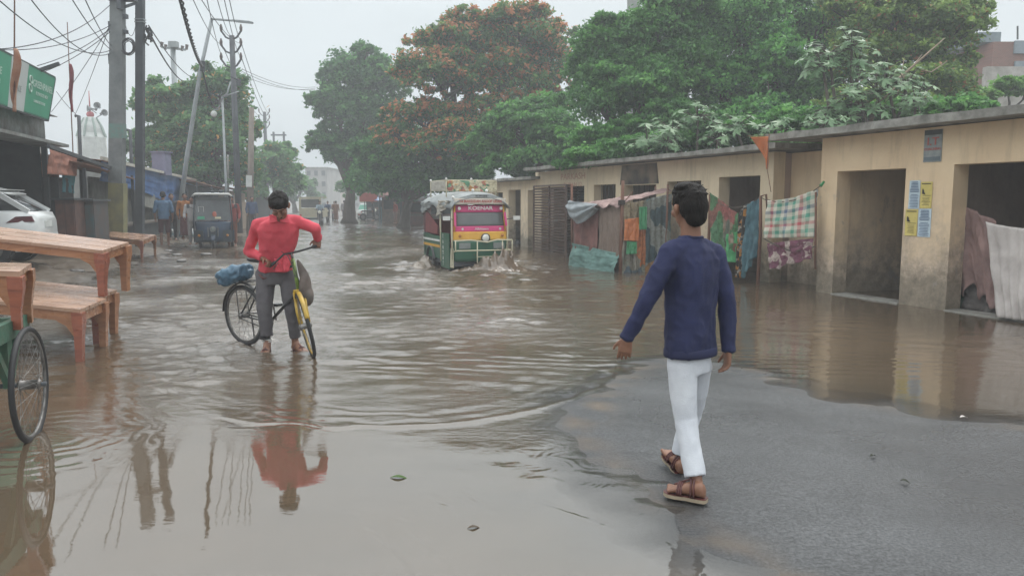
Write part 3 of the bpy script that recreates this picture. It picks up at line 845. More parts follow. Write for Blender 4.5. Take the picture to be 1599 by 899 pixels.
# poles
for p, top, r, lean in ((TB, 2.02, .045, .02), (TA + V(-.02, .05, 0), 2.0, .035, -.03), (TB + nIn * 1.15, 1.95, .03, .02), (TB + nIn * .92 + V(0, .3, 0), 1.92, .025, .0)):
    MB().tube([up(p, -.15), up(p, .9) + V(lean * .3, 0, 0), up(p, top) + V(lean, 0, 0)], [r * 1.1, r, r * .8], 8).build('pole', m_wood, tent, True)
MB().tube([up(TB, 1.52) + V(.02, -.04, 0), up(TB, 1.78) + V(.24, -.02, 0)], .012, 6).build('twig', m_wood, tent)
MB().box(up(TB, 1.55), (.14, .14, .10)).build('lashing', mat('lash_cloth', (.06, .05, .045), .9), tent)
# roof sheet, draped with lumps
def rf(u, v):
    a = up(TA, 1.48).lerp(up(TB, 1.60), u); b = up(tA2, 1.62).lerp(up(tB2, 1.86), u); p = a.lerp(b, v)
    e = min(u, 1 - u, v + .0) 
    p.z += .05 * mnoise.noise(Vector((u * 6, v * 4, 3))) + .025 * mnoise.noise(Vector((u * 22, v * 14, 3))) - .12 * max(0, .12 - v) / .12
    if v < .12: p = p + WN * (.10 * (.12 - v) / .12) + V(0, 0, -.10 * mnoise.noise(Vector((u * 9, 1, 1))))
    if u > .88: p.z -= .06 * (u - .88) / .12
    return p
o = MB().sheet(rf, 70, 36).build('roof_sheet', m_pinkcl, tent, True); md = o.modifiers.new('s', 'SOLIDIFY'); md.thickness = .012
TM = TA.lerp(TB, .55)
cloth_sheet(up(TA, .30), up(TM, .22), up(TM, 1.35), up(TA, 1.40), m_maroon, 'maroon_panel', tent, 3, .02, seed=2, hem=.14)
cloth_sheet(up(TM, .30), up(TB, .34), up(TB, 1.5), up(TM, 1.42), m_brownst, 'striped_panel', tent, 5, .018, seed=3, hem=.16)
cloth_sheet(up(TA, -.05) + WN * .10, up(TB, -.08) + WN * .20 , up(TB, .42) + WN * .02, up(TA, .55) + WN * .02, m_teal, 'skirt', tent, 2, .04, seed=4)
# side facing the camera: patched plastic
TB3 = TB + nIn * .62
cloth_sheet(up(TB, -.06), up(TB3, -.06), up(TB3, 1.60), up(TB, 1.5), m_patch, 'plastic_panel', tent, 4, .035, seed=5)
cloth_sheet(up(TB3, -.06), up(tB2, -.06), up(tB2, 1.74), up(TB3, 1.62), m_patch2, 'dark_panel', tent, 4, .03, seed=6)
cloth_sheet(up(tA2, -.05), up(TA, -.05), up(TA, 1.42), up(tA2, 1.5), m_brownst, 'back_panel', tent, 4, .03, seed=7)
cloth_sheet(up(TB, .72) + V(.02, -.09, 0) + nIn * .02, up(TB, .70) + V(.02, -.09, 0) + nIn * .40, up(TB, 1.22) + V(.02, -.09, 0) + nIn * .42, up(TB, 1.18) + V(.02, -.09, 0) + nIn * .05, mat('orange_plastic', (.62, .20, .06), .4, (.42, .14, .06), 6), 'orange_patch', tent, 2, .015, seed=31)
cloth_sheet(up(TB, .95) + V(.02, -.10, 0) + nIn * .42, up(TB, .95) + V(.02, -.10, 0) + nIn * .60, up(TB, 1.45) + V(.02, -.10, 0) + nIn * .60, up(TB, 1.45) + V(.02, -.10, 0) + nIn * .40, mat('green_plastic', (.06, .30, .13), .4, (.05, .2, .1), 6), 'green_patch', tent, 2, .012, seed=32)
cloth_sheet(up(TB, .42) + V(.02, -.10, 0) + nIn * .10, up(TB, .42) + V(.02, -.10, 0) + nIn * .36, up(TB, .68) + V(.02, -.10, 0) + nIn * .36, up(TB, .70) + V(.02, -.10, 0) + nIn * .10, MATS['green_plastic'], 'green_patch', tent, 2, .012, seed=33)
# grey tarpaulin bunched over the left corner
def tf(u, v):
    p = up(TA, 1.60).lerp(up(TA.lerp(TB, .62), 1.50), u) + WN * (.10 + .10 * math.sin(PI * min(1, u * 1.1)))
    depth = .42 * math.sin(PI * min(1, .15 + u * .85)) + .10
    p.z -= v * depth; p += WN * (.10 * math.sin(v * PI) + .022 * math.sin(v * 16 + u * 7)); p.z += .03 * mnoise.noise(Vector((u * 5, v * 6, 8)))
    return p
o = MB().sheet(tf, 40, 30).build('grey_tarpaulin', m_tarp, tent, True); md = o.modifiers.new('s', 'SOLIDIFY'); md.thickness = .008

# ================================================================ washing on lines in front of the wall
def line_thing(name, label, cat, pts, r, m, group=None):
    o = MB().tube(pts, r, 6).build(name, m, None, True); return tag(o, label, cat, group)
m_rope = mat('rope', (.10, .08, .06), .9)
nC = .30
def on(px, py, n=nC): 
    r = ray(px, py); q = W0 + WN * n; t = ((q - Vector((0, 0, H))).dot(WN)) / r.dot(WN); return Vector((r.x * t, r.y * t, H + r.z * t))
def catn(a, b, sag, n=14):
    a = Vector(a); b = Vector(b); return [a.lerp(b, i / n) - Vector((0, 0, sag * 4 * (i / n) * (1 - i / n))) for i in range(n + 1)]
postA = thing('washing_post', 'thin crooked wooden post holding the washing line beside the doorway', 'post', (0, 0, 0))
pa = on(1187, 330); MB().tube([up(pa, -.15), up(pa, 1.0) + V(.02, 0, 0), up(pa, 1.66)], [.035, .03, .028], 7).build('stake', m_wood, postA, True)
MB().tube([up(pa, 1.66), up(pa, 1.70) + V(.10, 0, 0), up(pa, 1.25) + V(.16, .02, 0)], .02, 6).build('hooked_stick', m_wood, postA, True)
pb_ = on(1108, 330); 
tag(MB().tube([up(pb_, -.15), up(pb_, 1.0), up(pb_, 1.72)], [.035, .03, .025], 7).build('washing_post', m_wood, None, True), 'thin wooden post at the left end of the patched washing', 'post')
line_thing('washing_line', 'dark rope sagging between two thin posts by the doorway', 'rope', catn(up(pb_, 1.68), up(pa, 1.66), .22), .008, m_rope)
m_net = patch_mat('printed_cloth', [(.24, .10, .08), (.08, .20, .09), (.26, .20, .15), (.10, .24, .13), (.30, .10, .09), (.13, .15, .12)], 4.5, .8, (1, 1, .6))
q = lambda a, b, c, d, m, nm, lab, cat, **k: tag(cloth_sheet(on(*a), on(*b), on(*c), on(*d), m, nm, None, **k), lab, cat, 'washing hung in front of the storehouse')
q((1111, 385), (1150, 392), (1152, 334), (1109, 300), m_net, 'hanging_cloth', 'red and green printed cloth hung on the line beside the doorway', 'washing', folds=4, amp=.03, seed=11, hem=.1)
q((1132, 408), (1150, 410), (1152, 362), (1134, 366), mat('green_bag', (.07, .36, .13), .5, (.05, .25, .1), 5), 'carrier_bag', 'bright green cloth bag hanging low under the printed cloth', 'bag', folds=2, amp=.03, seed=12)
q((1148, 432), (1158, 434), (1168, 316), (1156, 330), patch_mat('dotted_scarf', [(.03, .03, .035), (.04, .035, .03), (.35, .33, .30), (.03, .03, .03), (.45, .2, .05)], 14, .8), 'scarf', 'black spotted scarf with an orange edge on the line', 'scarf', folds=2, amp=.03, seed=13)
q((1156, 438), (1180, 400), (1188, 306), (1166, 322), mat('blue_teal_cloth', (.09, .19, .22), .8, (.05, .11, .14), 5), 'hanging_cloth', 'blue-grey cloth hanging from the hooked post into the water', 'washing', folds=3, amp=.04, seed=14, hem=.15)
# second line with the checked and the purple cloths
pL = on(1199, 312, .45); pR = on(1283, 289, .12)
line_thing('washing_line', 'rope from the hooked post up to the corner of the near storehouse', 'rope', catn(up(pa, 1.66), pL, .02, 4) + catn(pL, pR, .13), .008, m_rope)
tag(MB().tube([pR + V(-.02, 0, -.02), pR + V(.04, .0, .06)], [.03, .02], 6).build('knotted_rag', MATS['green_bag'], None, True), 'knotted green rag where the line meets the storehouse corner', 'rag')
def check_mat():
    m = bpy.data.materials.new('checked_cloth'); m.use_nodes = True
    nt = m.node_tree; N = nt.nodes; L = nt.links; b = N['Principled BSDF']; b.inputs['Roughness'].default_value = .9
    a = N.new('ShaderNodeUVMap'); sx = N.new('ShaderNodeSeparateXYZ'); L.new(a.outputs[0], sx.inputs[0])
    def band(sock, mul, cols):
        m1 = N.new('ShaderNodeMath'); m1.operation = 'MULTIPLY'; m1.inputs[1].default_value = mul; L.new(sock, m1.inputs[0])
        f = N.new('ShaderNodeMath'); f.operation = 'FRACT'; L.new(m1.outputs[0], f.inputs[0])
        rp = N.new('ShaderNodeValToRGB'); rp.color_ramp.interpolation = 'CONSTANT'
        for i, (p, c) in enumerate(cols):
            el = rp.color_ramp.elements[i] if i < 2 else rp.color_ramp.elements.new(p)
            el.position = p; el.color = (*c, 1)
        L.new(f.outputs[0], rp.inputs['Fac']); return rp
    W_ = (.56, .53, .44); G1 = (.10, .30, .22); R1 = (.50, .12, .13); B1 = (.12, .16, .24)
    ra = band(sx.outputs[0], 1.7, [(0, W_), (.14, R1), (.24, W_), (.38, G1), (.5, W_), (.64, B1), (.74, W_), (.88, G1)])
    rb = band(sx.outputs[1], 1.4, [(0, W_), (.14, G1), (.26, W_), (.40, R1), (.5, W_), (.62, G1), (.74, W_), (.88, B1)])
    mu = N.new('ShaderNodeMixRGB'); mu.blend_type = 'MIX'; mu.inputs['Fac'].default_value = .5; L.new(ra.outputs[0], mu.inputs[1]); L.new(rb.outputs[0], mu.inputs[2])
    L.new(mu.outputs[0], b.inputs['Base Color']); return m
def uv_sheet(o, nu, nv):
    uv = o.data.uv_layers.new(name='UVMap')
    for p in o.data.polygons:
        for li in p.loop_indices:
            vi = o.data.loops[li].vertex_index; uv.data[li].uv = ((vi % (nu + 1)) / nu, (vi // (nu + 1)) / nv)
o = cloth_sheet(on(1193, 372, .48), on(1272, 370, .2), on(1277, 295, .14), on(1199, 313, .45), check_mat(), 'checked_cloth', None, folds=5, amp=.028, seed=15, sag=.05)
uv_sheet(o, 60, 30); tag(o, 'green, white and red checked cloth hanging on the line before the setback', 'washing', 'washing hung in front of the storehouse')
line_thing('washing_line', 'low twisted rope under the checked cloth', 'rope', catn(on(1192, 372, .46), on(1236, 392, .32), .02, 6) + catn(on(1236, 392, .32), on(1274, 384, .2), .02, 6), .011, m_rope)
def paisley():
    m = patch_mat('purple_print', [(.17, .06, .10), (.19, .07, .11), (.46, .38, .36), (.18, .06, .10), (.42, .34, .33)], 7, .85, (1, 1, 1)); return m
o = cloth_sheet(on(1202, 422, .44), on(1268, 402, .24), on(1270, 372, .22), on(1198, 380, .42), paisley(), 'printed_sheet', None, folds=4, amp=.025, seed=16, hem=.06)
tag(o, 'purple and cream printed sheet hanging under the checked cloth', 'washing', 'washing hung in front of the storehouse')
tag(MB().tube([on(1273, 420, .2), on(1274, 300, .16)], .02, 6).build('washing_post', m_wood, None, True), 'short stake at the storehouse corner behind the checked cloth', 'post')
# white sheet and pink cloth in the near doorway
pz = .10
def onp(px, py, n=pz): return on(px, py, n)
m_white = mat('grey_white_sheet', (.62, .57, .54), .9, (.42, .38, .36), 2.5, lo=.3)
o = cloth_sheet(onp(1555, 497), onp(1680, 506), onp(1700, 352, .1), onp(1541, 346, .1), m_white, 'hanging_sheet', None, folds=9, amp=.022, sag=.07, seed=17, hem=.05, nu=110)
tag(o, 'grey-white sheet hung across the right half of the nearest doorway', 'washing', 'cloths in the nearest doorway')
o = cloth_sheet(on(1500, 452, -.35), on(1570, 488, -.30), on(1556, 345, -.25), on(1497, 316, -.35), mat('dusty_pink_cloth', (.33, .21, .19), .9, (.22, .14, .13), 3), 'hanging_cloth', None, folds=2, amp=.05, seed=18, hem=.2)
tag(o, 'dusty pink cloth hanging inside the nearest doorway, left of the sheet', 'washing', 'cloths in the nearest doorway')
o = cloth_sheet(on(1490, 476, -.5), on(1580, 500, -.4), on(1575, 470, -.4), on(1492, 400, -.5), mat('grey_sacking', (.17, .15, .14), .9, (.1, .09, .085), 8), 'sacking', None, folds=2, amp=.05, seed=19)
tag(o, 'grey sacking hanging low behind the pink cloth in the doorway', 'washing', 'cloths in the nearest doorway')
rag('weed_clump', 'dark green plastic heap on the sill of the nearest doorway', 'heap', gp(1492, 484) + V(.15, .35, .05), .24, mat('dark_green_heap', (.03, .07, .045), .7), seed=9)

# ================================================================ orange pennant before the wall
def triangle_flag(name, label, base, top, col, drop, wdt, pm):
    pass
fl = thing('pennant', 'orange triangular pennant hanging below the roof edge of the ochre storehouse', 'flag', on(1187, 215, .75))
a = on(1172, 214, .75) - fl.location; b_ = on(1201, 213, .75) - fl.location; c = on(1198, 264, .75) - fl.location
def ff(u, v):
    top = a.lerp(b_, u); p = top.lerp(c, v) if True else top
    k = (1 - v); p = c.lerp(top, k) ; bow = .06 * math.sin(PI * v) * (1 - u)
    return p + V(bow, 0, 0) + WN * (.02 * math.sin(u * 7 + v * 5))
o = MB().sheet(ff, 14, 16).build('cloth', mat('saffron_cloth', (.62, .20, .07), .8, (.48, .16, .06), 5, transl=.25), fl, True); md = o.modifiers.new('s', 'SOLIDIFY'); md.thickness = .004
MB().tube([on(1204, 300, .75) - fl.location, c, b_ + V(0, 0, .05)], .007, 6).build('stick', m_wood, fl)
MB().tube([a + V(-.05, 0, .02), b_ + V(.02, 0, .02)], .006, 6).build('cross_stick', m_wood, fl)
# ================================================================ vegetation
def leaf_mat(name, dark, light, third=None, flower=None, transl=.46, rough=.5):
    m = bpy.data.materials.new(name); m.use_nodes = True
    nt = m.node_tree; N = nt.nodes; L = nt.links; b = N['Principled BSDF']; b.inputs['Roughness'].default_value = rough
    b.inputs['Specular IOR Level'].default_value = .35
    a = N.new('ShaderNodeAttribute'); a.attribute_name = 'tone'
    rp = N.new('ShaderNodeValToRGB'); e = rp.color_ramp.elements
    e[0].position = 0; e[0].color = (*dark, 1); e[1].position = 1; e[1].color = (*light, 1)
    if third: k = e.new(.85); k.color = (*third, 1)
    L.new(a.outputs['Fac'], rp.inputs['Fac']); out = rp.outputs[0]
    if flower:
        a2 = N.new('ShaderNodeAttribute'); a2.attribute_name = 'bloom'; mx = N.new('ShaderNodeMixRGB'); mx.inputs[2].default_value = (*flower, 1)
        L.new(a2.outputs['Fac'], mx.inputs['Fac']); L.new(out, mx.inputs[1]); out = mx.outputs[0]
    L.new(out, b.inputs['Base Color'])
    tr = N.new('ShaderNodeBsdfTranslucent'); ms = N.new('ShaderNodeMixShader'); ms.inputs['Fac'].default_value = transl
    L.new(out, tr.inputs['Color']); L.new(b.outputs[0], ms.inputs[1]); L.new(tr.outputs[0], ms.inputs[2])
    L.new(ms.outputs[0], N['Material Output'].inputs['Surface']); return m
m_bark = mat('bark', (.12, .10, .08), .9, (.07, .055, .045), 3, .6, 12, stretch=(3, 3, .6))

def bpx(px, py, Y, rx, ry, rd=None):
    c = at(px, py, Y); r1 = rx / F * Y; r2 = ry / F * Y
    return (c.x, c.y, c.z, r1, (rd if rd else (r1 + r2) / 2), r2)

def foliage(seed, blobs, n, size, clump=.22, shell=.55, per=60, droop=.0, bloom=0.0, bloom_top=False, elong=1.9, zmin=None):
    r = np.random.default_rng(seed)
    nb = []
    for b in blobs:
        nb.append((b[0], b[1], b[2], b[3] * .80, b[4] * .80, b[5] * .80))
        for k in range(9):
            d = r.normal(size=3); d /= np.linalg.norm(d); d[2] = abs(d[2]) * 1.0 if r.random() < .72 else d[2]; d[1] = -abs(d[1]) if r.random() < .65 else d[1]
            f = r.uniform(.24, .44); e = r.uniform(.66, .92)
            nb.append((b[0] + d[0] * b[3] * e, b[1] + d[1] * b[4] * e, b[2] + d[2] * b[5] * e, b[3] * f, b[4] * f, b[5] * f * .85))
    blobs = nb
    w_ = np.array([b[3] * b[5] + b[3] * b[4] for b in blobs]); w_ = w_ / w_.sum()
    V_, T_, B_ = [], [], []
    cents = []
    for b, wt in zip(blobs, w_):
        k = max(3, int(n * wt / per))
        d = r.normal(size=(k, 3)); d /= np.linalg.norm(d, axis=1)[:, None]
        d[:, 2] = np.where(d[:, 2] < -.35, -d[:, 2] * .6, d[:, 2])
        rad = shell + (1.08 - shell) * r.random(k) ** .6
        rad *= 1 + .16 * np.sin(d[:, 0] * 5 + seed) * np.cos(d[:, 2] * 6 + d[:, 1] * 4)
        c = d * rad[:, None] * np.array(b[3:6]) + np.array(b[:3])
        cents.append(c)
        R_ = (b[3] + b[4] + b[5]) / 3
        sg = clump * R_ * r.uniform(.45, 1.25, k)
        cnt = per
        P = c[:, None, :] + r.normal(size=(k, cnt, 3)) * sg[:, None, None] * np.array([1, 1, .62])
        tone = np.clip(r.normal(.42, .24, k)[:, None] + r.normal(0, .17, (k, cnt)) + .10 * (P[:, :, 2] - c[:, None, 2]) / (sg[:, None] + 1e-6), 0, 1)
        bl = (r.random((k, cnt)) < (bloom * np.clip(r.normal(1, .9, k), 0, 2.6) * (np.clip(.4 + d[:, 2], .05, 1.2) if bloom_top else 1))[:, None]) * 1.0
        nrm = r.normal(size=(k, cnt, 3)) * .8 + d[:, None, :] * .5 + np.array([0, 0, .65])
        V_.append((P.reshape(-1, 3), nrm.reshape(-1, 3))); T_.append(tone.ravel()); B_.append(bl.ravel())
    P = np.concatenate([v[0] for v in V_]); Nn = np.concatenate([v[1] for v in V_]); T = np.concatenate(T_); B = np.concatenate(B_)
    if zmin is not None:
        k = P[:, 2] > zmin; P, Nn, T, B = P[k], Nn[k], T[k], B[k]
    Nn /= np.linalg.norm(Nn, axis=1)[:, None]
    t = r.normal(size=P.shape); t[:, 2] -= droop * 2.5
    t -= Nn * (t * Nn).sum(1)[:, None]; t /= np.linalg.norm(t, axis=1)[:, None] + 1e-9
    u = np.cross(Nn, t); s = size * r.uniform(.6, 1.35, len(P))[:, None]
    a = P - t * s * elong / 2; c = P + t * s * elong / 2; bb = P + u * s / 2 + Nn * s * .12; dd = P - u * s / 2 + Nn * s * .12
    vv = np.stack([a, bb, c, dd], 1).reshape(-1, 3)
    ff = np.arange(len(P) * 4).reshape(-1, 4)
    return vv, ff, np.repeat(T, 4), np.repeat(B, 4), np.concatenate(cents)

def tree(name, label, base, blobs, n, size, m, group='roadside trees', trunk_r=.25, seed=1, fork=None, limbs=12, **kw):
    base = Vector(base)
    rt = thing(name, label, 'tree', base, 0, group)
    vv, ff, T, B, cents = foliage(seed, blobs, n, size, **kw)
    np_mesh('crown', vv - np.array(base), ff, m, rt, attrs={'tone': T, 'bloom': B})
    rr = random.Random(seed)
    zc = min(b[2] - b[5] * .6 for b in blobs); cx = sum(b[0] for b in blobs) / len(blobs); cy = sum(b[1] for b in blobs) / len(blobs)
    fk = Vector(fork) - base if fork is not None else Vector(((cx - base.x) * .35, (cy - base.y) * .35, max(1.2, (zc - base.z) * .9)))
    q = MB(); k = 6; pts = [Vector((fk.x * (i / k) ** 1.4 + rr.uniform(-.05, .05), fk.y * (i / k) ** 1.4, fk.z * i / k)) for i in range(k + 1)]
    q.tube(pts, [trunk_r * (1.35 if i == 0 else 1.0 - .4 * i / k) for i in range(k + 1)], 10)
    order = list(range(len(cents))); rr.shuffle(order)
    main = []
    for b in blobs:
        tgt = Vector(b[:3]) - base; a = fk
        mid = a.lerp(tgt, .5) + Vector((rr.uniform(-.3, .3), rr.uniform(-.3, .3), rr.uniform(-.1, .4))) * trunk_r * 2
        q.tube([a, mid, tgt], [trunk_r * .55, trunk_r * .38, trunk_r * .2], 7); main.append((tgt, mid))
    for i in order[:limbs * len(blobs)]:
        c = Vector(cents[i]) - base
        t0, m0 = min(main, key=lambda p: (p[0] - c).length); a = t0.lerp(m0, rr.uniform(0, .6))
        md = a.lerp(c, .55) + Vector((rr.uniform(-.2, .2), rr.uniform(-.2, .2), rr.uniform(-.1, .2))) * trunk_r * 2
        q.tube([a, md, c], [trunk_r * .16, trunk_r * .09, trunk_r * .04], 5)
    q.build('trunk', m_bark, rt, True, recalc=False)
    return rt

m_l_deep = leaf_mat('leaf_deep', (0.039, 0.126, 0.049), (0.164, 0.418, 0.120), (0.120, 0.307, 0.088))
m_l_mid = leaf_mat('leaf_mid', (0.054, 0.154, 0.051), (0.222, 0.483, 0.125), (0.154, 0.367, 0.097))
m_l_light = leaf_mat('leaf_light', (0.087, 0.213, 0.054), (0.348, 0.600, 0.165), (0.232, 0.463, 0.106))
m_l_yel = leaf_mat('leaf_yellowish', (0.106, 0.194, 0.058), (0.425, 0.600, 0.154), (0.290, 0.425, 0.106), (0.386, 0.194, 0.097))
m_l_gul = leaf_mat('leaf_flame_tree', (0.066, 0.164, 0.057), (0.242, 0.418, 0.120), (0.175, 0.307, 0.088), (0.600, 0.264, 0.120))
m_l_far = leaf_mat('leaf_far', (0.062, 0.165, 0.067), (0.194, 0.386, 0.136), None, (0.600, 0.348, 0.116))
m_l_vine = leaf_mat('leaf_vine', (0.033, 0.110, 0.049), (0.110, 0.330, 0.099), (0.220, 0.526, 0.131))
m_l_pale = leaf_mat('leaf_pale', (.10, .20, .09), (.27, .40, .22), (.18, .29, .15), None, .2, .4)

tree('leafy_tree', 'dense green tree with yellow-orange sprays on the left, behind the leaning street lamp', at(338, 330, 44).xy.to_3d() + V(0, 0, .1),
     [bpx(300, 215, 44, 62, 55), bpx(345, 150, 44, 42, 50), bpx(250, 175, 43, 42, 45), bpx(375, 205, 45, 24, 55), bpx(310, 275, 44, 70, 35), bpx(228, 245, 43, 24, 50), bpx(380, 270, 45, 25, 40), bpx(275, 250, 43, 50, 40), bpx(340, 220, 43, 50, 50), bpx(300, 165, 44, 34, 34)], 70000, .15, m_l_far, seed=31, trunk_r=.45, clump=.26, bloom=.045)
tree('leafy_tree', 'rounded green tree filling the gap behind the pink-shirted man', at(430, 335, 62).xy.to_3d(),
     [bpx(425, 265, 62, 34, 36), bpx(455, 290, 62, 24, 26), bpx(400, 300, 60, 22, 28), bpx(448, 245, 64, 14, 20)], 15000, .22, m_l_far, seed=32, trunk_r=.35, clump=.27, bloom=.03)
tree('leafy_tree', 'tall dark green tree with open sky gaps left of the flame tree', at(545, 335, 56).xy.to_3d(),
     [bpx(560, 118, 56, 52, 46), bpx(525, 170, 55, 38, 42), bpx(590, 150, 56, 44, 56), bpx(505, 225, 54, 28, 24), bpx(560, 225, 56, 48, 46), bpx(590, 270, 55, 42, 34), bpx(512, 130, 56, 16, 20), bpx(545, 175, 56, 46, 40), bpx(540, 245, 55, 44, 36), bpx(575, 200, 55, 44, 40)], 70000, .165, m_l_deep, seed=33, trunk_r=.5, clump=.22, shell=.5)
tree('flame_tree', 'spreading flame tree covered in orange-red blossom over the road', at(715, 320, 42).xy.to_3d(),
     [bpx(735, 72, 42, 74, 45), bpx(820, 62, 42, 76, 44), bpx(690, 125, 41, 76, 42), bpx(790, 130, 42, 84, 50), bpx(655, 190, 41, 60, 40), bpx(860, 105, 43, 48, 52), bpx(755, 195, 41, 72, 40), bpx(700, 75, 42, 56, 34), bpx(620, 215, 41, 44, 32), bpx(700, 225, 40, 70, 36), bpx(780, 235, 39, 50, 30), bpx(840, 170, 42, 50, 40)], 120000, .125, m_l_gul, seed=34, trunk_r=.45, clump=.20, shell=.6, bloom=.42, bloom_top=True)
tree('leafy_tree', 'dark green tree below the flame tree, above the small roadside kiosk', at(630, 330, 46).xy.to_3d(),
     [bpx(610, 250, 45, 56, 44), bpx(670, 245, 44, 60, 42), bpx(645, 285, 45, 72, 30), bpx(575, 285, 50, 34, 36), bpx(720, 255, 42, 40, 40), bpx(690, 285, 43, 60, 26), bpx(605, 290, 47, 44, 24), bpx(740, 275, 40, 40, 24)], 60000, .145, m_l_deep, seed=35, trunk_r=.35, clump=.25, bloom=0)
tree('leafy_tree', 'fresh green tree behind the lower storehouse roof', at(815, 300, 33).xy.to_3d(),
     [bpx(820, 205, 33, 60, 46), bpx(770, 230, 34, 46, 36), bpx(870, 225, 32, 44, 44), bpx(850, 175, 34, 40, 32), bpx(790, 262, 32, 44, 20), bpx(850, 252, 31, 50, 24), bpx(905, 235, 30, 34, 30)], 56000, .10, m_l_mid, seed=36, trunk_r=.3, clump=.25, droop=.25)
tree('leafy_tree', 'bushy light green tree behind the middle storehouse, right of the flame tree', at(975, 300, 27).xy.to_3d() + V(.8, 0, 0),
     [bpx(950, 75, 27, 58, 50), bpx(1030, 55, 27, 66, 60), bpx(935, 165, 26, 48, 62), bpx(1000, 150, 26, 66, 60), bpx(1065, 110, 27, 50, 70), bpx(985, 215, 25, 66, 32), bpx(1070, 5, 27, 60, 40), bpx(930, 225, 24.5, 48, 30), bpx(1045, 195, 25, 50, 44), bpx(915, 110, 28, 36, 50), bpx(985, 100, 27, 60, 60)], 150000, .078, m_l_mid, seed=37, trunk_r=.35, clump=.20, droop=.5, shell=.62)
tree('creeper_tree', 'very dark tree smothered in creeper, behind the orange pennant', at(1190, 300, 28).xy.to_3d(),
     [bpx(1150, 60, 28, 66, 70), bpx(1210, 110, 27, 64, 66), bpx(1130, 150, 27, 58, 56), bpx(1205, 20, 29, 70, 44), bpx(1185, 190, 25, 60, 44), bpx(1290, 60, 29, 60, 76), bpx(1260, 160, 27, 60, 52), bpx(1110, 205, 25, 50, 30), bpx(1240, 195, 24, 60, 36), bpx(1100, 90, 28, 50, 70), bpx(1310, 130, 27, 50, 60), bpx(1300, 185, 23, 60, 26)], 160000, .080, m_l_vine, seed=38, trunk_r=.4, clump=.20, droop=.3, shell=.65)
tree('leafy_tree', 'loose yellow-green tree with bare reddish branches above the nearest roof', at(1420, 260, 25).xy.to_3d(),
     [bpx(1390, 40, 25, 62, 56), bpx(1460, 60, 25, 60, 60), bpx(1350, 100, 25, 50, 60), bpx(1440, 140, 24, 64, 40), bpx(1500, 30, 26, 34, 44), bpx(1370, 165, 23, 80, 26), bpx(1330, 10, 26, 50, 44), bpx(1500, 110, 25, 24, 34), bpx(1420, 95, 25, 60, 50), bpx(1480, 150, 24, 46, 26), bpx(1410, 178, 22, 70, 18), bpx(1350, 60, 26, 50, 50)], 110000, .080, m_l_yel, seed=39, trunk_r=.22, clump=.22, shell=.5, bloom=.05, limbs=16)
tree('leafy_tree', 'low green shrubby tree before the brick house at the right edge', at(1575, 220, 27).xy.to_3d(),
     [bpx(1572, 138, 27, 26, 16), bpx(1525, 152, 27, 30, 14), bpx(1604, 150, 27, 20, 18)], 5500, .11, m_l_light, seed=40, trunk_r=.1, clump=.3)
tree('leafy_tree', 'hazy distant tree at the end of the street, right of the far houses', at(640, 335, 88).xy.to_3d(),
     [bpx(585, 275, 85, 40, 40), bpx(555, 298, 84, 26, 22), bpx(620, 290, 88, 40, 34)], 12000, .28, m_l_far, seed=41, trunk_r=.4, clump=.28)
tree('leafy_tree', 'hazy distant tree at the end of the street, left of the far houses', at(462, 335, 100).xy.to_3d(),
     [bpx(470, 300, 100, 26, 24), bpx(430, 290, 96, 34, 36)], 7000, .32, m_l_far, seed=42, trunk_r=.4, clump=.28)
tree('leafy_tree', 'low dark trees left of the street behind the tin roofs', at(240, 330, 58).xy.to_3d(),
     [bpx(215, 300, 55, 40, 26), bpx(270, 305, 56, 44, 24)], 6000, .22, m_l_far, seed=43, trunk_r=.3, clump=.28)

tree('thicket', 'low tangled green thicket filling the space just above the storehouse roofs', at(1100, 300, 21).xy.to_3d(),
     [bpx(915, 250, 22, 40, 20), bpx(965, 240, 22, 40, 24), bpx(1020, 232, 21.5, 44, 26), bpx(1075, 226, 21, 44, 26), bpx(1130, 222, 20.5, 44, 26), bpx(1185, 212, 20, 44, 28), bpx(1240, 200, 19.5, 44, 28), bpx(1300, 192, 19, 46, 26), bpx(1360, 186, 18.8, 46, 22), bpx(1430, 176, 18.5, 50, 20), bpx(1500, 170, 18.5, 50, 18), bpx(1235, 235, 17.6, 50, 26), bpx(1290, 225, 17.6, 40, 26)], 80000, .070, m_l_mid, seed=44, trunk_r=.10, clump=.30, limbs=4)
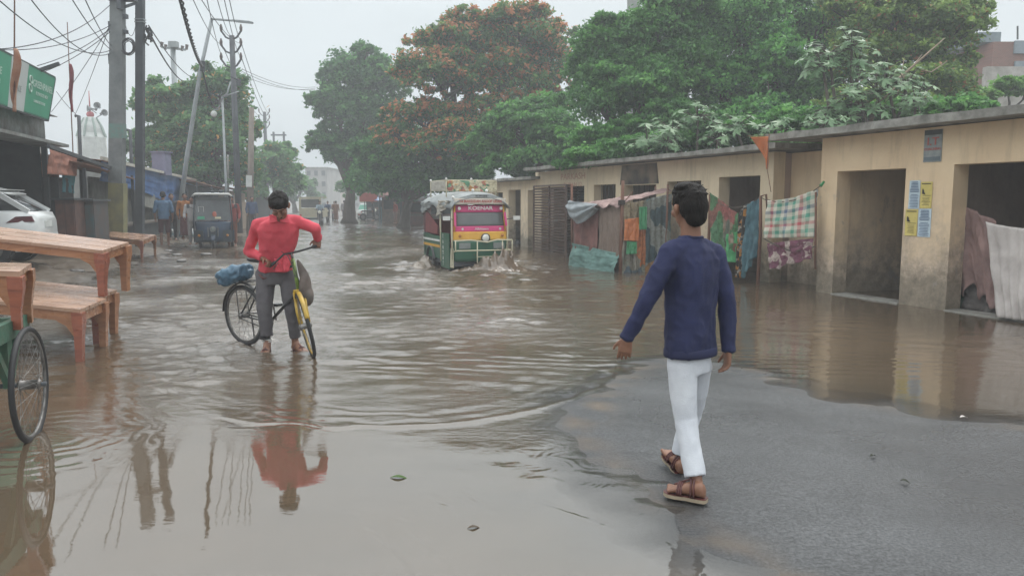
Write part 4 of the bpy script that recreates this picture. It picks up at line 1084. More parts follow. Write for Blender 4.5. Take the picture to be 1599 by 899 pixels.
# loose bare branches of the yellow-green tree are its limbs; broad-leaved pale plants rise behind the roof
def palmate(r, c, nrm, size, n=7):
    nrm = nrm.normalized(); u = nrm.orthogonal().normalized(); v = nrm.cross(u); ph = r.uniform(0, 6.28)
    vs = [c]; fs = []
    for i in range(n):
        a = ph + 2 * PI * i / n * .88; d = u * math.cos(a) + v * math.sin(a); s = nrm.cross(d)
        ln = size * (.75 + .25 * math.cos(a - ph)) * r.uniform(.85, 1.1); k = len(vs)
        vs += [c + d * ln * .45 + s * ln * .17 - nrm * .03, c + d * ln - nrm * ln * .25, c + d * ln * .45 - s * ln * .17 - nrm * .03]
        fs.append((0, k, k + 1, k + 2))
    return vs, fs
def broadleaf(label, base, tops, n, size, seed, grp='broad-leaved plants behind the storehouse roofs'):
    r = random.Random(seed); base = Vector(base)
    rt = thing('broadleaf_plant', label, 'plant', base, 0, grp)
    q = MB(); tone = []; st = MB()
    for t in tops:
        t = Vector(t) - base; md = t * .5 + Vector((r.uniform(-.4, .4), r.uniform(-.2, .2), 0)); md.z = t.z * .55
        st.tube([(0, 0, 0), md, t], [.07, .05, .03], 6)
        for i in range(n):
            d = Vector((r.gauss(0, 1), r.gauss(0, 1), r.uniform(-.5, .9))).normalized(); L_ = r.uniform(.15, .62) 
            c = t + d * L_; k = len(q.v)
            vs, fs = palmate(r, c, d * .55 + Vector((0, -.25, .85)), size * r.uniform(.6, 1.15)); q.add(vs, fs); tone += [min(1, max(0, r.gauss(.5, .25)))] * len(vs)
            st.tube([t, t + d * L_ * .5 + Vector((0, 0, .04)), c], [.012, .01, .007], 4)
    o = q.build('leaves', m_l_pale, rt, recalc=False)
    a = o.data.attributes.new('tone', 'FLOAT', 'POINT'); a.data.foreach_set('value', tone)
    st.build('stem', m_bark, rt, True)
YB = 19.5
broadleaf('pale broad-leaved plant low behind the middle roof, left of the others', at(1090, 300, 20.5).xy.to_3d(), [at(1010, 222, 20.5), at(1050, 205, 20.5), at(1090, 185, 20.3), at(1040, 225, 20), at(1130, 205, 20)], 34, .28, 51)
broadleaf('small pale broad-leaved plant behind the orange pennant', at(1160, 300, 19.5).xy.to_3d(), [at(1150, 200, 19.5), at(1210, 205, 19), at(1120, 218, 19.5)], 26, .25, 52)
broadleaf('tall pale broad-leaved plant standing against the dark creeper', at(1330, 300, 18.5).xy.to_3d(), [at(1295, 85, 18.5), at(1330, 75, 18.3), at(1340, 100, 18.5), at(1285, 105, 18.5), at(1320, 165, 18), at(1290, 180, 18), at(1350, 180, 17.5)], 30, .26, 53)
broadleaf('spreading pale broad-leaved plant just above the nearest roof', at(1390, 300, 17.5).xy.to_3d(), [at(1385, 125, 17.5), at(1415, 135, 17.5), at(1370, 145, 17.5), at(1335, 150, 17.5), at(1290, 200, 17.2), at(1430, 160, 17)], 26, .24, 54)
# bare leaning branches
bb = MB(); rr = random.Random(5)
for a, b_, r0 in (((1330, 175), (1475, 60), .045), ((1365, 165), (1440, 85), .03), ((1400, 150), (1412, 90), .02), ((1440, 110), (1480, 95), .02)):
    p, q_ = at(*a, 17.8), at(*b_, 18.6); bb.tube([p, p.lerp(q_, .35) - V(0, 0, .12), p.lerp(q_, .7) - V(0, 0, .06), q_], [r0, r0 * .8, r0 * .55, r0 * .25], 6)
for a in ((1330, 175), (1365, 165)):
    p = at(*a, 17.8); bb.tube([V(p.x - .5, p.y + .3, 0), p], [.07, .05], 6)
tag(bb.build('bare_branch', mat('dry_branch', (.26, .20, .14), .9), None, True), 'bare brown branches leaning right across the trees above the nearest roof', 'branch')
# ================================================================ left side: sheds, sign, poles
FD = (at(300, 315, 45) - at(75, 315, 20)); FD.z = 0; FD.normalize()      # direction of the left row, going away
FN = Vector((FD.y, -FD.x, 0))                                          # towards the road
F0 = at(75, 315, 20); F0.z = 0
def fl_(s, n=0., z=0.): p = F0 + FD * s + FN * n; return Vector((p.x, p.y, z))
def fs_of(px, z=1.5, n=0.):
    k = (px - CX) / F; p0 = F0 + FN * n
    return (k * (p0.y * cT + (H - z) * sT) - p0.x) / (FD.x - k * cT * FD.y)
def onf(px, py, n=0.):
    r = ray(px, py); q_ = F0 + FN * n; t = ((q_ - Vector((0, 0, H))).dot(FN)) / r.dot(FN); return Vector((r.x * t, r.y * t, H + r.z * t))
m_tin = mat('weathered_tin', (.27, .29, .28), .55, (.15, .14, .13), 2.5, .3, 12, metal=.2)
m_rusty = mat('rusty_tin', (.30, .14, .09), .8, (.17, .10, .075), 4, .3)
m_dark = mat('dark_board', (.045, .048, .05), .85, (.025, .027, .03), 3)  # near-black board colour shared by walls, roofs and panels of the sheds
m_post = mat('dark_post', (.06, .065, .07), .7)
m_brickred = mat('terracotta', (.36, .15, .10), .85, (.24, .11, .08), 5, .3)
def corrug(p00, p10, p11, p01, pitch, amp, m, name, parent, th=.004):
    """corrugated sheet, ridges running along v"""
    p00, p10, p11, p01 = map(Vector, (p00, p10, p11, p01)); n = max(8, int((p10 - p00).length / pitch * 6)); n = min(n, 420)
    nr = (p10 - p00).cross(p01 - p00).normalized(); Lw = (p10 - p00).length
    def f(u, v): return p00.lerp(p10, u).lerp(p01.lerp(p11, u), v) + nr * amp * math.sin(2 * PI * u * Lw / pitch)
    o = MB().sheet(f, n, 2).build(name, m, parent, True); md = o.modifiers.new('s', 'SOLIDIFY'); md.thickness = th; return o
def fbox(mb, s0, s1, n0, n1, z0, z1):
    return mb.hexa([fl_(s0, n0, z0), fl_(s1, n0, z0), fl_(s1, n1, z0), fl_(s0, n1, z0)], [fl_(s0, n0, z1), fl_(s1, n0, z1), fl_(s1, n1, z1), fl_(s0, n1, z1)])

# --- big open-fronted tin workshop at the left edge
sh = thing('tin_shed', 'big open-fronted tin workshop with a dark interior under the green signboard', 'shed')
s0 = -8.5; s1 = -.02
for s in (s1, -4.0, s0):
    fbox(MB(), s - .06, s + .06, -.06, .06, .1, 3.1).build('post', m_post, sh)
corrug(fl_(s0, .03, 3.08), fl_(s1, .03, 3.05), fl_(s1, .03, 3.72), fl_(s0, .03, 3.72), .09, .012, m_tin, 'fascia', sh)
o = fbox(MB(), s0 - .1, s1 + .1, -.25, .55, 2.96, 3.03).build('awning', m_tin, sh)
corrug(fl_(s0, .3, 3.74), fl_(s1 + .2, .3, 3.74), fl_(s1 + .2, -6, 4.3), fl_(s0, -6, 4.3), .09, .012, m_tin, 'roof', sh)
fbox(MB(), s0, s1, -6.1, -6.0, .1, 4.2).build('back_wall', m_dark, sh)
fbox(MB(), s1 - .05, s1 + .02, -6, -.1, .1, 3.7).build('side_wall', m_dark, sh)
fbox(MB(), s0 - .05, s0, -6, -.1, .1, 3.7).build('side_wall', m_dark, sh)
w0 = onf(53, 232, -2.0)
MB().box(w0, (.55, .1, .42)).build('painted_daylight_panel', mat('daylight_panel_white', (.55, .58, .55), .7), sh)  # solid pale box, coloured to stand for daylight in a gap
MB().box(w0 + V(0, -.07, -.03), (.32, .05, .22)).build('opening_shutter', m_dark, sh)
for i in range(3):
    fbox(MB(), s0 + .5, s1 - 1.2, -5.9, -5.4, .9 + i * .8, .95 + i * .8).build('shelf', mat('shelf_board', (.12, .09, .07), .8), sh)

# --- green signboard on top of it
sg = thing('signboard', 'large green and white signboard on the tin workshop roof at the left edge', 'sign')
nS = .42
a_ = onf(-70, 30, nS); pTR = onf(87, 122, nS); pBR = onf(76, 188, nS); pTL = onf(-60, 47, nS); pBL = onf(-60, 144, nS)
m_sgreen = mat('sign_green', (.035, .26, .15), .45, (.03, .22, .125), 1.5); m_sgrey = mat('sign_grey', (.42, .45, .44), .45, (.36, .39, .38), 2)
def spt(u, v, off=0.): return pBL.lerp(pBR, u).lerp(pTL.lerp(pTR, u), v) + FN * off
def sq(u0, u1, v0, v1, off, m, name): 
    MB().hexa([spt(u0, v0, off), spt(u1, v0, off), spt(u1, v0, off - .01), spt(u0, v0, off - .01)], [spt(u0, v1, off), spt(u1, v1, off), spt(u1, v1, off - .01), spt(u0, v1, off - .01)]).build(name, m, sg)
sq(0, 1, 0, 1, 0, m_sgreen, 'face')
def u_of(px):  # fraction along the board for a pixel column at mid height
    best = min(((abs(((spt(u / 200, .5).x) / (spt(u / 200, .5).y * cT + (H - spt(u / 200, .5).z) * sT)) * F + CX - px)), u / 200) for u in range(201)); return best[1]
u1_, u2_ = u_of(15), u_of(41)
sq(u1_, u2_, .005, .995, .006, m_sgrey, 'grey_band')
fr_ = MB()
for A, B in ((spt(0, 1), spt(1, 1)), (spt(0, 0), spt(1, 0)), (spt(1, 0), spt(1, 1)), (spt(0, 0), spt(0, 1))): fr_.beam(A - FN * .03, B - FN * .03, .06, .06)
fr_.build('frame', m_post, sg)
uxs = (spt(1, .5) - spt(0, .5)).normalized(); uys = (spt(.5, 1) - spt(.5, 0)).normalized()
tw = mat('sign_white', (.45, .60, .52), .5)
ur = (u_of(87) + u2_) / 2; q = MB()
put_text(q, 'GREENPANEL', .26, spt(ur + .03, .66, .006), uxs, uys, .9)
put_text(q, 'PLYWOOD MDF', .13, spt(ur + .03, .47, .006), uxs, uys, .9)
put_text(q, 'LAMINATES DOORS', .10, spt(ur + .01, .30, .006), uxs, uys, .9)
q.build('lettering', tw, sg); q = MB()
for dx in (-.05, .05): q.ring(spt(u2_ + .045, .62, .010) + uys * dx * 2.2, FN, .085, .018, 18, 5)
q.build('emblem', tw, sg); q = MB(); put_text(q, 'HARDWARE', .24, spt(u1_ * .55, .62, .006), uxs, uys, .9)
q.build('lettering', tw, sg); q = MB(); put_text(q, 'STORE', .14, spt(u1_ * .7, .42, .006), uxs, uys, .9)
q.build('lettering', tw, sg)
q = MB(); put_text(q, 'SALE', .22, spt((u1_ + u2_) / 2, .42, .014), uxs, uys, .8); q.build('lettering', mat('sign_faint', (.28, .32, .31), .6), sg)
for u in (.15, .5, .85): MB().beam(spt(u, .05) - FN * .06, spt(u, .0) - FN * .9 + V(0, 0, .1), .05, .05).build('bracket', m_post, sg)
MB().beam(spt(.8, 1) - FN * .05, spt(.8, 1) + FN * .4 + V(0, 0, .18), .08, .08).build('sign_lamp', m_post, sg)

# --- flags on thin canes
def thin_flag(name, label, px0, py0, px1, py1, Y, fpx, w_px, y0, y1, m, zb=0.2):
    A = at(px0, py0, Y); B = at(px1, py1, Y); rt = thing(name, label, 'flag', (0, 0, 0), 0, 'cane flags on the left side')
    MB().tube([A, A.lerp(B, .5), B], [.012, .014, .016], 6).build('cane', m_wood, rt)
    def f(u, v):
        yy = y0 + (y1 - y0) * v; wv = w_px * (math.sin(PI * min(1, v * 1.05 + .05)) ** .7) * (1 - .4 * v)
        p = at(fpx + (px1 - px0) * ((yy - py0) / max(1, (py1 - py0))) + (u - .35) * wv + .7 * math.sin(v * 8), yy, Y)
        p.y += .06 * math.sin(u * 7 + v * 6); return p
    o = MB().sheet(f, 8, 26).build('cloth', m, rt, True); md = o.modifiers.new('s', 'SOLIDIFY'); md.thickness = .004
thin_flag('cane_flag', 'faded orange flag hanging limp before the green signboard', 23, -60, 22, 165, 15.5, 23, 16, 76, 175, mat('faded_saffron', (.40, .17, .10), .8, (.50, .30, .20), 4, transl=.3))
thin_flag('cane_flag', 'thin dark red flag hanging limp against the sky right of the signboard', 105, 35, 114, 238, 21, 106, 7, 100, 175, mat('dull_red_cloth', (.30, .08, .09), .8, (.22, .06, .07), 3, transl=.2))

# --- low sheds between workshop and blue tarpaulin
ls = thing('low_shed', 'low patchwork shed with terracotta and tin roof sheets right of the workshop', 'shed')
sA_, sB_ = .15, fs_of(172)
corrug(fl_(sA_, .9, 2.55), fl_(sB_, .9, 2.30), fl_(sB_, -1.5, 2.75), fl_(sA_, -1.5, 3.0), .10, .012, m_rusty, 'roof', ls)
corrug(fl_(sA_, -1.4, 3.0), fl_(sB_ + 1, -1.4, 2.9), fl_(sB_ + 1, -5.5, 3.6), fl_(sA_, -5.5, 3.8), .10, .012, m_dark, 'rear_roof', ls)
fbox(MB(), sA_, sB_, -1.6, -1.5, .1, 2.8).build('back_wall', m_brickred, ls)
for s in (sA_ + .4, (sA_ + sB_) / 2, sB_ - .1): fbox(MB(), s, s + .08, .7, .78, .1, 2.45).build('post', m_post, ls)
MB().beam(onf(75, 228, .9), onf(172, 262, .9), .07, .09).build('eave_beam', m_post, ls)
q = MB(); a = onf(75, 245, .5); b_ = onf(118, 244, .5)
cloth_sheet(onf(76, 272, .5), onf(118, 275, .5), onf(120, 240, .5), onf(76, 232, .5), m_brickred, 'orange_cloth', ls, 4, .03, seed=61)
cloth_sheet(onf(97, 300, .2), onf(117, 302, .2), onf(117, 268, .2), onf(98, 268, .2), mat('teal_paint_cloth', (.05, .20, .24), .8), 'teal_cloth', ls, 2, .02, seed=62)
fbox(MB(), sA_ + .1, sA_ + 1.4, -.6, .2, .1, 2.2).build('dark_cupboard', m_dark, ls)

# --- brown-red and teal cabins (roadside stalls)
def cabin(label, px0, px1, Y, ytop, m, m2):
    A, B = at(px0, ytop, Y), at(px1, ytop, Y); w_ = B.x - A.x; zb = .26; ht = A.z - zb
    rt = thing('stall_cabin', label, 'stall', ((A.x + B.x) / 2, Y, zb), R(6), 'roadside stall cabins on the left')
    MB().box((0, .45, ht / 2 + .06), (w_, .9, ht - .12)).build('body', m, rt)
    for x in (-1, 1):
        for y in (.06, .84): MB().box((x * (w_ / 2 - .05), y, .0), (.06, .06, .13)).build('leg', m_post, rt)
    MB().box((0, .42, ht + .02), (w_ + .1, 1.1, .05)).build('lid', m_post, rt)
    for i in range(2): MB().box((-w_ / 4 + i * w_ / 2, -.012, ht / 2 + .05), (w_ / 2 - .04, .022, ht - .3)).build('door_panel', m2, rt)
cabin('dark brown-red cabin beside the white car, left of the pair', 86, 115, 19.6, 312, mat('cabin_rust', (.13, .065, .05), .7, (.08, .05, .045), 4), mat('cabin_rust_b', (.17, .08, .06), .7, (.10, .06, .05), 4))
cabin('dark teal-stained cabin beside the concrete pole, right of the pair', 117, 145, 20.2, 314, mat('cabin_teal', (.06, .07, .075), .7, (.09, .06, .05), 3), mat('cabin_teal_b', (.05, .10, .11), .7, (.10, .07, .06), 3))

# --- blue tarpaulin shed
bs = thing('tarpaulin_shed', 'long shed with a blue tarpaulin front and pale roof edge behind the poles', 'shed')
sC, sD = fs_of(152), fs_of(308)
m_btarp = mat('blue_tarpaulin', (.075, .19, .46), .5, (.05, .12, .30), 2.2, .3)
cloth_sheet(onf(155, 283, .35), onf(306, 325, .35), onf(308, 283, .5), onf(158, 249, .5), m_btarp, 'tarpaulin', bs, 9, .05, seed=63, hem=.12, nu=110)
corrug(onf(150, 249, .6), onf(312, 282, .6), fl_(sD, -3.2, 3.05), fl_(sC, -3.2, 3.2), .10, .012, m_rusty, 'roof', bs)
MB().beam(onf(158, 247, .66), onf(306, 281, .66), .06, .10).build('roof_edge', mat('pale_edge', (.50, .48, .42), .7), bs)
m_gwall = mat('grey_sheet_wall', (.20, .20, .18), .85, (.11, .11, .10), 2.4)
fbox(MB(), sC, sD, -.25, -.15, .15, 2.35).build('front_wall', m_gwall, bs)
for px in (160, 196, 236, 276): s = fs_of(px); fbox(MB(), s, s + .08, .2, .28, .1, 2.3).build('post', m_post, bs)
fbox(MB(), sC + .3, sD - .3, .1, .7, .75, .82).build('counter', mat('counter_board', (.14, .12, .10), .7), bs)
fbox(MB(), sC + .4, sD - .4, .15, .6, .12, .74).build('counter_front', m_dark, bs)
cloth_sheet(onf(222, 322, .3), onf(262, 330, .3), onf(262, 295, .3), onf(222, 288, .3), mat('pale_patch', (.30, .31, .28), .7, (.2, .2, .18), 5), 'pale_curtain', bs, 3, .02, seed=64)
tag(MB().box2(at(252, 246, 33) + V(-.28, -.3, -.75), at(252, 246, 33) + V(.28, .3, .2)).box(at(252, 238, 33), (.66, .7, .05)).build('water_tank', mat('mauve_tank', (.20, .20, .30), .6)), 'small mauve water tank on the roof behind the blue tarpaulin', 'tank')

# --- farther roofs
m_farroof = mat('far_tin', (.30, .30, .28), .7, (.2, .17, .15), 3)
def far_shed(label, px0, px1, Y0, Y1, ytop0, ytop1, ybot0, ybot1, mr_, mw_, seed, open_=True):
    rt = thing('roadside_shed', label, 'shed', (0, 0, 0), 0, 'roadside sheds up the left of the street')
    a, b_ = at(px0, ytop0, Y0), at(px1, ytop1, Y1); c, d = at(px0, ybot0, Y0), at(px1, ybot1, Y1)
    back = V(-3, 1.5, .35)
    corrug(a, b_, b_ + back, a + back, .3, .02, mr_, 'roof', rt, .02)
    g0 = V(a.x, a.y, .1) - V(.5, -.2, 0); g1 = V(b_.x, b_.y, .1) - V(.5, -.2, 0)
    MB().hexa([g0, g1, g1 + V(-.15, .07, 0), g0 + V(-.15, .07, 0)], [V(g0.x, g0.y, a.z - .1), V(g1.x, g1.y, b_.z - .1), V(g1.x - .15, g1.y + .07, b_.z - .1), V(g0.x - .15, g0.y + .07, a.z - .1)]).build('wall', mw_, rt)
    for t in (0.02, .5, .98):
        p = a.lerp(b_, t); MB().tube([V(p.x, p.y, .05), p], .05, 6).build('post', m_post, rt)
m_mudwall = mat('mud_wall', (.34, .26, .19), .9, (.24, .19, .15), 3)
far_shed('rusty red roofed shed behind the blue rickshaw', 306, 352, 37, 43, 284, 296, 330, 332, m_rusty, m_dark, 1)
far_shed('pale roofed shed above the blue rickshaw', 285, 345, 44, 50, 262, 276, 320, 320, m_farroof, m_brickred, 2)
far_shed('small shed with a sandy side wall right of the blue rickshaw', 352, 392, 44, 54, 292, 300, 335, 335, m_rusty, m_mudwall, 3)
far_shed('low dark shed left of the pale truck', 395, 440, 60, 72, 303, 308, 330, 330, m_farroof, m_dark, 4)
tag(MB().hexa([gp(362, 362), gp(398, 352), gp(398, 352) + V(-.3, 0, 0), gp(362, 362) + V(-.3, 0, 0)], [gp(362, 362) + V(0, 0, 1.6), gp(398, 352) + V(0, 0, 1.5), gp(398, 352) + V(-.3, 0, 1.5), gp(362, 362) + V(-.3, 0, 1.6)]).build('mud_wall', m_mudwall), 'low sandy mud wall right of the blue rickshaw', 'wall')

# --- shrine tower with loudspeakers
YS = 62
tw_ = thing('shrine_tower', 'whitewashed shrine spire with a red finial behind the low roofs', 'shrine', at(150, 330, YS).xy.to_3d())
m_wash = mat('whitewash', (.62, .64, .62), .85, (.48, .50, .48), 2.5)
tz = lambda py: at(150, py, YS).z
m2p = YS / F
q = MB()
prof = [(262, 22), (215, 21), (208, 17), (197, 15), (188, 11), (184, 9), (183, 6)]
rings = [((0, 0, tz(y)), (r * m2p, 0, 0), (0, r * m2p, 0)) for y, r in prof]
q.loft(rings, 8); q.build('spire', m_wash, tw_)
MB().box((0, 0, tz(262) / 2), (2.3, 2.3, tz(262))).build('base', m_gwall, tw_)
q = MB()
for k in range(8):
    a = k * PI / 4; q.tube([Vector((math.cos(a) * 21 * m2p, math.sin(a) * 21 * m2p, tz(214))), Vector((math.cos(a) * 15.5 * m2p, math.sin(a) * 15.5 * m2p, tz(197))), Vector((math.cos(a) * 9 * m2p, math.sin(a) * 9 * m2p, tz(185)))], .09, 5)
q.build('rib', mat('green_trim', (.30, .38, .34), .8), tw_)
MB().ball((0, 0, tz(179)), (5.5 * m2p, 5.5 * m2p, 5 * m2p)).tube([(0, 0, tz(176)), (0, 0, tz(142))], [.07, .03], 6).build('finial', mat('shrine_red', (.45, .06, .07), .6), tw_, True)
for dx, dz, ax in ((-8, 170, -1), (11, 177, 1), (3, 166, .2)):
    ls_ = thing('loudspeaker', 'grey horn loudspeaker on the shrine spire, ' + ('left one' if dx < 0 else 'right lower one' if dx > 5 else 'middle upper one'), 'loudspeaker', at(150 + dx, dz, YS), 0, 'horn loudspeakers')
    d = Vector((ax, -.8, .1)).normalized()
    MB().tube([d * -.3, d * -.1, d * .12, d * .26], [.05, .07, .16, .27], 12, caps=False).build('horn', mat('horn_grey', (.25, .27, .28), .5), ls_, True)
    MB().tube([d * -.42, d * -.3], [.1, .11], 10).build('driver_unit', m_post, ls_)
    MB().tube([(0, 0, -.05), Vector((-dx * m2p, 0, -.35))], .03, 6).build('bracket', m_post, ls_)

# --- poles
m_pconc = mat('pole_concrete', (.20, .215, .215), .85, (.13, .14, .145), 2.5, .3)
m_psteel = mat('pole_steel', (.075, .085, .095), .6, (.05, .055, .065), 3)
m_galv = mat('galvanised', (.33, .36, .37), .5, (.24, .26, .27), 3, metal=.3)
def pole_pts(px0, py0, px1, py1, Y): return at(px0, py0, Y), at(px1, py1, Y)
YP = 23.0
cp = thing('utility_pole', 'thick rectangular concrete pole with a yellow-painted foot and a bundle of cable', 'pole')
a, b_ = at(183, 398, YP), at(184, -60, YP); a.z = .15; wC = 23 / F * YP
q = MB(); q.hexa([a + V(-wC * .5, -.12, 0), a + V(wC * .5, -.12, 0), a + V(wC * .5, .12, 0), a + V(-wC * .5, .12, 0)], [b_ + V(-wC * .40, -.1, 0), b_ + V(wC * .40, -.1, 0), b_ + V(wC * .40, .1, 0), b_ + V(-wC * .40, .1, 0)])
q.build('shaft', m_pconc, cp)
pz0, pz1 = at(184, 366, YP).z, at(184, 286, YP).z
MB().beam(V(at(184, 366, YP).x, YP, pz0), V(at(184, 286, YP).x, YP, pz1), wC + .012, .256, (0, 1, 0)).build('painted_foot', mat('faded_yellow', (.27, .25, .12), .85, (.17, .17, .11), 2.5), cp)
MB().box(at(184, 205, YP), (wC * .92, .235, .42)).build('number_plate', mat('faded_teal', (.13, .25, .22), .8, (.17, .2, .19), 9), cp)
q = MB(); rr = random.Random(2)
for i in range(7): q.ring(at(200 + rr.uniform(-1, 1), 73 + rr.uniform(-1, 1), YP - .14), (.25, 1, rr.uniform(-.1, .1)), .17 + .012 * i, .012, 22, 5)
q.build('cable_coil', mat('black_cable', (.03, .03, .035), .6), cp)
q = MB(); q.box(at(190, -2, YP - .05), (wC * 1.7, .35, .12)).box(at(188, 8, YP - .15), (.14, .2, .25)); q.build('cap', m_psteel, cp)
q = MB(); q.box(at(173, 43, YP), (.05, .2, .3)).box(at(173, 93, YP), (.05, .2, .3)).box(at(196, 26, YP), (.1, .15, .12)).box(at(196, 50, YP), (.1, .15, .1)); q.build('clamp', m_psteel, cp)
YQ = 23.6
sp = thing('utility_pole', 'slim dark steel pole right beside the thick concrete pole', 'pole')
a, b_ = at(219, 396, YQ), at(219, -60, YQ); a.z = .15
MB().beam(a, b_, 11.5 / F * YQ, .16, (0, 1, 0)).build('shaft', m_psteel, sp)
MB().box(at(219, 31, YQ), (13.5 / F * YQ, .2, .03)).box(at(219, 35, YQ), (13.5 / F * YQ, .2, .03)).build('band', m_galv, sp)
q = MB()
for i in range(12): 
    c = at(228 + rr.uniform(-3, 5), 46 + rr.uniform(-12, 14), YQ); q.tube([c, c + V(rr.uniform(-.1, .1), 0, -.12), c + V(rr.uniform(-.12, .12), 0, -.25)], .025, 5)
q.build('cable_joint', MATS['black_cable'], sp)
tag(MB().beam(at(195, 11, YP), at(215, 4, YQ), .05, .08).build('cross_brace', m_psteel), 'short steel brace joining the concrete and the steel pole near the top', 'brace')

YL = 30.0
lp = thing('street_lamp', 'leaning grey street lamp with a long flat arm over the blue rickshaw', 'street lamp')
a, b_ = at(273, 385, YL), at(331, 29, YL); 
mid = at(313, 110, YL)
MB().tube([a, at(292, 245, YL), mid, b_], [.10, .085, .07, .06], 10).build('mast', m_galv, lp, True)
c = at(368, 33, YL - 1.0)
MB().tube([b_ + V(0, 0, -.02), c], [.045, .035], 8).build('arm', m_galv, lp, True)
MB().beam(at(366, 33, YL - 1.0), at(392, 35.5, YL - 1.4), .22, .07).build('lamp_head', m_galv, lp)
q = MB(); q.tube([at(317, 96, YL), at(316, 112, YL)], .10, 8); q.build('clamp', m_psteel, lp)

YV = 36.0
def vpole(label, px, ytop, ybase, Y, ys, half, r, m, zb=None, lean=0):
    rt = thing('power_pole', label, 'pole'); b_ = at(px, ytop, Y); a = V(b_.x - lean, Y, zb if zb is not None else .1)
    MB().tube([a, b_], [r * 1.3, r], 10).build('shaft', m, rt, True)
    for y in ys:
        c = at(px, y + half * .7, Y)
        k = half / F * Y
        q = MB(); q.tube([c + V(-k, -.05, k * .85), c + V(-k * .55, -.05, k * .22), c, c + V(k * .55, -.05, k * .22), c + V(k, -.05, k * .85)], .045, 6); q.build('cross_arm', m, rt)
        for sgn in (-1, 1):
            MB().tube([c + V(sgn * k, -.05, k * .8), c + V(sgn * k, -.05, k * 1.15), c + V(sgn * k, -.05, k * 1.5)], [.05, .075, .03], 8).build('insulator', mat('insulator_brown', (.10, .07, .06), .3), rt)
    return rt
vp = vpole('tall dark power pole with three V-shaped arms among the leaves', 362, 56, 0, YV, (52, 74, 96), 15, .12, m_psteel)
MB().tube([at(362, 120, YV - .3), at(376, 127, YV - .3)], .06, 6).build('switch_bar', m_psteel, vp)
MB().tube([at(372, 127, YV - .3), at(372, 134, YV - .3)], .12, 8).build('bell_lamp', m_psteel, vp)
vpole('small distant power pole with three V-shaped arms', 413, 175, 0, 78, (176, 186, 196), 8, .16, m_psteel)
tpole = thing('transformer_pole', 'T-shaped pole carrying a small grey box above the trees on the left', 'pole')
YT = 48; c = at(270, 75, YT)
MB().tube([V(c.x, YT, .1), c], [.2, .16], 8).build('shaft', m_galv, tpole, True)
MB().beam(at(252, 74, YT), at(290, 78, YT), .12, .12).build('cross_arm', m_galv, tpole)
MB().box(at(271, 70, YT - .2), (.5, .4, .34)).build('box', m_galv, tpole)
for px, py in ((252, 70), (258, 74), (284, 76), (291, 74)): MB().tube([at(px, py + 4, YT), at(px + 1, py - 4, YT)], [.07, .1], 7).build('insulator', MATS['insulator_brown'], tpole)
hp = thing('double_pole', 'distant double pole with a crossbar at the end of the street', 'pole'); YH = 92
for px in (427, 443): MB().tube([V(at(px, 206, YH).x, YH, 0), at(px, 206, YH)], .13, 7).build('shaft', m_psteel, hp)
MB().beam(at(423, 211, YH), at(447, 211, YH), .18, .18).build('cross_bar', m_psteel, hp)
p1 = thing('concrete_post', 'brown concrete pole with a white painted band right of the blue rickshaw', 'pole'); YB_ = 40
MB().tube([V(at(389, 340, YB_).x, YB_, 0), at(393, 168, YB_)], [.19, .13], 8).build('shaft', mat('brown_concrete', (.24, .20, .17), .85, (.17, .15, .13), 3), p1, True)
MB().tube([at(390, 292, YB_), at(390, 274, YB_)], .20, 8).build('white_band', m_wash, p1)
p2 = thing('thin_pole', 'thin grey tube pole with a kinked bracket in front of the left tree', 'pole'); YZ = 35
MB().tube([V(at(352, 350, YZ).x, YZ, 0), at(353, 290, YZ), at(347, 152, YZ)], [.07, .06, .05], 7).build('shaft', m_galv, p2, True)
MB().tube([at(347, 152, YZ), at(355, 146, YZ), at(360, 128, YZ)], .035, 6).tube([at(347, 152, YZ), at(373, 143, YZ)], .03, 6).build('bracket', m_galv, p2, True)
MB().ball(at(334, 178, YZ), (.14, .1, .14)).build('round_lamp', m_wash, p2, True)
MB().tube([at(347, 170, YZ), at(334, 172, YZ), at(334, 176, YZ)], .02, 5).build('lamp_bracket', m_galv, p2)
tag(MB().tube([gp(357, 352) + V(0, 0, -.1), at(356, 243, 41)], [.07, .045], 7).build('white_pole', m_wash, None, True), 'short pale leaning post right above the blue rickshaw', 'post')
for i, (px, py, yy, lab) in enumerate(((123, 181, 27, 'short pipe with an elbow on the low roofs, left of the concrete pole'), (203, 203, 28, 'short pipe with an elbow between the two big poles'))):
    A = at(px, 235, yy); B = at(px, py, yy)
    tag(MB().tube([V(A.x, yy, 1.5), B, B + V(-.12, 0, 0)], .06, 7).build('roof_pipe', m_psteel, None, True), lab, 'pipe', 'pipes on the low roofs')

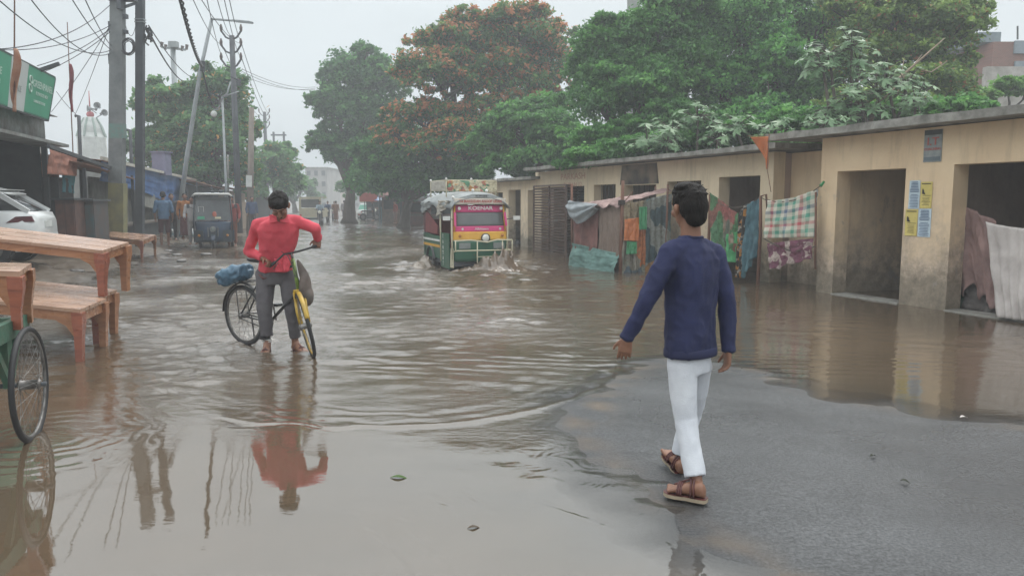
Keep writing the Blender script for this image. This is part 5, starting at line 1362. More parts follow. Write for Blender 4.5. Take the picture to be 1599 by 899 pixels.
# --- wires
m_wire = mat('wire', (.05, .055, .065), .6)
m_wire2 = mat('bundled_cable', (.03, .03, .035), .6)
def wire(p, q_, sag, r, label, m=None, grp='overhead wires'):
    tag(MB().tube(catn(p, q_, sag, 24), r, 5).build('overhead_wire', m or m_wire, None, True), label, 'wire', grp)
J = lambda px, py: at(px, py, YP - .15)
specs = [((0, 2), 13, J(172, 79), .35, 'wire from the top left corner sagging to the concrete pole'),
 ((45, -5), 14, J(173, 83), .4, 'second wire sagging from the top left to the concrete pole'),
 ((0, 77), 14, J(172, 8), .25, 'wire rising from the left edge to the top of the concrete pole'),
 ((0, 78), 18, J(172, 40), .2, 'lower wire rising from the left edge to the concrete pole'),
 ((110, -5), 15, J(173, 78), .1, 'steep wire dropping from the top edge to the concrete pole, left of two'),
 ((131, -5), 15, J(174, 72), .1, 'steep wire dropping from the top edge to the concrete pole, right of two'),
 ((58, 103), 19, J(172, 45), .12, 'wire from the signboard to the concrete pole'),
 ((70, 112), 24, J(172, 50), .1, 'wire from low on the left to the concrete pole, near the signboard corner'),
 ((80, 175), 32, J(172, 40), .1, 'long thin wire slanting up from the shed roofs to the concrete pole'),
 ((117, 180), 40, J(172, 38), .1, 'thin wire slanting up from the shrine side to the concrete pole'),
 ((88, 143), 30, at(118, 178, 30), .05, 'short wire running down right of the signboard')]
for a, Y, q_, s, lab in specs: wire(at(a[0], a[1], Y), q_, s, .011, lab)
wire(J(196, 40), at(215, 15, YQ), .5, .008, 'loose looping wire between the two big poles')
wire(at(230, 45, YQ), at(288, 128, 44), .3, .028, 'thick cable going down right from the steel pole into the trees, left of two', m_wire2)
wire(at(232, 40, YQ), at(303, 122, 46), .3, .018, 'thinner cable going down right from the steel pole into the trees, right of two', m_wire2)
# the twisted bundle to the street lamp
q = MB()
for k in range(3):
    pts = [at(281, -6, 16).lerp(at(316, 104, YL), i / 60) + V(.035 * math.cos(i * .9 + k * 2.1), 0, .035 * math.sin(i * .9 + k * 2.1) - .25 * 4 * (i / 60) * (1 - i / 60)) for i in range(61)]
    q.tube(pts, .022, 5)
tag(q.build('twisted_cable', m_wire2, None, True), 'thick twisted black cable from the top edge down to the street lamp', 'cable')
wire(at(316, 108, YL), at(347, 153, YZ), .9, .03, 'thick cable drooping from the street lamp mast to the thin pole', m_wire2)
for i, (x0, x1, y1) in enumerate(((299, 347, 70), (311, 377, 68), (322, 348, 90), (338, 362, 56), (349, 376, 90), (357, 378, 66))):
    wire(at(x0, -6, 18), at(x1, y1, YV), .25, .010, 'thin line from the top edge to the power pole arms, number %s from the left' % ('first', 'second', 'third', 'fourth', 'fifth', 'sixth')[i] if False else ('%s thin line from the left running down to the power pole arms' % ('first', 'second', 'third', 'fourth', 'fifth', 'sixth')[i]))
for i, (x0, y0, x1, y1) in enumerate(((377, 68, 421, 180), (377, 90, 421, 190), (347, 70, 405, 182))):
    wire(at(x0, y0, YV), at(x1, y1, 78), .5, .016, '%s line going on from the power pole to the distant one' % ('upper', 'middle', 'left-hand')[i])
for i, (y0, y1) in enumerate(((108, 136), (112, 140), (118, 138))):
    wire(at(378, y0, YV), at(492, y1, 52), .3, .012, '%s wire crossing the open sky to the tall dark tree' % ('top', 'middle', 'bottom')[i])

# ================================================================ far street
m_pale = mat('pale_render', (.36, .35, .33), .85, (.26, .25, .24), .5); m_win = mat('dark_window', (.05, .06, .07), .3)
def block(label, px0, px1, Y, ytop, dep, m, rows, cols, cat='building', name='apartment_house', band=None):
    a, b_ = at(px0, 320, Y), at(px1, 320, Y); zt = at(px0, ytop, Y).z; rt = thing(name, label, cat, (a.x, Y, -.1))
    w_ = b_.x - a.x
    MB().box((w_ / 2, dep / 2, zt / 2), (w_, dep, zt)).build('wall', m, rt)
    MB().box((w_ / 2, dep / 2, zt + .08), (w_ + .5, dep + .5, .25)).build('roof', m_conc, rt)
    for i in range(rows):
        for j in range(cols):
            x = w_ * (j + .5) / cols; z = zt * (i + .55) / rows
            wn = MB().box((x, -.03, z), (w_ / cols * .5, .08, zt / rows * .45)).build('window', m_win, rt)
            MB().box((x, -.06, z - zt / rows * .26), (w_ / cols * .62, .12, .08)).build('sill', m_conc, wn)
    return rt, w_, zt
block('pale multi-storey house far down the street, taller left one', 478, 512, 135, 262, 10, m_pale, 4, 3)
block('pale narrow house far down the street, lower right one', 508, 524, 150, 268, 10, mat('pale_brick', (.44, .38, .33), .85, (.36, .3, .27), 1), 5, 2)
block('grey hazy house closing the end of the street', 524, 590, 185, 303, 10, mat('hazy_grey', (.30, .31, .31), .85), 2, 5)
# brick house at the right edge
def brick_mat():
    m = bpy.data.materials.new('brickwork'); m.use_nodes = True
    nt = m.node_tree; N = nt.nodes; L = nt.links; b = N['Principled BSDF']; b.inputs['Roughness'].default_value = .9
    tc = N.new('ShaderNodeTexCoord'); mp = N.new('ShaderNodeMapping'); mp.inputs['Rotation'].default_value = (PI / 2, 0, 0); L.new(tc.outputs['Object'], mp.inputs[0])
    br = N.new('ShaderNodeTexBrick'); br.inputs['Scale'].default_value = 4.5; br.inputs['Color1'].default_value = (.25, .11, .085, 1); br.inputs['Color2'].default_value = (.19, .09, .07, 1); br.inputs['Mortar'].default_value = (.25, .22, .19, 1)
    L.new(mp.outputs[0], br.inputs['Vector']); L.new(br.outputs['Color'], b.inputs['Base Color']); return m
YR = 38
rt = thing('brick_house', 'unplastered brick house with a slate-blue parapet behind the trees at the right edge', 'house', (at(1535, 300, YR).x, YR, 0))
x0 = at(1535, 300, YR).x
def bx_(pxa, pya, pxb, pyb, dy0, dy1, name, m):
    A, B = at(pxa, pya, YR), at(pxb, pyb, YR); return MB().box2((min(A.x, B.x) - x0, dy0, min(A.z, B.z)), (max(A.x, B.x) - x0, dy1, max(A.z, B.z))).build(name, m, rt)
bx_(1535, 360, 1760, 64, .2, 6, 'wall', brick_mat())
bx_(1540, 62, 1576, 46, .6, 5, 'roof_room', mat('slate_render', (.22, .27, .30), .8))
bx_(1586, 83, 1760, 63, .1, .19, 'parapet', mat('blue_grey_render', (.26, .31, .35), .8)); bx_(1586, 118, 1760, 95, .1, .19, 'panel', MATS['blue_grey_render'])
bx_(1530, 145, 1760, 110, .05, .09, 'plastered_band', mat('grey_plaster', (.40, .38, .36), .85, (.28, .26, .24), 2)) if False else None
MB().tube([at(1589, 62, YR) - V(x0, YR, 0), at(1589, 41, YR) - V(x0, YR, 0)], .04, 6).build('roof_mast', m_post, rt)
rt2 = thing('plastered_wall', 'patchy grey plastered wall below the brick house at the right edge', 'wall', (at(1528, 300, 34).x, 34, 0))
A, B = at(1528, 104, 34), at(1760, 150, 34); MB().box2((0, 0, 0), (B.x - A.x, .3, A.z)).build('wall', mat('patchy_plaster', (.50, .48, .45), .85, (.28, .26, .23), 1.6), rt2)
# tall grey column behind the trees near the top edge
YG = 36; A = at(983, -40, YG); B = at(1001, -40, YG)
tag(MB().box2((A.x, YG, 0), (B.x, YG + .6, A.z)).build('chimney_stack', mat('stack_grey', (.36, .38, .36), .85)), 'grey square stack rising through the trees at the top edge', 'stack')

# --- shacks on the right of the street
m_shack = mat('shack_red', (.24, .10, .08), .85, (.14, .08, .07), 3); m_shack2 = mat('shack_brown', (.20, .15, .11), .85, (.12, .09, .07), 3)
def shack(label, px0, px1, ybase, ytop, mw_, mr_, depth=2.0, cat='shack'):
    p0 = gp((px0 + px1) / 2, ybase); Y = p0.y; a = at(px0, ytop, Y); b_ = at(px1, ytop, Y); w_ = b_.x - a.x; h = a.z
    rt = thing('roadside_shack', label, cat, (p0.x, Y, -.12), 0, 'shacks on the right side of the street'); h += .12
    MB().box((0, depth / 2 + .1, h / 2 - .05), (w_, depth, h - .1)).build('wall', mw_, rt)
    corrug(Vector((-w_ / 2 - .15, -.7, h - .25)), Vector((w_ / 2 + .15, -.7, h - .25)), Vector((w_ / 2 + .15, depth + .2, h + .15)), Vector((-w_ / 2 - .15, depth + .2, h + .15)), .25, .02, mr_, 'roof', rt, .02)
    for x in (-1, 1): MB().tube([(x * w_ / 2, -.6, 0), (x * w_ / 2, -.6, h - .25)], .05, 6).build('post', m_post, rt)
    MB().box((0, .07, h * .42), (w_ * .8, .04, h * .10)).build('counter', m_shack2, rt)
    MB().box((0, .08, h * .66), (w_ * .8, .02, h * .3)).build('painted_opening', m_dark, rt)  # near-black panel on the solid wall; the inner shade is painted
    return rt
shack('low red-brown shack under the trees, just left of the green auto-rickshaw', 628, 668, 352, 308, m_shack, m_dark)
shack('low brown shack under the trees, left of the red-brown one', 596, 629, 348, 303, m_shack2, m_shack)
shack('small dark shack farther up beside the white van', 572, 594, 342, 300, m_dark, m_shack2)
shack('brick-red shack behind the green auto-rickshaw', 668, 722, 354, 312, m_shack, m_shack2)
tag(MB().box(at(565 + 10, 308, 62), (1.4, .1, .7)).build('red_board', mat('board_red', (.42, .10, .08), .7)), 'small red board under the trees above the white van', 'sign')
kb = gp(602, 345); kk = thing('kiosk', 'small teal kiosk with a blue and white awning and a white panel', 'kiosk', (kb.x, kb.y, -.1))
m_kt = mat('kiosk_teal', (.05, .17, .18), .6, (.04, .11, .13), 4)
u = kb.y / F
MB().box((0, .6, 14 * u), (20 * u, 1.1, 28 * u)).build('body', m_kt, kk)
MB().box((0, .03, 14 * u + .1), (9 * u, .03, 11 * u)).build('panel', m_wash, kk)
MB().box((0, .03, 27 * u), (14 * u, .03, 7 * u)).build('painted_opening', m_dark, kk)  # thin dark panel over the body, painted as shade behind a hatch
cloth_sheet((-14 * u, -.9, 34 * u), (12 * u, -.9, 33 * u), (12 * u, 1.0, 39 * u), (-14 * u, 1.0, 40 * u), mat('awning_blue', (.12, .20, .36), .6, (.6, .62, .62), 3, lo=.47, hi=.5), 'awning', kk, 4, .02, seed=71)
# heap of sacks at the left water's edge
rag('sack_heap', 'heap of pale and blue sacks on the bank behind the leaning lamp', 'sacks', gp(284, 372, .1) + V(0, 0, .05), .42, mat('sack_mix', (.42, .42, .40), .8, (.12, .22, .30), 2.2, lo=.45, hi=.55), seed=21)
# ================================================================ wooden tables
def wood_mat(name, c1, c2, rough):
    m = bpy.data.materials.new(name); m.use_nodes = True
    nt = m.node_tree; N = nt.nodes; L = nt.links; b = N['Principled BSDF']; b.inputs['Roughness'].default_value = rough
    tc = N.new('ShaderNodeTexCoord'); mp = N.new('ShaderNodeMapping'); mp.inputs['Scale'].default_value = (1.2, 9, 9); L.new(tc.outputs['Object'], mp.inputs[0])
    nz = N.new('ShaderNodeTexNoise'); nz.inputs['Scale'].default_value = 2.2; nz.inputs['Detail'].default_value = 8; nz.inputs['Roughness'].default_value = .65; nz.inputs['Distortion'].default_value = .6
    L.new(mp.outputs[0], nz.inputs['Vector']); rp = N.new('ShaderNodeValToRGB'); rp.color_ramp.elements[0].position = .33; rp.color_ramp.elements[1].position = .68
    rp.color_ramp.elements[0].color = (*c2, 1); rp.color_ramp.elements[1].color = (*c1, 1); L.new(nz.outputs['Fac'], rp.inputs['Fac'])
    L.new(rp.outputs[0], b.inputs['Base Color'])
    n2 = N.new('ShaderNodeTexNoise'); n2.inputs['Scale'].default_value = 3; n2.inputs['Detail'].default_value = 4; L.new(tc.outputs['Object'], n2.inputs['Vector'])
    mr = N.new('ShaderNodeMapRange'); mr.inputs['From Min'].default_value = .4; mr.inputs['From Max'].default_value = .62; mr.inputs['To Min'].default_value = rough * .35; mr.inputs['To Max'].default_value = rough
    L.new(n2.outputs['Fac'], mr.inputs['Value']); L.new(mr.outputs[0], b.inputs['Roughness'])
    bp = N.new('ShaderNodeBump'); bp.inputs['Strength'].default_value = .25; bp.inputs['Distance'].default_value = .01; L.new(nz.outputs['Fac'], bp.inputs['Height']); L.new(bp.outputs[0], b.inputs['Normal'])
    return m
m_plank = wood_mat('fresh_plank', (.40, .19, .095), (.24, .11, .06), .5)
m_plank_top = wood_mat('wet_plank_top', (.43, .275, .19), (.30, .175, .12), .40)
m_plank_dk = wood_mat('reddish_timber', (.33, .105, .06), (.19, .065, .045), .5)
def wooden_table(label, nr, fr, nl, fl__, zfeet, leg_top=.085, group='rough wooden tables on the left', apron=.10, left_legs=True):
    """top given by four corners (near-right, far-right, near-left, far-left)"""
    nr, fr, nl, fl__ = map(Vector, (nr, fr, nl, fl__))
    ori = (nr + fr + nl + fl__) / 4; ux = (nr - nl); ang = math.atan2(ux.y, ux.x)
    rt = thing('wooden_table', label, 'table', (ori.x, ori.y, ori.z), ang, group)
    inv = Matrix.Rotation(-ang, 3, 'Z'); loc = lambda p: inv @ (p - ori)
    a, b_, c, d = loc(nl), loc(nr), loc(fr), loc(fl__)
    t = .035; dn = Vector((0, 0, -t))
    nb_ = 3
    q = MB()   # planks of the top, side by side with thin gaps
    for i in range(nb_):
        v0, v1 = i / nb_ + (.011 if i else 0), (i + 1) / nb_ - (.011 if i < nb_ - 1 else 0)
        P = [a.lerp(d, v0), b_.lerp(c, v0), b_.lerp(c, v1), a.lerp(d, v1)]
        q.hexa([p + dn for p in P], P)
    q.build('top', m_plank_top, rt)
    ins = .035; ux_ = (b_ - a).normalized(); uy_ = (d - a).normalized()
    A, B, C_, D = a + ux_ * ins + uy_ * ins, b_ - ux_ * ins + uy_ * ins, c - ux_ * ins - uy_ * ins, d + ux_ * ins - uy_ * ins
    q = MB(); z1 = Vector((0, 0, -t - apron / 2))
    for p, r_ in ((A, B), (B, C_), (C_, D), (D, A)):
        q = MB(); q.beam(p + z1, r_ + z1, .03, apron); q.build('apron', m_plank, rt)
    for k, p in enumerate((B, C_, D, A)):
        if k >= 2 and not left_legs: continue
        zf = zfeet - ori.z
        o_ = (-ux_ if k in (0, 1) else ux_)
        tp = p + Vector((0, 0, -t - .001)); w0 = .115; w1 = .075
        q = MB(); cx = o_ * .02
        y0 = uy_ * (.0)
        rings = []
        for zz, ww, sh_ in ((tp.z, w0, 0), (tp.z - apron * 1.1, w0, 0), (tp.z - apron * 2.2, w0 * .78, .004), (zf + .12, w1, .014), (zf, w1 * .95, .014)):
            cc = Vector((tp.x, tp.y, zz)) + o_ * sh_
            rings.append((cc + (-ux_ * ww - uy_ * ww) / 2, cc + (ux_ * ww - uy_ * ww) / 2, cc + (ux_ * ww + uy_ * ww) / 2, cc + (-ux_ * ww + uy_ * ww) / 2))
        vs = [v for r_ in rings for v in r_]; fs = [(0, 1, 2, 3), tuple(range(len(vs) - 1, len(vs) - 5, -1))]
        for i in range(len(rings) - 1):
            for j in range(4): fs.append((i * 4 + j, i * 4 + (j + 1) % 4, i * 4 + 4 + (j + 1) % 4, i * 4 + 4 + j))
        q.add(vs, fs); q.build('leg', m_plank_dk if k % 2 == 0 else m_plank, rt)
        # curved bracket under the long rail
        s_ = tp + Vector((0, 0, -apron)) ; q = MB()
        e_ = o_ * .26
        poly = [s_, s_ + e_, s_ + e_ * .55 + Vector((0, 0, -.05)), s_ + e_ * .2 + Vector((0, 0, -.16)), s_ + Vector((0, 0, -.24))]
        q.prism([p_ - uy_ * .012 for p_ in poly], uy_ * .024); q.build('bracket', m_plank, rt)
    return rt
# near low table
A_nr, A_fr, A_nl, A_fl = at(125, 483, 7.46), at(166, 466, 8.30), at(-130, 457, 7.75), at(-60, 441, 8.6)
wooden_table('low reddish wooden table standing in the water, front one of the lower pair', A_nr, A_fr, A_nl, A_fl, -.10)
B_nr, B_fr, B_nl, B_fl = at(152, 463.5, 8.42), at(182, 452, 9.1), at(-100, 440, 8.75), at(-40, 428, 9.4)
wooden_table('low wet-topped wooden table reflecting the sky, rear one of the lower pair', B_nr, B_fr, B_nl, B_fl, -.10)
# table stacked on top
wooden_table('long wooden table stacked on top of the lower pair of tables', at(160, 391, 8.45), at(201, 378, 9.05), at(-150, 356, 8.75), at(-90, 344, 9.3), B_nr.z + .002, apron=.09)
# background bench
wooden_table('small tan wooden bench in front of the concrete pole', at(222, 375, 21), at(243, 366.5, 22.2), at(140, 366, 21.6), at(158, 360, 22.8), .0, apron=.10)

# ================================================================ handcart with one big spoked wheel in view
m_cgreen = mat('cart_green', (.05, .16, .11), .6, (.10, .13, .09), 5, .3)
m_rub = mat('rubber', (.025, .025, .027), .6); m_steel = mat('spoke_steel', (.24, .235, .23), .45, (.12, .11, .10), 20, metal=.6)
m_cartw = mat('cart_wood', (.33, .22, .15), .7, (.22, .14, .10), 7)
wc = at(46, 596, 5.03); wr = .385
wc.z = .355
ct = thing('handcart', 'green wooden handcart with a large spoked wheel at the left edge', 'handcart', (wc.x, wc.y, 0), 0)
wdir = Vector((math.sin(R(-17)), math.cos(R(-17)), 0)); wax = Vector((wdir.y, -wdir.x, 0))
def spoked_wheel(parent, c, ax, rad, tyre, spokes=32, name='wheel', hubw=.05, mrim=None, hubr=.03):
    ax = Vector(ax).normalized(); c = Vector(c)
    wroot = MB().ring(c, ax, rad - tyre, tyre, 56, 10).build(name, m_rub, parent, True)
    MB().ring(c, ax, rad - tyre * 2.35, tyre * .62, 48, 8).build('rim', mrim or m_steel, wroot, True)
    u = ax.orthogonal().normalized(); v = ax.cross(u); q = MB()
    for i in range(spokes):
        a = 2 * PI * i / spokes; sg = 1 if i % 2 else -1; off = .35 * (1 if (i // 2) % 2 else -1)
        hp_ = c + ax * hubw * sg + (u * math.cos(a + off * 1.8) + v * math.sin(a + off * 1.8)) * hubr
        q.tube([hp_, c + (u * math.cos(a) + v * math.sin(a)) * (rad - tyre * 2.5)], .0016, 4)
    q.build('spokes', m_steel, wroot)
    MB().tube([c - ax * hubw * 1.3, c - ax * hubw, c - ax * hubw * .9, c + ax * hubw * .9, c + ax * hubw, c + ax * hubw * 1.3], [hubr * .5, hubr * 1.3, hubr, hubr, hubr * 1.3, hubr * .5], 12).build('hub', m_steel, wroot, True)
    return wroot
spoked_wheel(ct, (0, 0, .355), wax, .39, .019, 36, hubw=.055, hubr=.032)
spoked_wheel(ct, Vector((0, 0, .355)) - wax * 1.1, wax, .39, .019, 36, hubw=.055, hubr=.032)
MB().tube([Vector((0, 0, .355)) + wax * .10, Vector((0, 0, .355)) - wax * 1.2], .016, 8).build('axle', m_psteel, ct, True)
bt = .66
def cl_(a, b_, z): return wdir * a - wax * b_ + Vector((0, 0, z))
q = MB(); q.hexa([cl_(-.62, .09, bt), cl_(.42, .09, bt), cl_(.42, .14, bt), cl_(-.62, .14, bt)], [cl_(-.62, .09, bt + .12), cl_(.42, .09, bt + .12), cl_(.42, .14, bt + .12), cl_(-.62, .14, bt + .12)]); q.build('side_board', m_cgreen, ct)
q = MB(); q.hexa([cl_(.36, .15, bt), cl_(.41, .15, bt), cl_(.41, 1.0, bt), cl_(.36, 1.0, bt)], [cl_(.36, .15, bt + .10), cl_(.41, .15, bt + .10), cl_(.41, 1.0, bt + .10), cl_(.36, 1.0, bt + .10)]); q.build('end_board', m_cgreen, ct)
q = MB(); q.hexa([cl_(-.62, .145, bt + .03), cl_(.355, .145, bt + .03), cl_(.355, 1.0, bt + .03), cl_(-.62, 1.0, bt + .03)], [cl_(-.62, .145, bt + .06), cl_(.355, .145, bt + .06), cl_(.355, 1.0, bt + .06), cl_(-.62, 1.0, bt + .06)]); q.build('bed', m_cartw, ct)
q = MB(); q.beam(cl_(.0, .12, .36), cl_(.25, .12, bt), .04, .05); q.beam(cl_(.0, .12, .36), cl_(-.25, .12, bt), .04, .05).beam(cl_(0, .12, .34), cl_(0, .12, bt), .05, .05); q.build('bracket', m_cgreen, ct)
q = MB(); q.hexa([cl_(.05, .16, .48), cl_(.33, .16, .48), cl_(.33, .4, .48), cl_(.05, .4, .48)], [cl_(.02, .16, .655), cl_(.35, .16, .655), cl_(.35, .45, .655), cl_(.02, .45, .655)]); q.build('box', mat('cart_teal', (.06, .16, .18), .6, (.05, .10, .10), 6), ct)
# small table on the cart
cz = bt + .061
wooden_table('small wooden table at the left edge, loaded on the green handcart', at(30, 424, 5.05), at(49, 411, 5.42), at(-130, 418, 5.15), at(-105, 407, 5.5), cz, apron=.07, left_legs=True)

# ================================================================ white car (only its tail shows)
def car(label, loc, rz):
    rt = thing('parked_car', label, 'car', loc, rz)
    mw_ = mat('white_car_paint', (.72, .74, .74), .25, (.66, .68, .68), .8, coat=.5); mg_ = mat('car_glass', (.03, .035, .04), .08)
    L_ = 4.3
    # sections along x: front (-) to rear (+); lower body
    secs = [(-2.15, .62, .38, .70), (-2.05, .80, .26, .82), (-1.6, .87, .22, .95), (-.9, .90, .22, 1.02), (0, .91, .22, 1.04), (.9, .91, .22, 1.05), (1.5, .90, .22, 1.08), (1.9, .87, .26, 1.08), (2.08, .80, .32, 1.04), (2.15, .70, .42, .92)]
    q = MB(); vs = []; 
    for x, hw, zb, zt in secs:
        vs += [(x, -hw * .92, zb), (x, -hw, zb + .18), (x, -hw * .99, (zb + zt) / 2 + .05), (x, -hw * .94, zt - .05), (x, -hw * .84, zt), (x, hw * .84, zt), (x, hw * .94, zt - .05), (x, hw * .99, (zb + zt) / 2 + .05), (x, hw, zb + .18), (x, hw * .92, zb)]
    n = 10; fs = [tuple(range(n)), tuple(range(len(vs) - 1, len(vs) - n - 1, -1))]
    for i in range(len(secs) - 1):
        for j in range(n): fs.append((i * n + j, i * n + (j + 1) % n, (i + 1) * n + (j + 1) % n, (i + 1) * n + j))
    q.add(vs, fs); q.build('body', mw_, rt, True)
    g = [(-1.05, .80, 1.02, 1.05), (-.45, .76, 1.03, 1.48), (.2, .74, 1.04, 1.56), (.95, .74, 1.05, 1.54), (1.45, .72, 1.06, 1.42), (1.98, .70, 1.06, 1.09)]
    def shell(scale, dz, name, m, zlo=None):
        vs = []; 
        for x, hw, zb, zt in g:
            zb_ = zb if zlo is None else max(zb, zt - zlo); hw_ = hw * scale
            tp = .80 if zt - zb > .2 else 1
            hb_ = hw_ * (1 - (1 - tp) * (zb_ - zb) / max(.01, zt - zb))
            vs += [(x, -hb_, zb_), (x, -hw_ * tp - .01, zt - .05 + dz), (x, -hw_ * tp * .85, zt + dz), (x, hw_ * tp * .85, zt + dz), (x, hw_ * tp + .01, zt - .05 + dz), (x, hb_, zb_)]
        n = 6; fs = [tuple(range(n)), tuple(range(len(vs) - 1, len(vs) - n - 1, -1))]
        for i in range(len(g) - 1):
            for j in range(n): fs.append((i * n + j, i * n + (j + 1) % n, (i + 1) * n + (j + 1) % n, (i + 1) * n + j))
        q = MB(); q.add(vs, fs); return q.build(name, m, rt, True)
    shell(1.0, 0, 'windows', mg_); 
    q = MB()
    q.loft([((-.5, 0, 1.46), (0, .58, 0), (0, 0, .02)), ((-.1, 0, 1.54), (0, .62, 0), (0, 0, .035)), ((.6, 0, 1.575), (0, .63, 0), (0, 0, .04)), ((1.2, 0, 1.52), (0, .63, 0), (0, 0, .045)), ((1.62, 0, 1.42), (0, .60, 0), (0, 0, .03))], 20, .6); q.build('roof', mw_, rt, True)
    for sgn in (-1, 1):
        MB().beam((1.42, sgn * .66, 1.45), (2.0, sgn * .76, 1.06), .05, .10).build('rear_pillar', mw_, rt)
        MB().beam((.55, sgn * .70, 1.50), (.62, sgn * .79, 1.04), .03, .07).build('door_pillar', m_post, rt)
        q = MB(); q.hexa([(1.62, sgn * .885, .84), (2.10, sgn * .80, .86), (2.10, sgn * .74, .86), (1.62, sgn * .80, .84)], [(1.80, sgn * .885, .965), (2.06, sgn * .82, .975), (2.06, sgn * .74, .975), (1.80, sgn * .80, .965)])
        q.build('tail_light', mat('tail_light', (.16, .05, .06), .15, (.10, .03, .04)), rt)
        for x in (-1.35, 1.35):
            w_ = MB().tube([(x, sgn * .70, .32), (x, sgn * .90, .32)], .33, 28).build('wheel', m_rub, rt, False)
            MB().tube([(x, sgn * .895, .32), (x, sgn * .915, .32)], .20, 20).build('rim', m_steel, w_)
            MB().ring((x, sgn * .885, .34), (0, 1, 0), .38, .03, 32, 6).build('wheel_arch', m_rub, rt)
    MB().box((2.11, 0, .48), (.10, 1.40, .22)).build('bumper', mw_, rt)
    MB().box((2.14, 0, .80), (.04, .52, .13)).build('number_plate', m_wash, rt)
    q = MB(); q.loft([((1.50, 0, 1.495), (.12, 0, 0), (0, .62, 0)), ((1.52, 0, 1.515), (.13, 0, 0), (0, .60, 0))], 20, .5); q.build('spoiler', mw_, rt, True)
    MB().tube([(1.1, 0, 1.55), (1.22, 0, 1.64)], [.02, .008], 6).build('antenna', m_rub, rt)
    return rt
tail = at(85, 330, 17.0)
crz = R(17)
p = Vector((tail.x, tail.y, .30)) - Matrix.Rotation(crz, 3, 'Z') @ Vector((2.15, .55, 0))
car('white hatchback parked before the dark workshop, seen from the rear side', p, crz)

# ================================================================ bicycle
m_byel = mat('bike_yellow', (.50, .32, .035), .4, (.34, .22, .04), 14); m_bblk = mat('bike_black', (.03, .03, .032), .35)
m_bgrn = mat('bike_lime', (.22, .36, .05), .4, (.03, .04, .03), 14)
RW = gp(383, 538); FWp = gp(489, 566)
rh = Vector((RW.x, RW.y, .33)); fdir = Vector((at(490, 508, 7.72).x - RW.x, 7.72 - RW.y, 0)).normalized(); WB = 1.10
ang = math.atan2(fdir.y, fdir.x)
bk = thing('bicycle', 'black and yellow bicycle with a yellow front mudguard held by the man in pink', 'bicycle', (RW.x, RW.y, 0), ang)
# local: x forward, y left(away), z up ; lean slightly to the image-left (towards the man)
RW_L = Vector((0, 0, .33)); 
steer = R(-34)
head_top = Vector((.80, .03, .98)); head_bot = Vector((.90, .01, .66)); FH = Vector((1.10, -.02, .32))
bb_ = Vector((.44, .01, .30)); seat_t = Vector((.28, .03, .84))
spoked_wheel(bk, RW_L, (0, 1, .04), .335, .019, 32)
q = MB(); q.tube([bb_, head_bot], .017, 10).build('down_tube', m_bblk, bk, True)
MB().tube([seat_t * .94 + bb_ * .06, head_top * .78 + head_bot * .22], .015, 10).build('top_tube', m_bblk, bk, True)
MB().tube([bb_, seat_t], .016, 10).build('seat_tube', m_bblk, bk, True)
MB().tube([head_bot, head_top], .020, 10).build('head_tube', m_bgrn, bk, True)
for sy in (-.05, .05):
    MB().tube([bb_ + V(0, sy * .6, 0), RW_L + V(0, sy, 0)], .009, 8).build('chain_stay', m_bblk, bk, True)
    MB().tube([bb_.lerp(seat_t, .85) + V(0, sy * .4, 0), RW_L + V(0, sy, 0)], .009, 8).build('seat_stay', m_bblk, bk, True)
q = MB(); sx_ = seat_t + V(0, 0, .08)
q.tube([seat_t, sx_], .012, 8).build('seat_post', m_steel, bk, True)
q = MB(); q.ball(sx_ + V(-.08, 0, .03), (.12, .09, .035)).caps_(sx_ + V(-.05, 0, .03), sx_ + V(.14, 0, .02), .04, .02); blob('saddle', q, .012, m_bblk, bk, 3)
# chainring, cranks, pedals, chain case
q = MB().ring(bb_ + V(0, -.04, 0), (0, 1, 0), .085, .006, 28, 6).disc(bb_ + V(0, -.04, 0), (0, 1, 0), .03, .02, 12)
for k in range(5): a = k * 2 * PI / 5; q.tube([bb_ + V(0, -.04, 0), bb_ + V(math.cos(a) * .085, -.04, math.sin(a) * .085)], .005, 4)
q.build('chainring', m_steel, bk)
q = MB().tube([bb_ + V(.0, -.04, .085), RW_L + V(0, -.04, .035)], .006, 5).tube([bb_ + V(0, -.04, -.085), RW_L + V(0, -.04, -.035)], .006, 5); q.build('chain', m_bblk, bk)
for sy, a in ((-.07, R(-75)), (.07, R(105))):
    e_ = bb_ + V(math.cos(a) * .165, sy, math.sin(a) * .165)
    cr_ = MB().tube([bb_ + V(0, sy, 0), e_], .010, 6).build('crank', m_steel, bk, True)
    MB().box(e_ + V(0, math.copysign(.05, sy), 0), (.09, .08, .025)).build('pedal', m_bblk, cr_)
# steering assembly
axs = (head_top - head_bot).normalized(); Rm = Matrix.Rotation(steer, 3, axs)
def stv(p): return head_bot + Rm @ (Vector(p) - head_bot)
wax_f = Rm @ Vector((0, 1, .04))
spoked_wheel(bk, stv(FH), wax_f, .335, .019, 32, mrim=m_byel)
for sy in (-.05, .05):
    MB().tube([stv(head_bot + V(0.01, sy, -.01)), stv(FH + V(-.02, sy, .16)), stv(FH + V(0, sy, 0))], [.014, .013, .009], 8).build('fork_blade', m_byel, bk, True)
MB().tube([stv(head_bot + V(.01, -.055, 0)), stv(head_bot + V(.01, .055, 0))], .018, 8).build('fork_crown', m_byel, bk, True)
def mudguard(c, a0, a1, rad, wdt, m, name, tf):
    def f(u, v):
        a = a0 + (a1 - a0) * u; w_ = (v - .5) * wdt; rr_ = rad - .012 * (abs(v - .5) * 2) ** 2
        return tf(Vector(c) + V(math.cos(a) * rr_, w_, math.sin(a) * rr_))
    o = MB().sheet(f, 30, 6).build(name, m, bk, True); md = o.modifiers.new('s', 'SOLIDIFY'); md.thickness = .003; return o
mudguard(FH, R(22), R(118), .362, .046, m_byel, 'front_mudguard', stv)
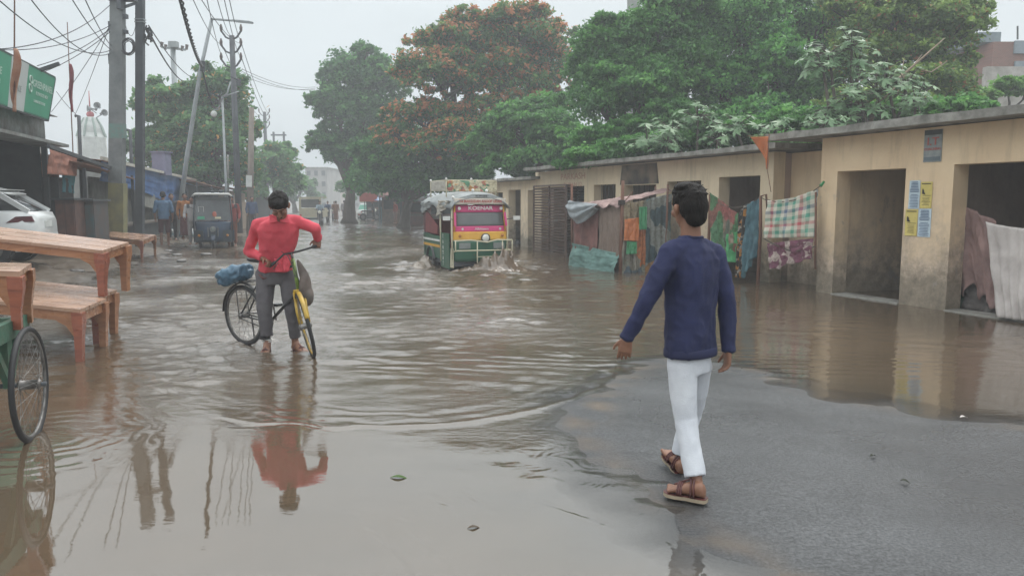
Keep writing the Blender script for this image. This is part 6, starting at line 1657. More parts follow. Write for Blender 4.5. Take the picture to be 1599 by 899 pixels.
mudguard(RW_L, R(55), R(178), .365, .055, m_bblk, 'rear_mudguard', lambda p: p)
hb_ = stv(head_top + V(-.01, 0, .06)); 
hL = stv(head_top + V(.02, .05, .12)); q = MB()
hleft = stv(head_top + V(-.06, .29, .08)); hright = stv(head_top + V(-.05, -.23, -.03)); 
q.tube([stv(head_top), hb_], .012, 8).build('stem', m_steel, bk, True)
MB().tube([hright, stv(head_top + V(.03, -.17, .01)), stv(head_top + V(.05, -.08, .07)), hb_, stv(head_top + V(.05, .08, .07)), stv(head_top + V(.03, .20, .08)), hleft], .011, 8).build('handlebar', m_bblk, bk, True)
for e1, e2 in ((hright, stv(head_top + V(.03, -.17, .01))), (hleft, stv(head_top + V(.03, .20, .08)))):
    MB().tube([e1 + (e1 - e2) * .1, e2.lerp(e1, .2)], .017, 10).build('grip', m_rub, bk, True)
    MB().tube([e2 + V(.03, 0, -.01), e1 + V(.05, 0, -.03)], .005, 6).build('brake_lever', m_steel, bk, True)
MB().tube([stv(head_top + V(.04, -.1, .1)), stv(head_top + V(.18, -.06, .06)), stv(head_top + V(.14, 0, -.2)), stv(head_bot + V(.03, .03, .0))], .004, 5).build('brake_cable', m_bblk, bk, True)
# carrier, stays
q = MB()
for sy in (-.06, .06): q.tube([V(.22, sy, .72), V(-.22, sy, .70)], .006, 6).tube([V(-.05, sy, .70), V(0, sy * 1.1, .35)], .005, 5)
for x in (-.2, -.1, 0, .1): q.tube([V(x, -.06, .70), V(x, .06, .70)], .005, 5)
q.build('carrier', m_bblk, bk, True)
# stand
MB().tube([V(.05, .06, .33), V(-.02, .14, .02)], .008, 6).build('side_stand', m_bblk, bk)
# grey sack before the head tube (hangs from the bar) and blue bundle on the carrier
Mw = Matrix.Translation((RW.x, RW.y, 0)) @ Matrix.Rotation(ang, 4, 'Z')
q = MB(); c0 = Mw @ stv(head_top + V(.09, .05, -.30))
q.ball(c0, (.06, .11, .17)).ball(c0 + V(.02, 0, -.10), (.07, .11, .10)).caps_(c0 + V(-.01, 0, .12), c0 + V(-.06, -.02, .27), .05, .02)
tag(blob('cloth_bag', q, .015, mat('grey_brown_bag', (.14, .11, .095), .85, (.09, .075, .065), 9), None, 3, lambda p: .010 * mnoise.noise(Vector((p.x * 14, p.y * 14, p.z * 5)))), 'grey-brown cloth bag hanging from the bicycle handlebar', 'bag')
q = MB(); c1 = Mw @ V(-.06, -.02, .79)
q.ball(c1, (.15, .13, .085)).ball(c1 + V(-.10, -.03, -.03), (.11, .11, .09)).ball(c1 + V(.08, 0, .04), (.10, .09, .07))
tag(blob('plastic_bundle', q, .015, mat('blue_plastic', (.09, .18, .26), .35, (.04, .09, .14), 7, .5, 12), None, 3, lambda p: .035 * mnoise.noise(p * 9) + .018 * (1 - abs(mnoise.noise(p * 16)) * 3)), 'blue plastic bundle tied on the bicycle carrier', 'bundle')
# ================================================================ green auto-rickshaw ploughing through the water
m_gbody = mat('auto_green', (.02, .13, .07), .4, (.025, .10, .06), 3, coat=.3)
m_gyel = mat('auto_yellow', (.72, .40, .045), .45, (.62, .32, .04), 3)
m_mag = mat('auto_magenta', (.62, .055, .20), .5, (.55, .05, .18), 4)
m_canv = mat('canvas_grey', (.34, .36, .36), .8, (.24, .26, .26), 3, .4, 12)
m_cream = mat('cream_paint', (.62, .58, .42), .5, (.52, .48, .34), 6)
m_glass = mat('windscreen', (.10, .11, .11), .12, (.14, .14, .14), 2)
m_wl = mat('white_letters', (.75, .75, .72), .6)
m_redl = mat('red_letters', (.50, .06, .05), .6)
m_floral = patch_mat('floral_cloth', [(.66, .60, .44), (.66, .60, .44), (.60, .30, .12), (.66, .60, .44), (.15, .33, .22), (.66, .60, .44), (.50, .20, .18), (.66, .60, .44)], 11, .8)
m_dkred = mat('dark_red_seat', (.20, .05, .05), .7)
def wheel_s(parent, c, ax, rad, wd, name='wheel'):
    c = Vector(c); ax = Vector(ax).normalized()
    w_ = MB().tube([c - ax * wd / 2, c - ax * wd * .42, c + ax * wd * .42, c + ax * wd / 2], [rad * .93, rad, rad, rad * .93], 26).build(name, m_rub, parent, True)
    MB().tube([c - ax * (wd / 2 + .005), c + ax * (wd / 2 + .005)], rad * .55, 18).build('rim', m_steel, w_)
    return w_
def green_auto():
    P = gp(752, 424); rz = R(20)
    rt = thing('auto_rickshaw', 'green auto-rickshaw with magenta windscreen bands and a flowered roof rack, pushing a bow wave', 'auto-rickshaw', (P.x, P.y, -.07), rz)
    W_ = .66
    # cab front, rounded in plan: nose shell
    def nose(z0, z1, hw0, hw1, y0, y1, name, m, th=.03, bulge=.13):
        def f(u, v):
            a = (u - .5) * 2; hw = hw0 + (hw1 - hw0) * v; y = y0 + (y1 - y0) * v
            return Vector((hw * math.copysign(abs(a) ** .9, a), y + bulge * abs(a) ** 3.2, z0 + (z1 - z0) * v))
        o = MB().sheet(f, 24, 6).build(name, m, rt, True); md = o.modifiers.new('s', 'SOLIDIFY'); md.thickness = th; return o
    nose(.30, .78, .60, .64, .00, -.02, 'front_apron', m_gbody)
    nose(.78, .97, .645, .65, -.03, .0, 'yellow_band', m_gyel, .035)
    nose(.97, 1.09, .65, .64, .01, .03, 'lower_screen_band', m_mag, .03)
    nose(1.09, 1.40, .638, .62, .035, .10, 'windscreen', m_glass, .01)
    nose(1.40, 1.56, .625, .61, .095, .125, 'upper_screen_band', m_mag, .03)
    nose(1.575, 1.71, .60, .60, .075, .075, 'name_board', mat('board_cream', (.66, .60, .52), .6), .03, .03)
    # side stripes to the windscreen
    for s in (-1, 1): MB().beam((s * .60, .02, 1.09), (s * .585, .09, 1.40), .05, .02).build('screen_trim', m_mag, rt)
    # gable above the board
    MB().prism([V(-.52, .06, 1.715), V(.55, .06, 1.715), V(.22, .07, 1.80), V(-.18, .07, 1.80)], (0, .02, 0)).build('gable', m_canv, rt)
    q = MB(); put_text(q, 'TA MAKSUDAN ANOOP UDAN', .086, (0, .040, 1.64), (1, 0, 0), (0, 0, 1), .82); q.build('board_writing', m_redl, rt)
    q = MB(); put_text(q, 'KOENAR', .115, (0, .060, 1.487), (1, 0, 0), (0, 0, 1), 1.25)
    for s in (-1, 1):
        for k in range(4): q.box((s * .49, .065, 1.485), (.075, .004, .018), Euler((0, k * PI / 4, 0)).to_matrix())
    put_text(q, 'Alkhiyam', .07, (0, -.026, 1.03), (1, 0, 0), (0, 0, 1), 1.25)
    for s in (-1, 1):
        for k in range(4): q.box((s * .44, -.014, 1.03), (.055, .004, .014), Euler((0, k * PI / 4, 0)).to_matrix())
    q.build('band_writing', m_wl, rt)
    q = MB(); put_text(q, 'ALWARE', .06, (.02, .055, 1.755), (1, 0, 0), (0, 0, 1), 1.2); q.build('gable_writing', m_ink2, rt)
    # headlight, indicators
    hl = MB().tube([V(.07, .04, .83), V(.07, -.06, .83), V(.07, -.10, .83)], [.06, .10, .105], 20).build('headlight', m_bblk, rt, True)
    MB().ball((.07, -.095, .83), (.085, .03, .085)).build('lens', mat('lamp_glass', (.75, .75, .70), .1), hl, True)
    for x in (-.50, .50): MB().ball((x, -.0, .88), (.035, .03, .035)).build('indicator', mat('amber', (.5, .2, .03), .3), rt, True)
    for x in (-.40, .40): MB().box((x, -.03, .66), (.26, .03, .13)).build('fog_lamp', mat('lamp_grey', (.25, .28, .27), .2), rt)
    # crash guard of pipes
    q = MB(); y = -.20
    q.tube([V(-.66, y + .1, .54), V(-.66, y, .56), V(.66, y, .56), V(.66, y + .1, .54)], .016, 7)
    q.tube([V(-.66, y + .1, .78), V(-.64, y, .78), V(-.30, y, .79), V(.07, y, .74), V(.30, y, .79), V(.66, y, .78), V(.68, y + .12, .78)], .016, 7)
    for x in (-.66, -.16, .43, .66): q.tube([V(x, y, .78), V(x, y, .30 if abs(x) < .5 else .56), V(x + .03, y + .06, .20 if abs(x) < .5 else .54)], .014, 7)
    q.tube([V(-.16, y, .42), V(.43, y, .42)], .012, 6)
    q.build('crash_guard', m_cream, rt, True)
    # corner posts with yellow tubes
    for s in (-1, 1):
        MB().tube([V(s * .64, .12, .35), V(s * .66, .10, .95), V(s * .62, .20, 1.58)], .022, 8).build('door_post', m_cream, rt, True)
        MB().tube([V(s * .60, .10, .98), V(s * .575, .16, 1.56)], .022, 7).build('yellow_post', m_gyel, rt, True)
        MB().tube([V(s * .66, 1.05, .25), V(s * .67, 1.05, 1.58)], .02, 8).build('middle_post', m_cream, rt, True)
        MB().tube([V(s * .66, 2.60, .35), V(s * .66, 2.55, 1.60)], .02, 8).build('rear_post', m_psteel, rt, True)
        arm = MB().tube([V(s * .64, .1, 1.24), V(s * .80, -.05, 1.27)], .01, 6).build('mirror_arm', m_psteel, rt)
        MB().box((s * .82, -.06, 1.27), (.16, .03, .09)).build('mirror', m_wl, arm)
    # green side panel with vertical lettering, floor, seats
    for s in (-1, 1):
        MB().hexa([V(s * .655, .34, .12), V(s * .655, 1.06, .12), V(s * .63, 1.06, .12), V(s * .63, .34, .12)], [V(s * .665, .34, .92), V(s * .665, 1.06, .92), V(s * .64, 1.06, .92), V(s * .64, .34, .92)]).build('side_panel', m_gbody, rt)
        MB().hexa([V(s * .65, .10, .16), V(s * .65, .30, .16), V(s * .62, .30, .16), V(s * .62, .10, .16)], [V(s * .655, .10, .60), V(s * .655, .22, .60), V(s * .62, .22, .60), V(s * .62, .10, .60)]).build('white_flap', m_cream, rt)
        q = MB()
        for i, ch in enumerate('TAAYAT'):
            put_text(q, ch, .13, (s * .672, .82 if s < 0 else .82, .84 - .125 * i), (0, -s * -1 * -1 if False else (-1 if s < 0 else 1), 0), (0, 0, 1), 1.0)
        q.build('side_writing', m_wl, rt)
        # rear body, stripes
        MB().hexa([V(s * .66, 1.10, .30), V(s * .66, 2.75, .30), V(s * .62, 2.75, .30), V(s * .62, 1.10, .30)], [V(s * .67, 1.10, .82), V(s * .67, 2.75, .86), V(s * .63, 2.75, .86), V(s * .63, 1.10, .82)]).build('rear_side', m_gbody, rt)
        q = MB(); q.box2((s * .672 - .004, 1.12, .70), (s * .672 + .004, 2.72, .745)); q.build('white_stripe', m_wl, rt)
        q = MB(); q.box2((s * .670 - .004, 1.12, .56), (s * .670 + .004, 2.72, .62)); q.build('yellow_stripe', m_gyel, rt)
        MB().hexa([V(s * .665, 1.35, .87), V(s * .665, 2.70, .88), V(s * .64, 2.70, .88), V(s * .64, 1.35, .87)], [V(s * .665, 1.35, 1.05), V(s * .665, 2.70, 1.52), V(s * .64, 2.70, 1.52), V(s * .64, 1.35, 1.05)]).build('side_curtain', m_dkred, rt)
        def arch(u, v):
            a = PI * u; return Vector((s * (.60 + .12 * v), 1.95 - .36 * math.cos(a), .22 + .34 * math.sin(a)))
        o = MB().sheet(arch, 16, 2).build('rear_mudguard', m_bblk, rt, True); md = o.modifiers.new('s', 'SOLIDIFY'); md.thickness = .012
    MB().box2((-.62, .10, .20), (.62, 2.75, .28)).build('floor', m_psteel, rt)
    MB().box2((-.62, 2.70, .28), (.62, 2.76, .95)).build('tail_panel', m_gbody, rt)
    MB().box2((-.35, .62, .50), (.35, 1.0, .62)).box2((-.35, .95, .62), (.35, 1.04, 1.1)).build('driver_seat', m_dkred, rt)
    MB().box2((-.60, 1.75, .50), (.60, 2.25, .64)).box2((-.60, 2.2, .64), (.60, 2.32, 1.2)).build('rear_seat', m_dkred, rt)
    MB().tube([V(-.28, .38, 1.02), V(.28, .38, 1.02)], .015, 6).tube([V(0, .38, 1.02), V(0, .2, .5)], .02, 6).build('steering_bar', m_bblk, rt)
    # wheels
    wheel_s(rt, (0, .22, .20), (1, 0, 0), .235, .11)
    for s in (-1, 1): wheel_s(rt, (s * .56, 1.95, .22), (1, 0, 0), .245, .12)
    # canvas roof
    def rf_(u, v):
        a = (u - .5) * 2; y = .04 + 2.85 * v
        ed = math.sin(PI * min(1, max(0, v))) ** .3
        z = 1.60 + .27 * (1 - abs(a) ** 2.4) * (.72 + .28 * ed) - .10 * max(0, abs(a) - .9) * 10 * (.6 + .4 * math.sin(v * 17))
        z += .012 * mnoise.noise(Vector((a * 3, y * 3, 1)))
        z -= .06 * (1 - min(1, v / .08)) 
        return Vector((a * (.70 + .03 * math.sin(v * 9)), y, z))
    o = MB().sheet(rf_, 26, 40).build('canvas_roof', m_canv, rt, True); md = o.modifiers.new('s', 'SOLIDIFY'); md.thickness = .02
    cloth_sheet((-.70, 1.15, 1.28), (-.70, .25, 1.60), (-.68, .20, 1.66), (-.69, 1.25, 1.66), mat('torn_canvas', (.50, .46, .38), .8, (.30, .28, .25), 5), 'torn_flap', rt, 3, .04, seed=81)
    cloth_sheet((-.71, 2.7, 1.32), (-.71, 1.9, 1.5), (-.69, 1.8, 1.64), (-.69, 2.75, 1.64), m_canv, 'rear_flap', rt, 3, .04, seed=82)
    # roof rack
    z0, z1 = 1.90, 2.12
    q = MB()
    for s in (-1, 1):
        q.tube([V(s * .60, .75, z1), V(s * .60, 2.2, z1)], .014, 6)
        for y_ in (.75, 2.2): q.tube([V(s * .60, y_, 1.74), V(s * .60, y_, z1)], .014, 6)
    for y_ in (.75, 2.2): q.tube([V(-.60, y_, z1), V(.60, y_, z1)], .014, 6).tube([V(-.60, y_, z0), V(.60, y_, z0)], .012, 6)
    q.build('roof_rack', m_cream, rt, True)
    cloth_sheet((-.58, .73, z0 - .02), (.62, .73, z0 - .04), (.62, .73, z1 - .01), (-.58, .73, z1), m_floral, 'flowered_front', rt, 2, .008, seed=83)
    cloth_sheet((-.615, 2.1, z0), (-.615, .76, z0 - .02), (-.615, .76, z1 - .01), (-.615, 2.1, z1), mat('rack_sheet', (.48, .46, .40), .8, (.36, .34, .3), 5), 'pale_side', rt, 2, .008, seed=84)
    for s, y_ in ((-1, .75), (1, .75), (-1, 2.2), (0, .75), (1, 2.2)): MB().ball((s * .60, y_, z1 + .03), .028).build('knob', m_wl, rt, True)
    for x, y_, z in ((-.62, .12, 1.73), (-.1, .3, 1.89), (.22, .3, 1.88)):
        MB().ball((x, y_, z), .034).tube([V(x, y_, z), V(x, y_, z - .06)], .012, 6).build('roof_lamp', m_wl, rt, True)
    return rt, P, rz
ga_rt, ga_P, ga_rz = green_auto()

# bow wave and splashes: churned brown water standing up from the flood
m_churn = mat('churned_water', (.21, .155, .11), .10, (.12, .09, .065), 3.5, .5, 14, spec=.9)
m_churn2 = mat('foam_water', (.34, .29, .235), .22, (.17, .13, .095), 5, .5, 18, spec=.8)
Ma = Matrix.Translation((ga_P.x, ga_P.y, 0)) @ Matrix.Rotation(ga_rz, 4, 'Z')
def splash(x0, x1, y0, y1, bumps, m, seed, rag_, drops):
    """surging sheet of water; bumps: (x, y, height, rx, ry) in the rickshaw's own axes"""
    r = random.Random(seed); q = MB(); n1, n2 = 90, 60; o = Vector((seed * 5., 1, 2))
    def f(u, v):
        x = x0 + (x1 - x0) * u; y = y0 + (y1 - y0) * v; h = -.03
        for bx_, by_, hh, rx, ry in bumps: h += hh * math.exp(-((x - bx_) / rx) ** 2 - ((y - by_) / ry) ** 2)
        hp_ = max(0, h)
        nz_ = 1 - abs(mnoise.noise(o + Vector((x * 5, y * 5, 0)))) * 2
        h += hp_ * rag_ * (nz_ - .35) + hp_ * .35 * mnoise.noise(o + Vector((x * 15, y * 15, 3)))
        # the crest topples forward
        return Ma @ V(x + hp_ * .25 * mnoise.noise(o + Vector((x * 4, y * 4, 7))), y - hp_ * .35, h)
    q.sheet(f, n1, n2)
    for i in range(drops):
        bx_, by_, hh, rx, ry = r.choice(bumps); c = Ma @ V(bx_ + r.gauss(0, .8) * rx, by_ + r.gauss(0, .8) * ry, abs(r.gauss(hh * .8, hh * .5)))
        q.ball(c, (r.uniform(.005, .016), .01, r.uniform(.006, .02)), None, 6, 4)
    return q.build('splash', m, None, True, recalc=False)
tag(splash(-1.2, 1.3, -1.1, .3, [(.30, -.22, .30, .26, .20), (.55, -.12, .26, .22, .18), (-.02, -.28, .20, .25, .18), (.85, .02, .10, .25, .25), (-.45, -.25, .11, .3, .2), (.30, -.60, .07, .6, .25), (-.85, -.05, .05, .3, .2)], m_churn, 1, .9, 90), 'brown bow wave thrown up by the front wheel of the green auto-rickshaw', 'wave', None, 'stuff')
tag(splash(-2.3, -.55, .9, 2.9, [(-.85, 1.75, .17, .16, .30), (-1.1, 1.45, .12, .2, .25), (-.82, 2.15, .14, .14, .25), (-1.5, 1.6, .06, .3, .35)], m_churn2, 2, 1.1, 50), 'pale splash beside the rear wheel of the green auto-rickshaw', 'wave', None, 'stuff')

# ================================================================ blue e-rickshaw coming along the left bank
m_bl = mat('rickshaw_blue', (.012, .04, .085), .4, (.012, .022, .04), 3); m_bdk = mat('rickshaw_dark', (.03, .04, .05), .5, (.02, .03, .04), 4)
def blue_rick():
    P = gp(334, 388); rz = R(18)
    rt = thing('electric_rickshaw', 'dark blue electric rickshaw with a white roof edge on the left, facing the camera', 'auto-rickshaw', (P.x, P.y, -.05), rz)
    s_ = 1.06
    def b(lo, hi, name, m, par=None): return MB().box2(Vector(lo) * s_, Vector(hi) * s_).build(name, m, par or rt)
    q = MB()
    def nf(u, v):
        a = (u - .5) * 2; return Vector((a * (.50 + .04 * v), .02 + .10 * abs(a) ** 3 - .03 * math.sin(v * PI) + .10 * v, .28 + .62 * v)) * s_
    o = q.sheet(nf, 18, 8).build('front_apron', m_bl, rt, True); md = o.modifiers.new('s', 'SOLIDIFY'); md.thickness = .03
    for x in (-1, 1): 
        MB().hexa([V(x * .28, -.02, .30) * s_, V(x * .56, .05, .30) * s_, V(x * .56, .12, .30) * s_, V(x * .28, .05, .30) * s_], [V(x * .30, -.02, .62) * s_, V(x * .56, .05, .62) * s_, V(x * .56, .12, .62) * s_, V(x * .30, .05, .62) * s_]).build('leg_shield', m_bdk, rt)
        MB().tube([V(x * .57, .14, .25) * s_, V(x * .57, .16, .95) * s_, V(x * .53, .34, 1.72) * s_], .022, 8).build('front_post', m_bdk, rt, True)
        MB().tube([V(x * .58, 2.0, .25) * s_, V(x * .56, 2.0, 1.72) * s_], .02, 8).build('rear_post', m_bdk, rt, True)
        MB().tube([V(x * .57, 1.1, .25) * s_, V(x * .57, 1.1, 1.72) * s_], .016, 8).build('middle_post', m_bdk, rt, True)
        b((x * .58 - .02, .9, .25), (x * .58 + .02, 2.3, .60), 'side_panel', m_bl)
        arm = MB().tube([V(x * .57, .14, 1.3) * s_, V(x * .68, .02, 1.36) * s_], .009, 6).build('mirror_arm', m_bdk, rt)
        MB().box(V(x * .70, .0, 1.38) * s_, (.09, .02, .13)).build('mirror', m_psteel, arm)
        wheel_s(rt, V(x * .50, 1.75, .22) * s_, (1, 0, 0), .23, .09)
        MB().tube([V(x * .14, -.10, .42) * s_, V(x * .15, -.12, .72) * s_], .02, 7).build('chrome_bar', m_steel, rt)
        MB().ball(V(x * .42, -.0, .46) * s_, .045).build('indicator', mat('amber', (.5, .2, .03), .3), rt, True)
    ws = MB().hexa([V(-.54, .15, .92) * s_, V(.54, .15, .92) * s_, V(.54, .16, .92) * s_, V(-.54, .16, .92) * s_], [V(-.50, .33, 1.56) * s_, V(.50, .33, 1.56) * s_, V(.50, .34, 1.56) * s_, V(-.50, .34, 1.56) * s_]).build('windscreen', mat('hazy_screen', (.05, .055, .06), .12, (.09, .10, .105), 3), rt)
    MB().hexa([V(-.46, .145, .97) * s_, V(-.24, .145, .97) * s_, V(-.24, .15, .97) * s_, V(-.46, .15, .97) * s_], [V(-.45, .16, 1.06) * s_, V(-.25, .16, 1.06) * s_, V(-.25, .165, 1.06) * s_, V(-.45, .165, 1.06) * s_]).build('green_sticker', mat('sticker_green', (.05, .35, .20), .4), ws)
    MB().hexa([V(.06, .148, .98) * s_, V(.24, .148, .98) * s_, V(.24, .15, .98) * s_, V(.06, .15, .98) * s_], [V(.06, .158, 1.04) * s_, V(.24, .158, 1.04) * s_, V(.24, .16, 1.04) * s_, V(.06, .16, 1.04) * s_]).build('cream_sticker', m_cream, ws)
    q = MB(); q.tube([V(-.42, .222, 1.2) * s_, V(-.42, .262, 1.36) * s_, V(-.27, .262, 1.36) * s_, V(-.27, .222, 1.2) * s_], .008, 5); q.build('sticker_outline', m_wl, ws)
    MB().ball(V(.05, .19, 1.12) * s_, (.07, .01, .10)).build('sticker', mat('sticker_red', (.5, .15, .10), .5), ws, True)
    b((-.50, .345, 1.56), (.50, .36, 1.66), 'dark_top_pane', m_glass)
    MB().ring(V(0, -.12, .66) * s_, (0, 1, 0), .09, .012, 20, 6).build('headlight_ring', m_steel, rt)
    MB().ball(V(0, -.09, .66) * s_, (.08, .04, .08)).build('headlight', mat('lamp_grey', (.25, .28, .27), .2), rt, True)
    MB().box(V(0, -.14, .50) * s_, (.16, .02, .07)).build('number_plate', m_psteel, rt)
    for x in (-.06, .06): MB().tube([V(x, .0, .62) * s_, V(x, -.10, .22) * s_], .018, 7).build('fork_leg', m_bdk, rt)
    def mg(u, v): a = R(20) + R(130) * u; return V((v - .5) * .13, -.10 - .27 * math.cos(a), .22 + .27 * math.sin(a)) * s_
    o = MB().sheet(mg, 16, 3).build('mudguard', m_bl, rt, True); md = o.modifiers.new('s', 'SOLIDIFY'); md.thickness = .01
    wheel_s(rt, V(0, -.10, .22) * s_, (1, 0, 0), .23, .08)
    b((-.54, .1, .24), (.54, 2.35, .30), 'floor', m_bdk)
    b((-.30, .70, .30), (.30, 1.0, .62), 'driver_seat', m_dkred); b((-.52, 1.6, .30), (.52, 1.9, .6), 'rear_seat', m_dkred); b((-.52, 1.9, .6), (.52, 1.98, 1.05), 'backrest', m_dkred)
    b((-.54, 2.3, .3), (.54, 2.36, 1.0), 'tail_panel', m_bl)
    def rf_(u, v):
        a = (u - .5) * 2; return Vector((a * (.58), .22 + 2.3 * v, 1.72 + .09 * (1 - abs(a) ** 3) * min(1, .3 + v * 5))) * s_
    o = MB().sheet(rf_, 16, 12).build('roof', mat('roof_pale_blue', (.20, .26, .32), .5), rt, True); md = o.modifiers.new('s', 'SOLIDIFY'); md.thickness = .035
    MB().tube([V(-.57, .24, 1.70) * s_, V(-.5, .18, 1.76) * s_, V(.5, .18, 1.76) * s_, V(.57, .24, 1.70) * s_], .035, 8).build('roof_edge', m_wl, rt, True)
    for x in (.02, .27): MB().ball(V(x, .22, 1.83) * s_, (.075, .05, .045)).build('roof_lamp', m_bdk, rt, True)
    MB().tube([V(-.2, .6, .62) * s_, V(.2, .6, .62) * s_], .01, 5)
    MB().tube([V(-.26, .34, .98) * s_, V(.26, .34, .98) * s_], .012, 6).tube([V(0, .34, .98) * s_, V(0, .12, .55) * s_], .016, 6).build('steering_bar', m_bblk, rt)
    return rt, P, rz
br_rt, br_P, br_rz = blue_rick()

# ================================================================ far traffic
def far_truck():
    P = gp(489, 349); Y = P.y; u = Y / F
    rt = thing('pickup_truck', 'pale yellow truck with an open rear window frame behind the pink-shirted man', 'truck', (P.x - 4 * u, Y, -.05), R(4))
    m = mat('truck_cream', (.50, .46, .32), .6, (.40, .37, .27), 4); w_ = 34 * u / 1.0; h = 42 * u
    MB().box((0, 1.3, h * .42), (w_, 2.6, h * .34)).build('body', m, rt)
    fr = MB(); hw = w_ / 2
    for x in (-hw + .07, hw - .07): fr.box((x, .05, h * .78), (.14, .1, h * .40))
    fr.box((0, .05, h * .96), (w_, .12, .16)).build('window_frame', m, rt)
    MB().box((0, 1.3, h * .985), (w_, 2.6, .08)).build('roof', m, rt)
    MB().box((0, .12, h * .76), (w_ * .82, .03, h * .30)).build('window', m_glass, rt)
    for x in (-1, 1): wheel_s(rt, (x * hw * .85, .7, .28), (1, 0, 0), .3, .2)
    for x in (-1, 1): MB().box((x * hw * .85, -.02, h * .34), (.12, .04, .12)).build('tail_light', mat('tail_red', (.5, .04, .03), .3), rt)
    MB().box((0, -.04, h * .2), (w_ * .9, .08, .14)).build('bumper', m_bdk, rt)
far_truck()
def white_van():
    P = gp(565, 341); Y = P.y; u = Y / F
    rt = thing('delivery_van', 'white van with a green windscreen and a loaded roof, far up the street', 'van', (P.x, Y, -.05), R(-6))
    m = mat('van_white', (.66, .68, .66), .4); w_ = 17 * u; h = 28 * u
    q = MB(); q.loft([((0, .0, h * .28), (w_ / 2, 0, 0), (0, 0, h * .20)), ((0, .5, h * .30), (w_ / 2, 0, 0), (0, 0, h * .24)), ((0, .9, h * .46), (w_ / 2, 0, 0), (0, 0, h * .40)), ((0, 3.2, h * .46), (w_ / 2, 0, 0), (0, 0, h * .40))], 20, .45); q.build('body', m, rt, True)
    MB().hexa([V(-w_ * .42, .30, h * .50), V(w_ * .42, .30, h * .50), V(w_ * .42, .34, h * .50), V(-w_ * .42, .34, h * .50)], [V(-w_ * .38, .78, h * .78), V(w_ * .38, .78, h * .78), V(w_ * .38, .82, h * .78), V(-w_ * .38, .82, h * .78)]).build('windscreen', mat('screen_green', (.05, .30, .20), .2), rt)
    MB().box((0, 2.0, h * 1.02), (w_ * .9, 2.0, h * .22)).build('roof_load', mat('load_cream', (.50, .46, .34), .8, (.4, .3, .2), 5), rt)
    MB().box((0, -.02, h * .24), (w_ * .7, .06, h * .08)).build('grille', mat('grille_red', (.35, .10, .08), .5), rt)
    for x in (-1, 1):
        MB().ball((x * w_ * .36, -.0, h * .32), .10).build('headlight', mat('lamp_glass', (.75, .75, .70), .1), rt, True)
        wheel_s(rt, (x * w_ * .42, .6, .26), (1, 0, 0), .28, .18)
white_van()
# ================================================================ people
m_skin = mat('brown_skin', (.27, .135, .085), .5, (.22, .105, .065), 12, .15, 60)
m_skin2 = mat('dark_skin', (.24, .12, .075), .5, (.19, .09, .058), 12, .15, 60)
m_hair = mat('black_hair', (.010, .009, .009), .6, (.020, .016, .014), 60, .7, 160, stretch=(1, 1, .25), spec=.2)
m_eye = mat('eye_white', (.6, .58, .55), .3)

def hand(q, wrist, d, n, side, curl=.35, s=1.0, spread=1.0):
    """d: finger direction, n: palm normal (palm side), side: direction of the thumb"""
    wrist = Vector(wrist); d = Vector(d).normalized(); n = Vector(n); n = (n - d * n.dot(d)).normalized(); sd = d.cross(n).normalized()
    if sd.dot(Vector(side)) < 0: sd = -sd
    kn = wrist + d * .088 * s
    # palm: a flat wedge
    rings = []
    for t, w_, th in ((-.02, .026, .021), (.02, .034, .019), (.055, .041, .016), (.09, .042, .013)):
        rings.append((wrist + d * t * s, sd * w_ * s, n * th * s))
    q.loft(rings, 16, .8)
    for i, (o, L_) in enumerate(((.031, .072), (.010, .080), (-.011, .074), (-.031, .058))):
        p = kn + sd * o * s - d * .010 * s; dirn = (d + sd * o * 2.2 * spread).normalized(); a = 0; seg = L_ * s
        pts = [p]; c = curl * (1 + .12 * i)
        for k, fr in enumerate((.42, .32, .26)):
            a += c * (0.7 if k == 0 else 1.0); dv = dirn * math.cos(a) + n * math.sin(a); p = p + dv * seg * fr; pts.append(p)
        rr_ = [.0092 * s, .0088 * s, .0080 * s, .0068 * s]
        for k in range(3): q.caps_(pts[k], pts[k + 1], rr_[k], rr_[k + 1], 8)
    p = wrist + sd * .026 * s + d * .022 * s; td = (sd * .75 + d * .75 + n * .25).normalized()
    p1 = p + td * .034 * s; p2 = p1 + (td + d * .4 + n * curl * .8).normalized() * .028 * s; p3 = p2 + (d + n * curl * 1.2 + td * .2).normalized() * .022 * s
    q.caps_(p, p1, .015 * s, .011 * s, 8); q.caps_(p1, p2, .011 * s, .0095 * s, 8); q.caps_(p2, p3, .0095 * s, .008 * s, 8)

def foot(q, ankle, heel, toe, s=1.0, up_=(0, 0, 1), inner=None):
    ankle, heel, toe = map(Vector, (ankle, heel, toe)); d = (toe - heel); L_ = d.length; d.normalize(); up_ = Vector(up_); up_ = (up_ - d * up_.dot(d)).normalized(); sd = d.cross(up_)
    if inner is not None and sd.dot(Vector(inner)) < 0: sd = -sd
    rings = []
    for t, w_, h_ in ((0.0, .018, .022), (.05, .030, .034), (.2, .033, .040), (.42, .034, .034), (.62, .042, .024), (.78, .045, .017), (.86, .043, .013)):
        rings.append((heel + d * L_ * t + up_ * h_ * s, sd * w_ * s, up_ * h_ * s))
    q.loft(rings, 16, .85)
    for i, (o, e, r_) in enumerate(((.030, 1.0, .0125), (.010, .985, .0092), (-.007, .955, .0088), (-.022, .925, .0083), (-.035, .885, .0078))):
        a = heel + d * L_ * .80 + sd * o * s + up_ * .012 * s; b_ = heel + d * L_ * (e - .02) + sd * o * 1.12 * s + up_ * r_ * s
        q.caps_(a, b_, r_ * s * 1.05, r_ * s, 8)
    q.caps_(ankle, heel + d * L_ * .18 + up_ * .045 * s, .036 * s, .036 * s, 12)
    q.caps_(ankle + d * .01, heel + d * L_ * .52 + up_ * .035 * s, .030 * s, .026 * s, 12)
    return sd

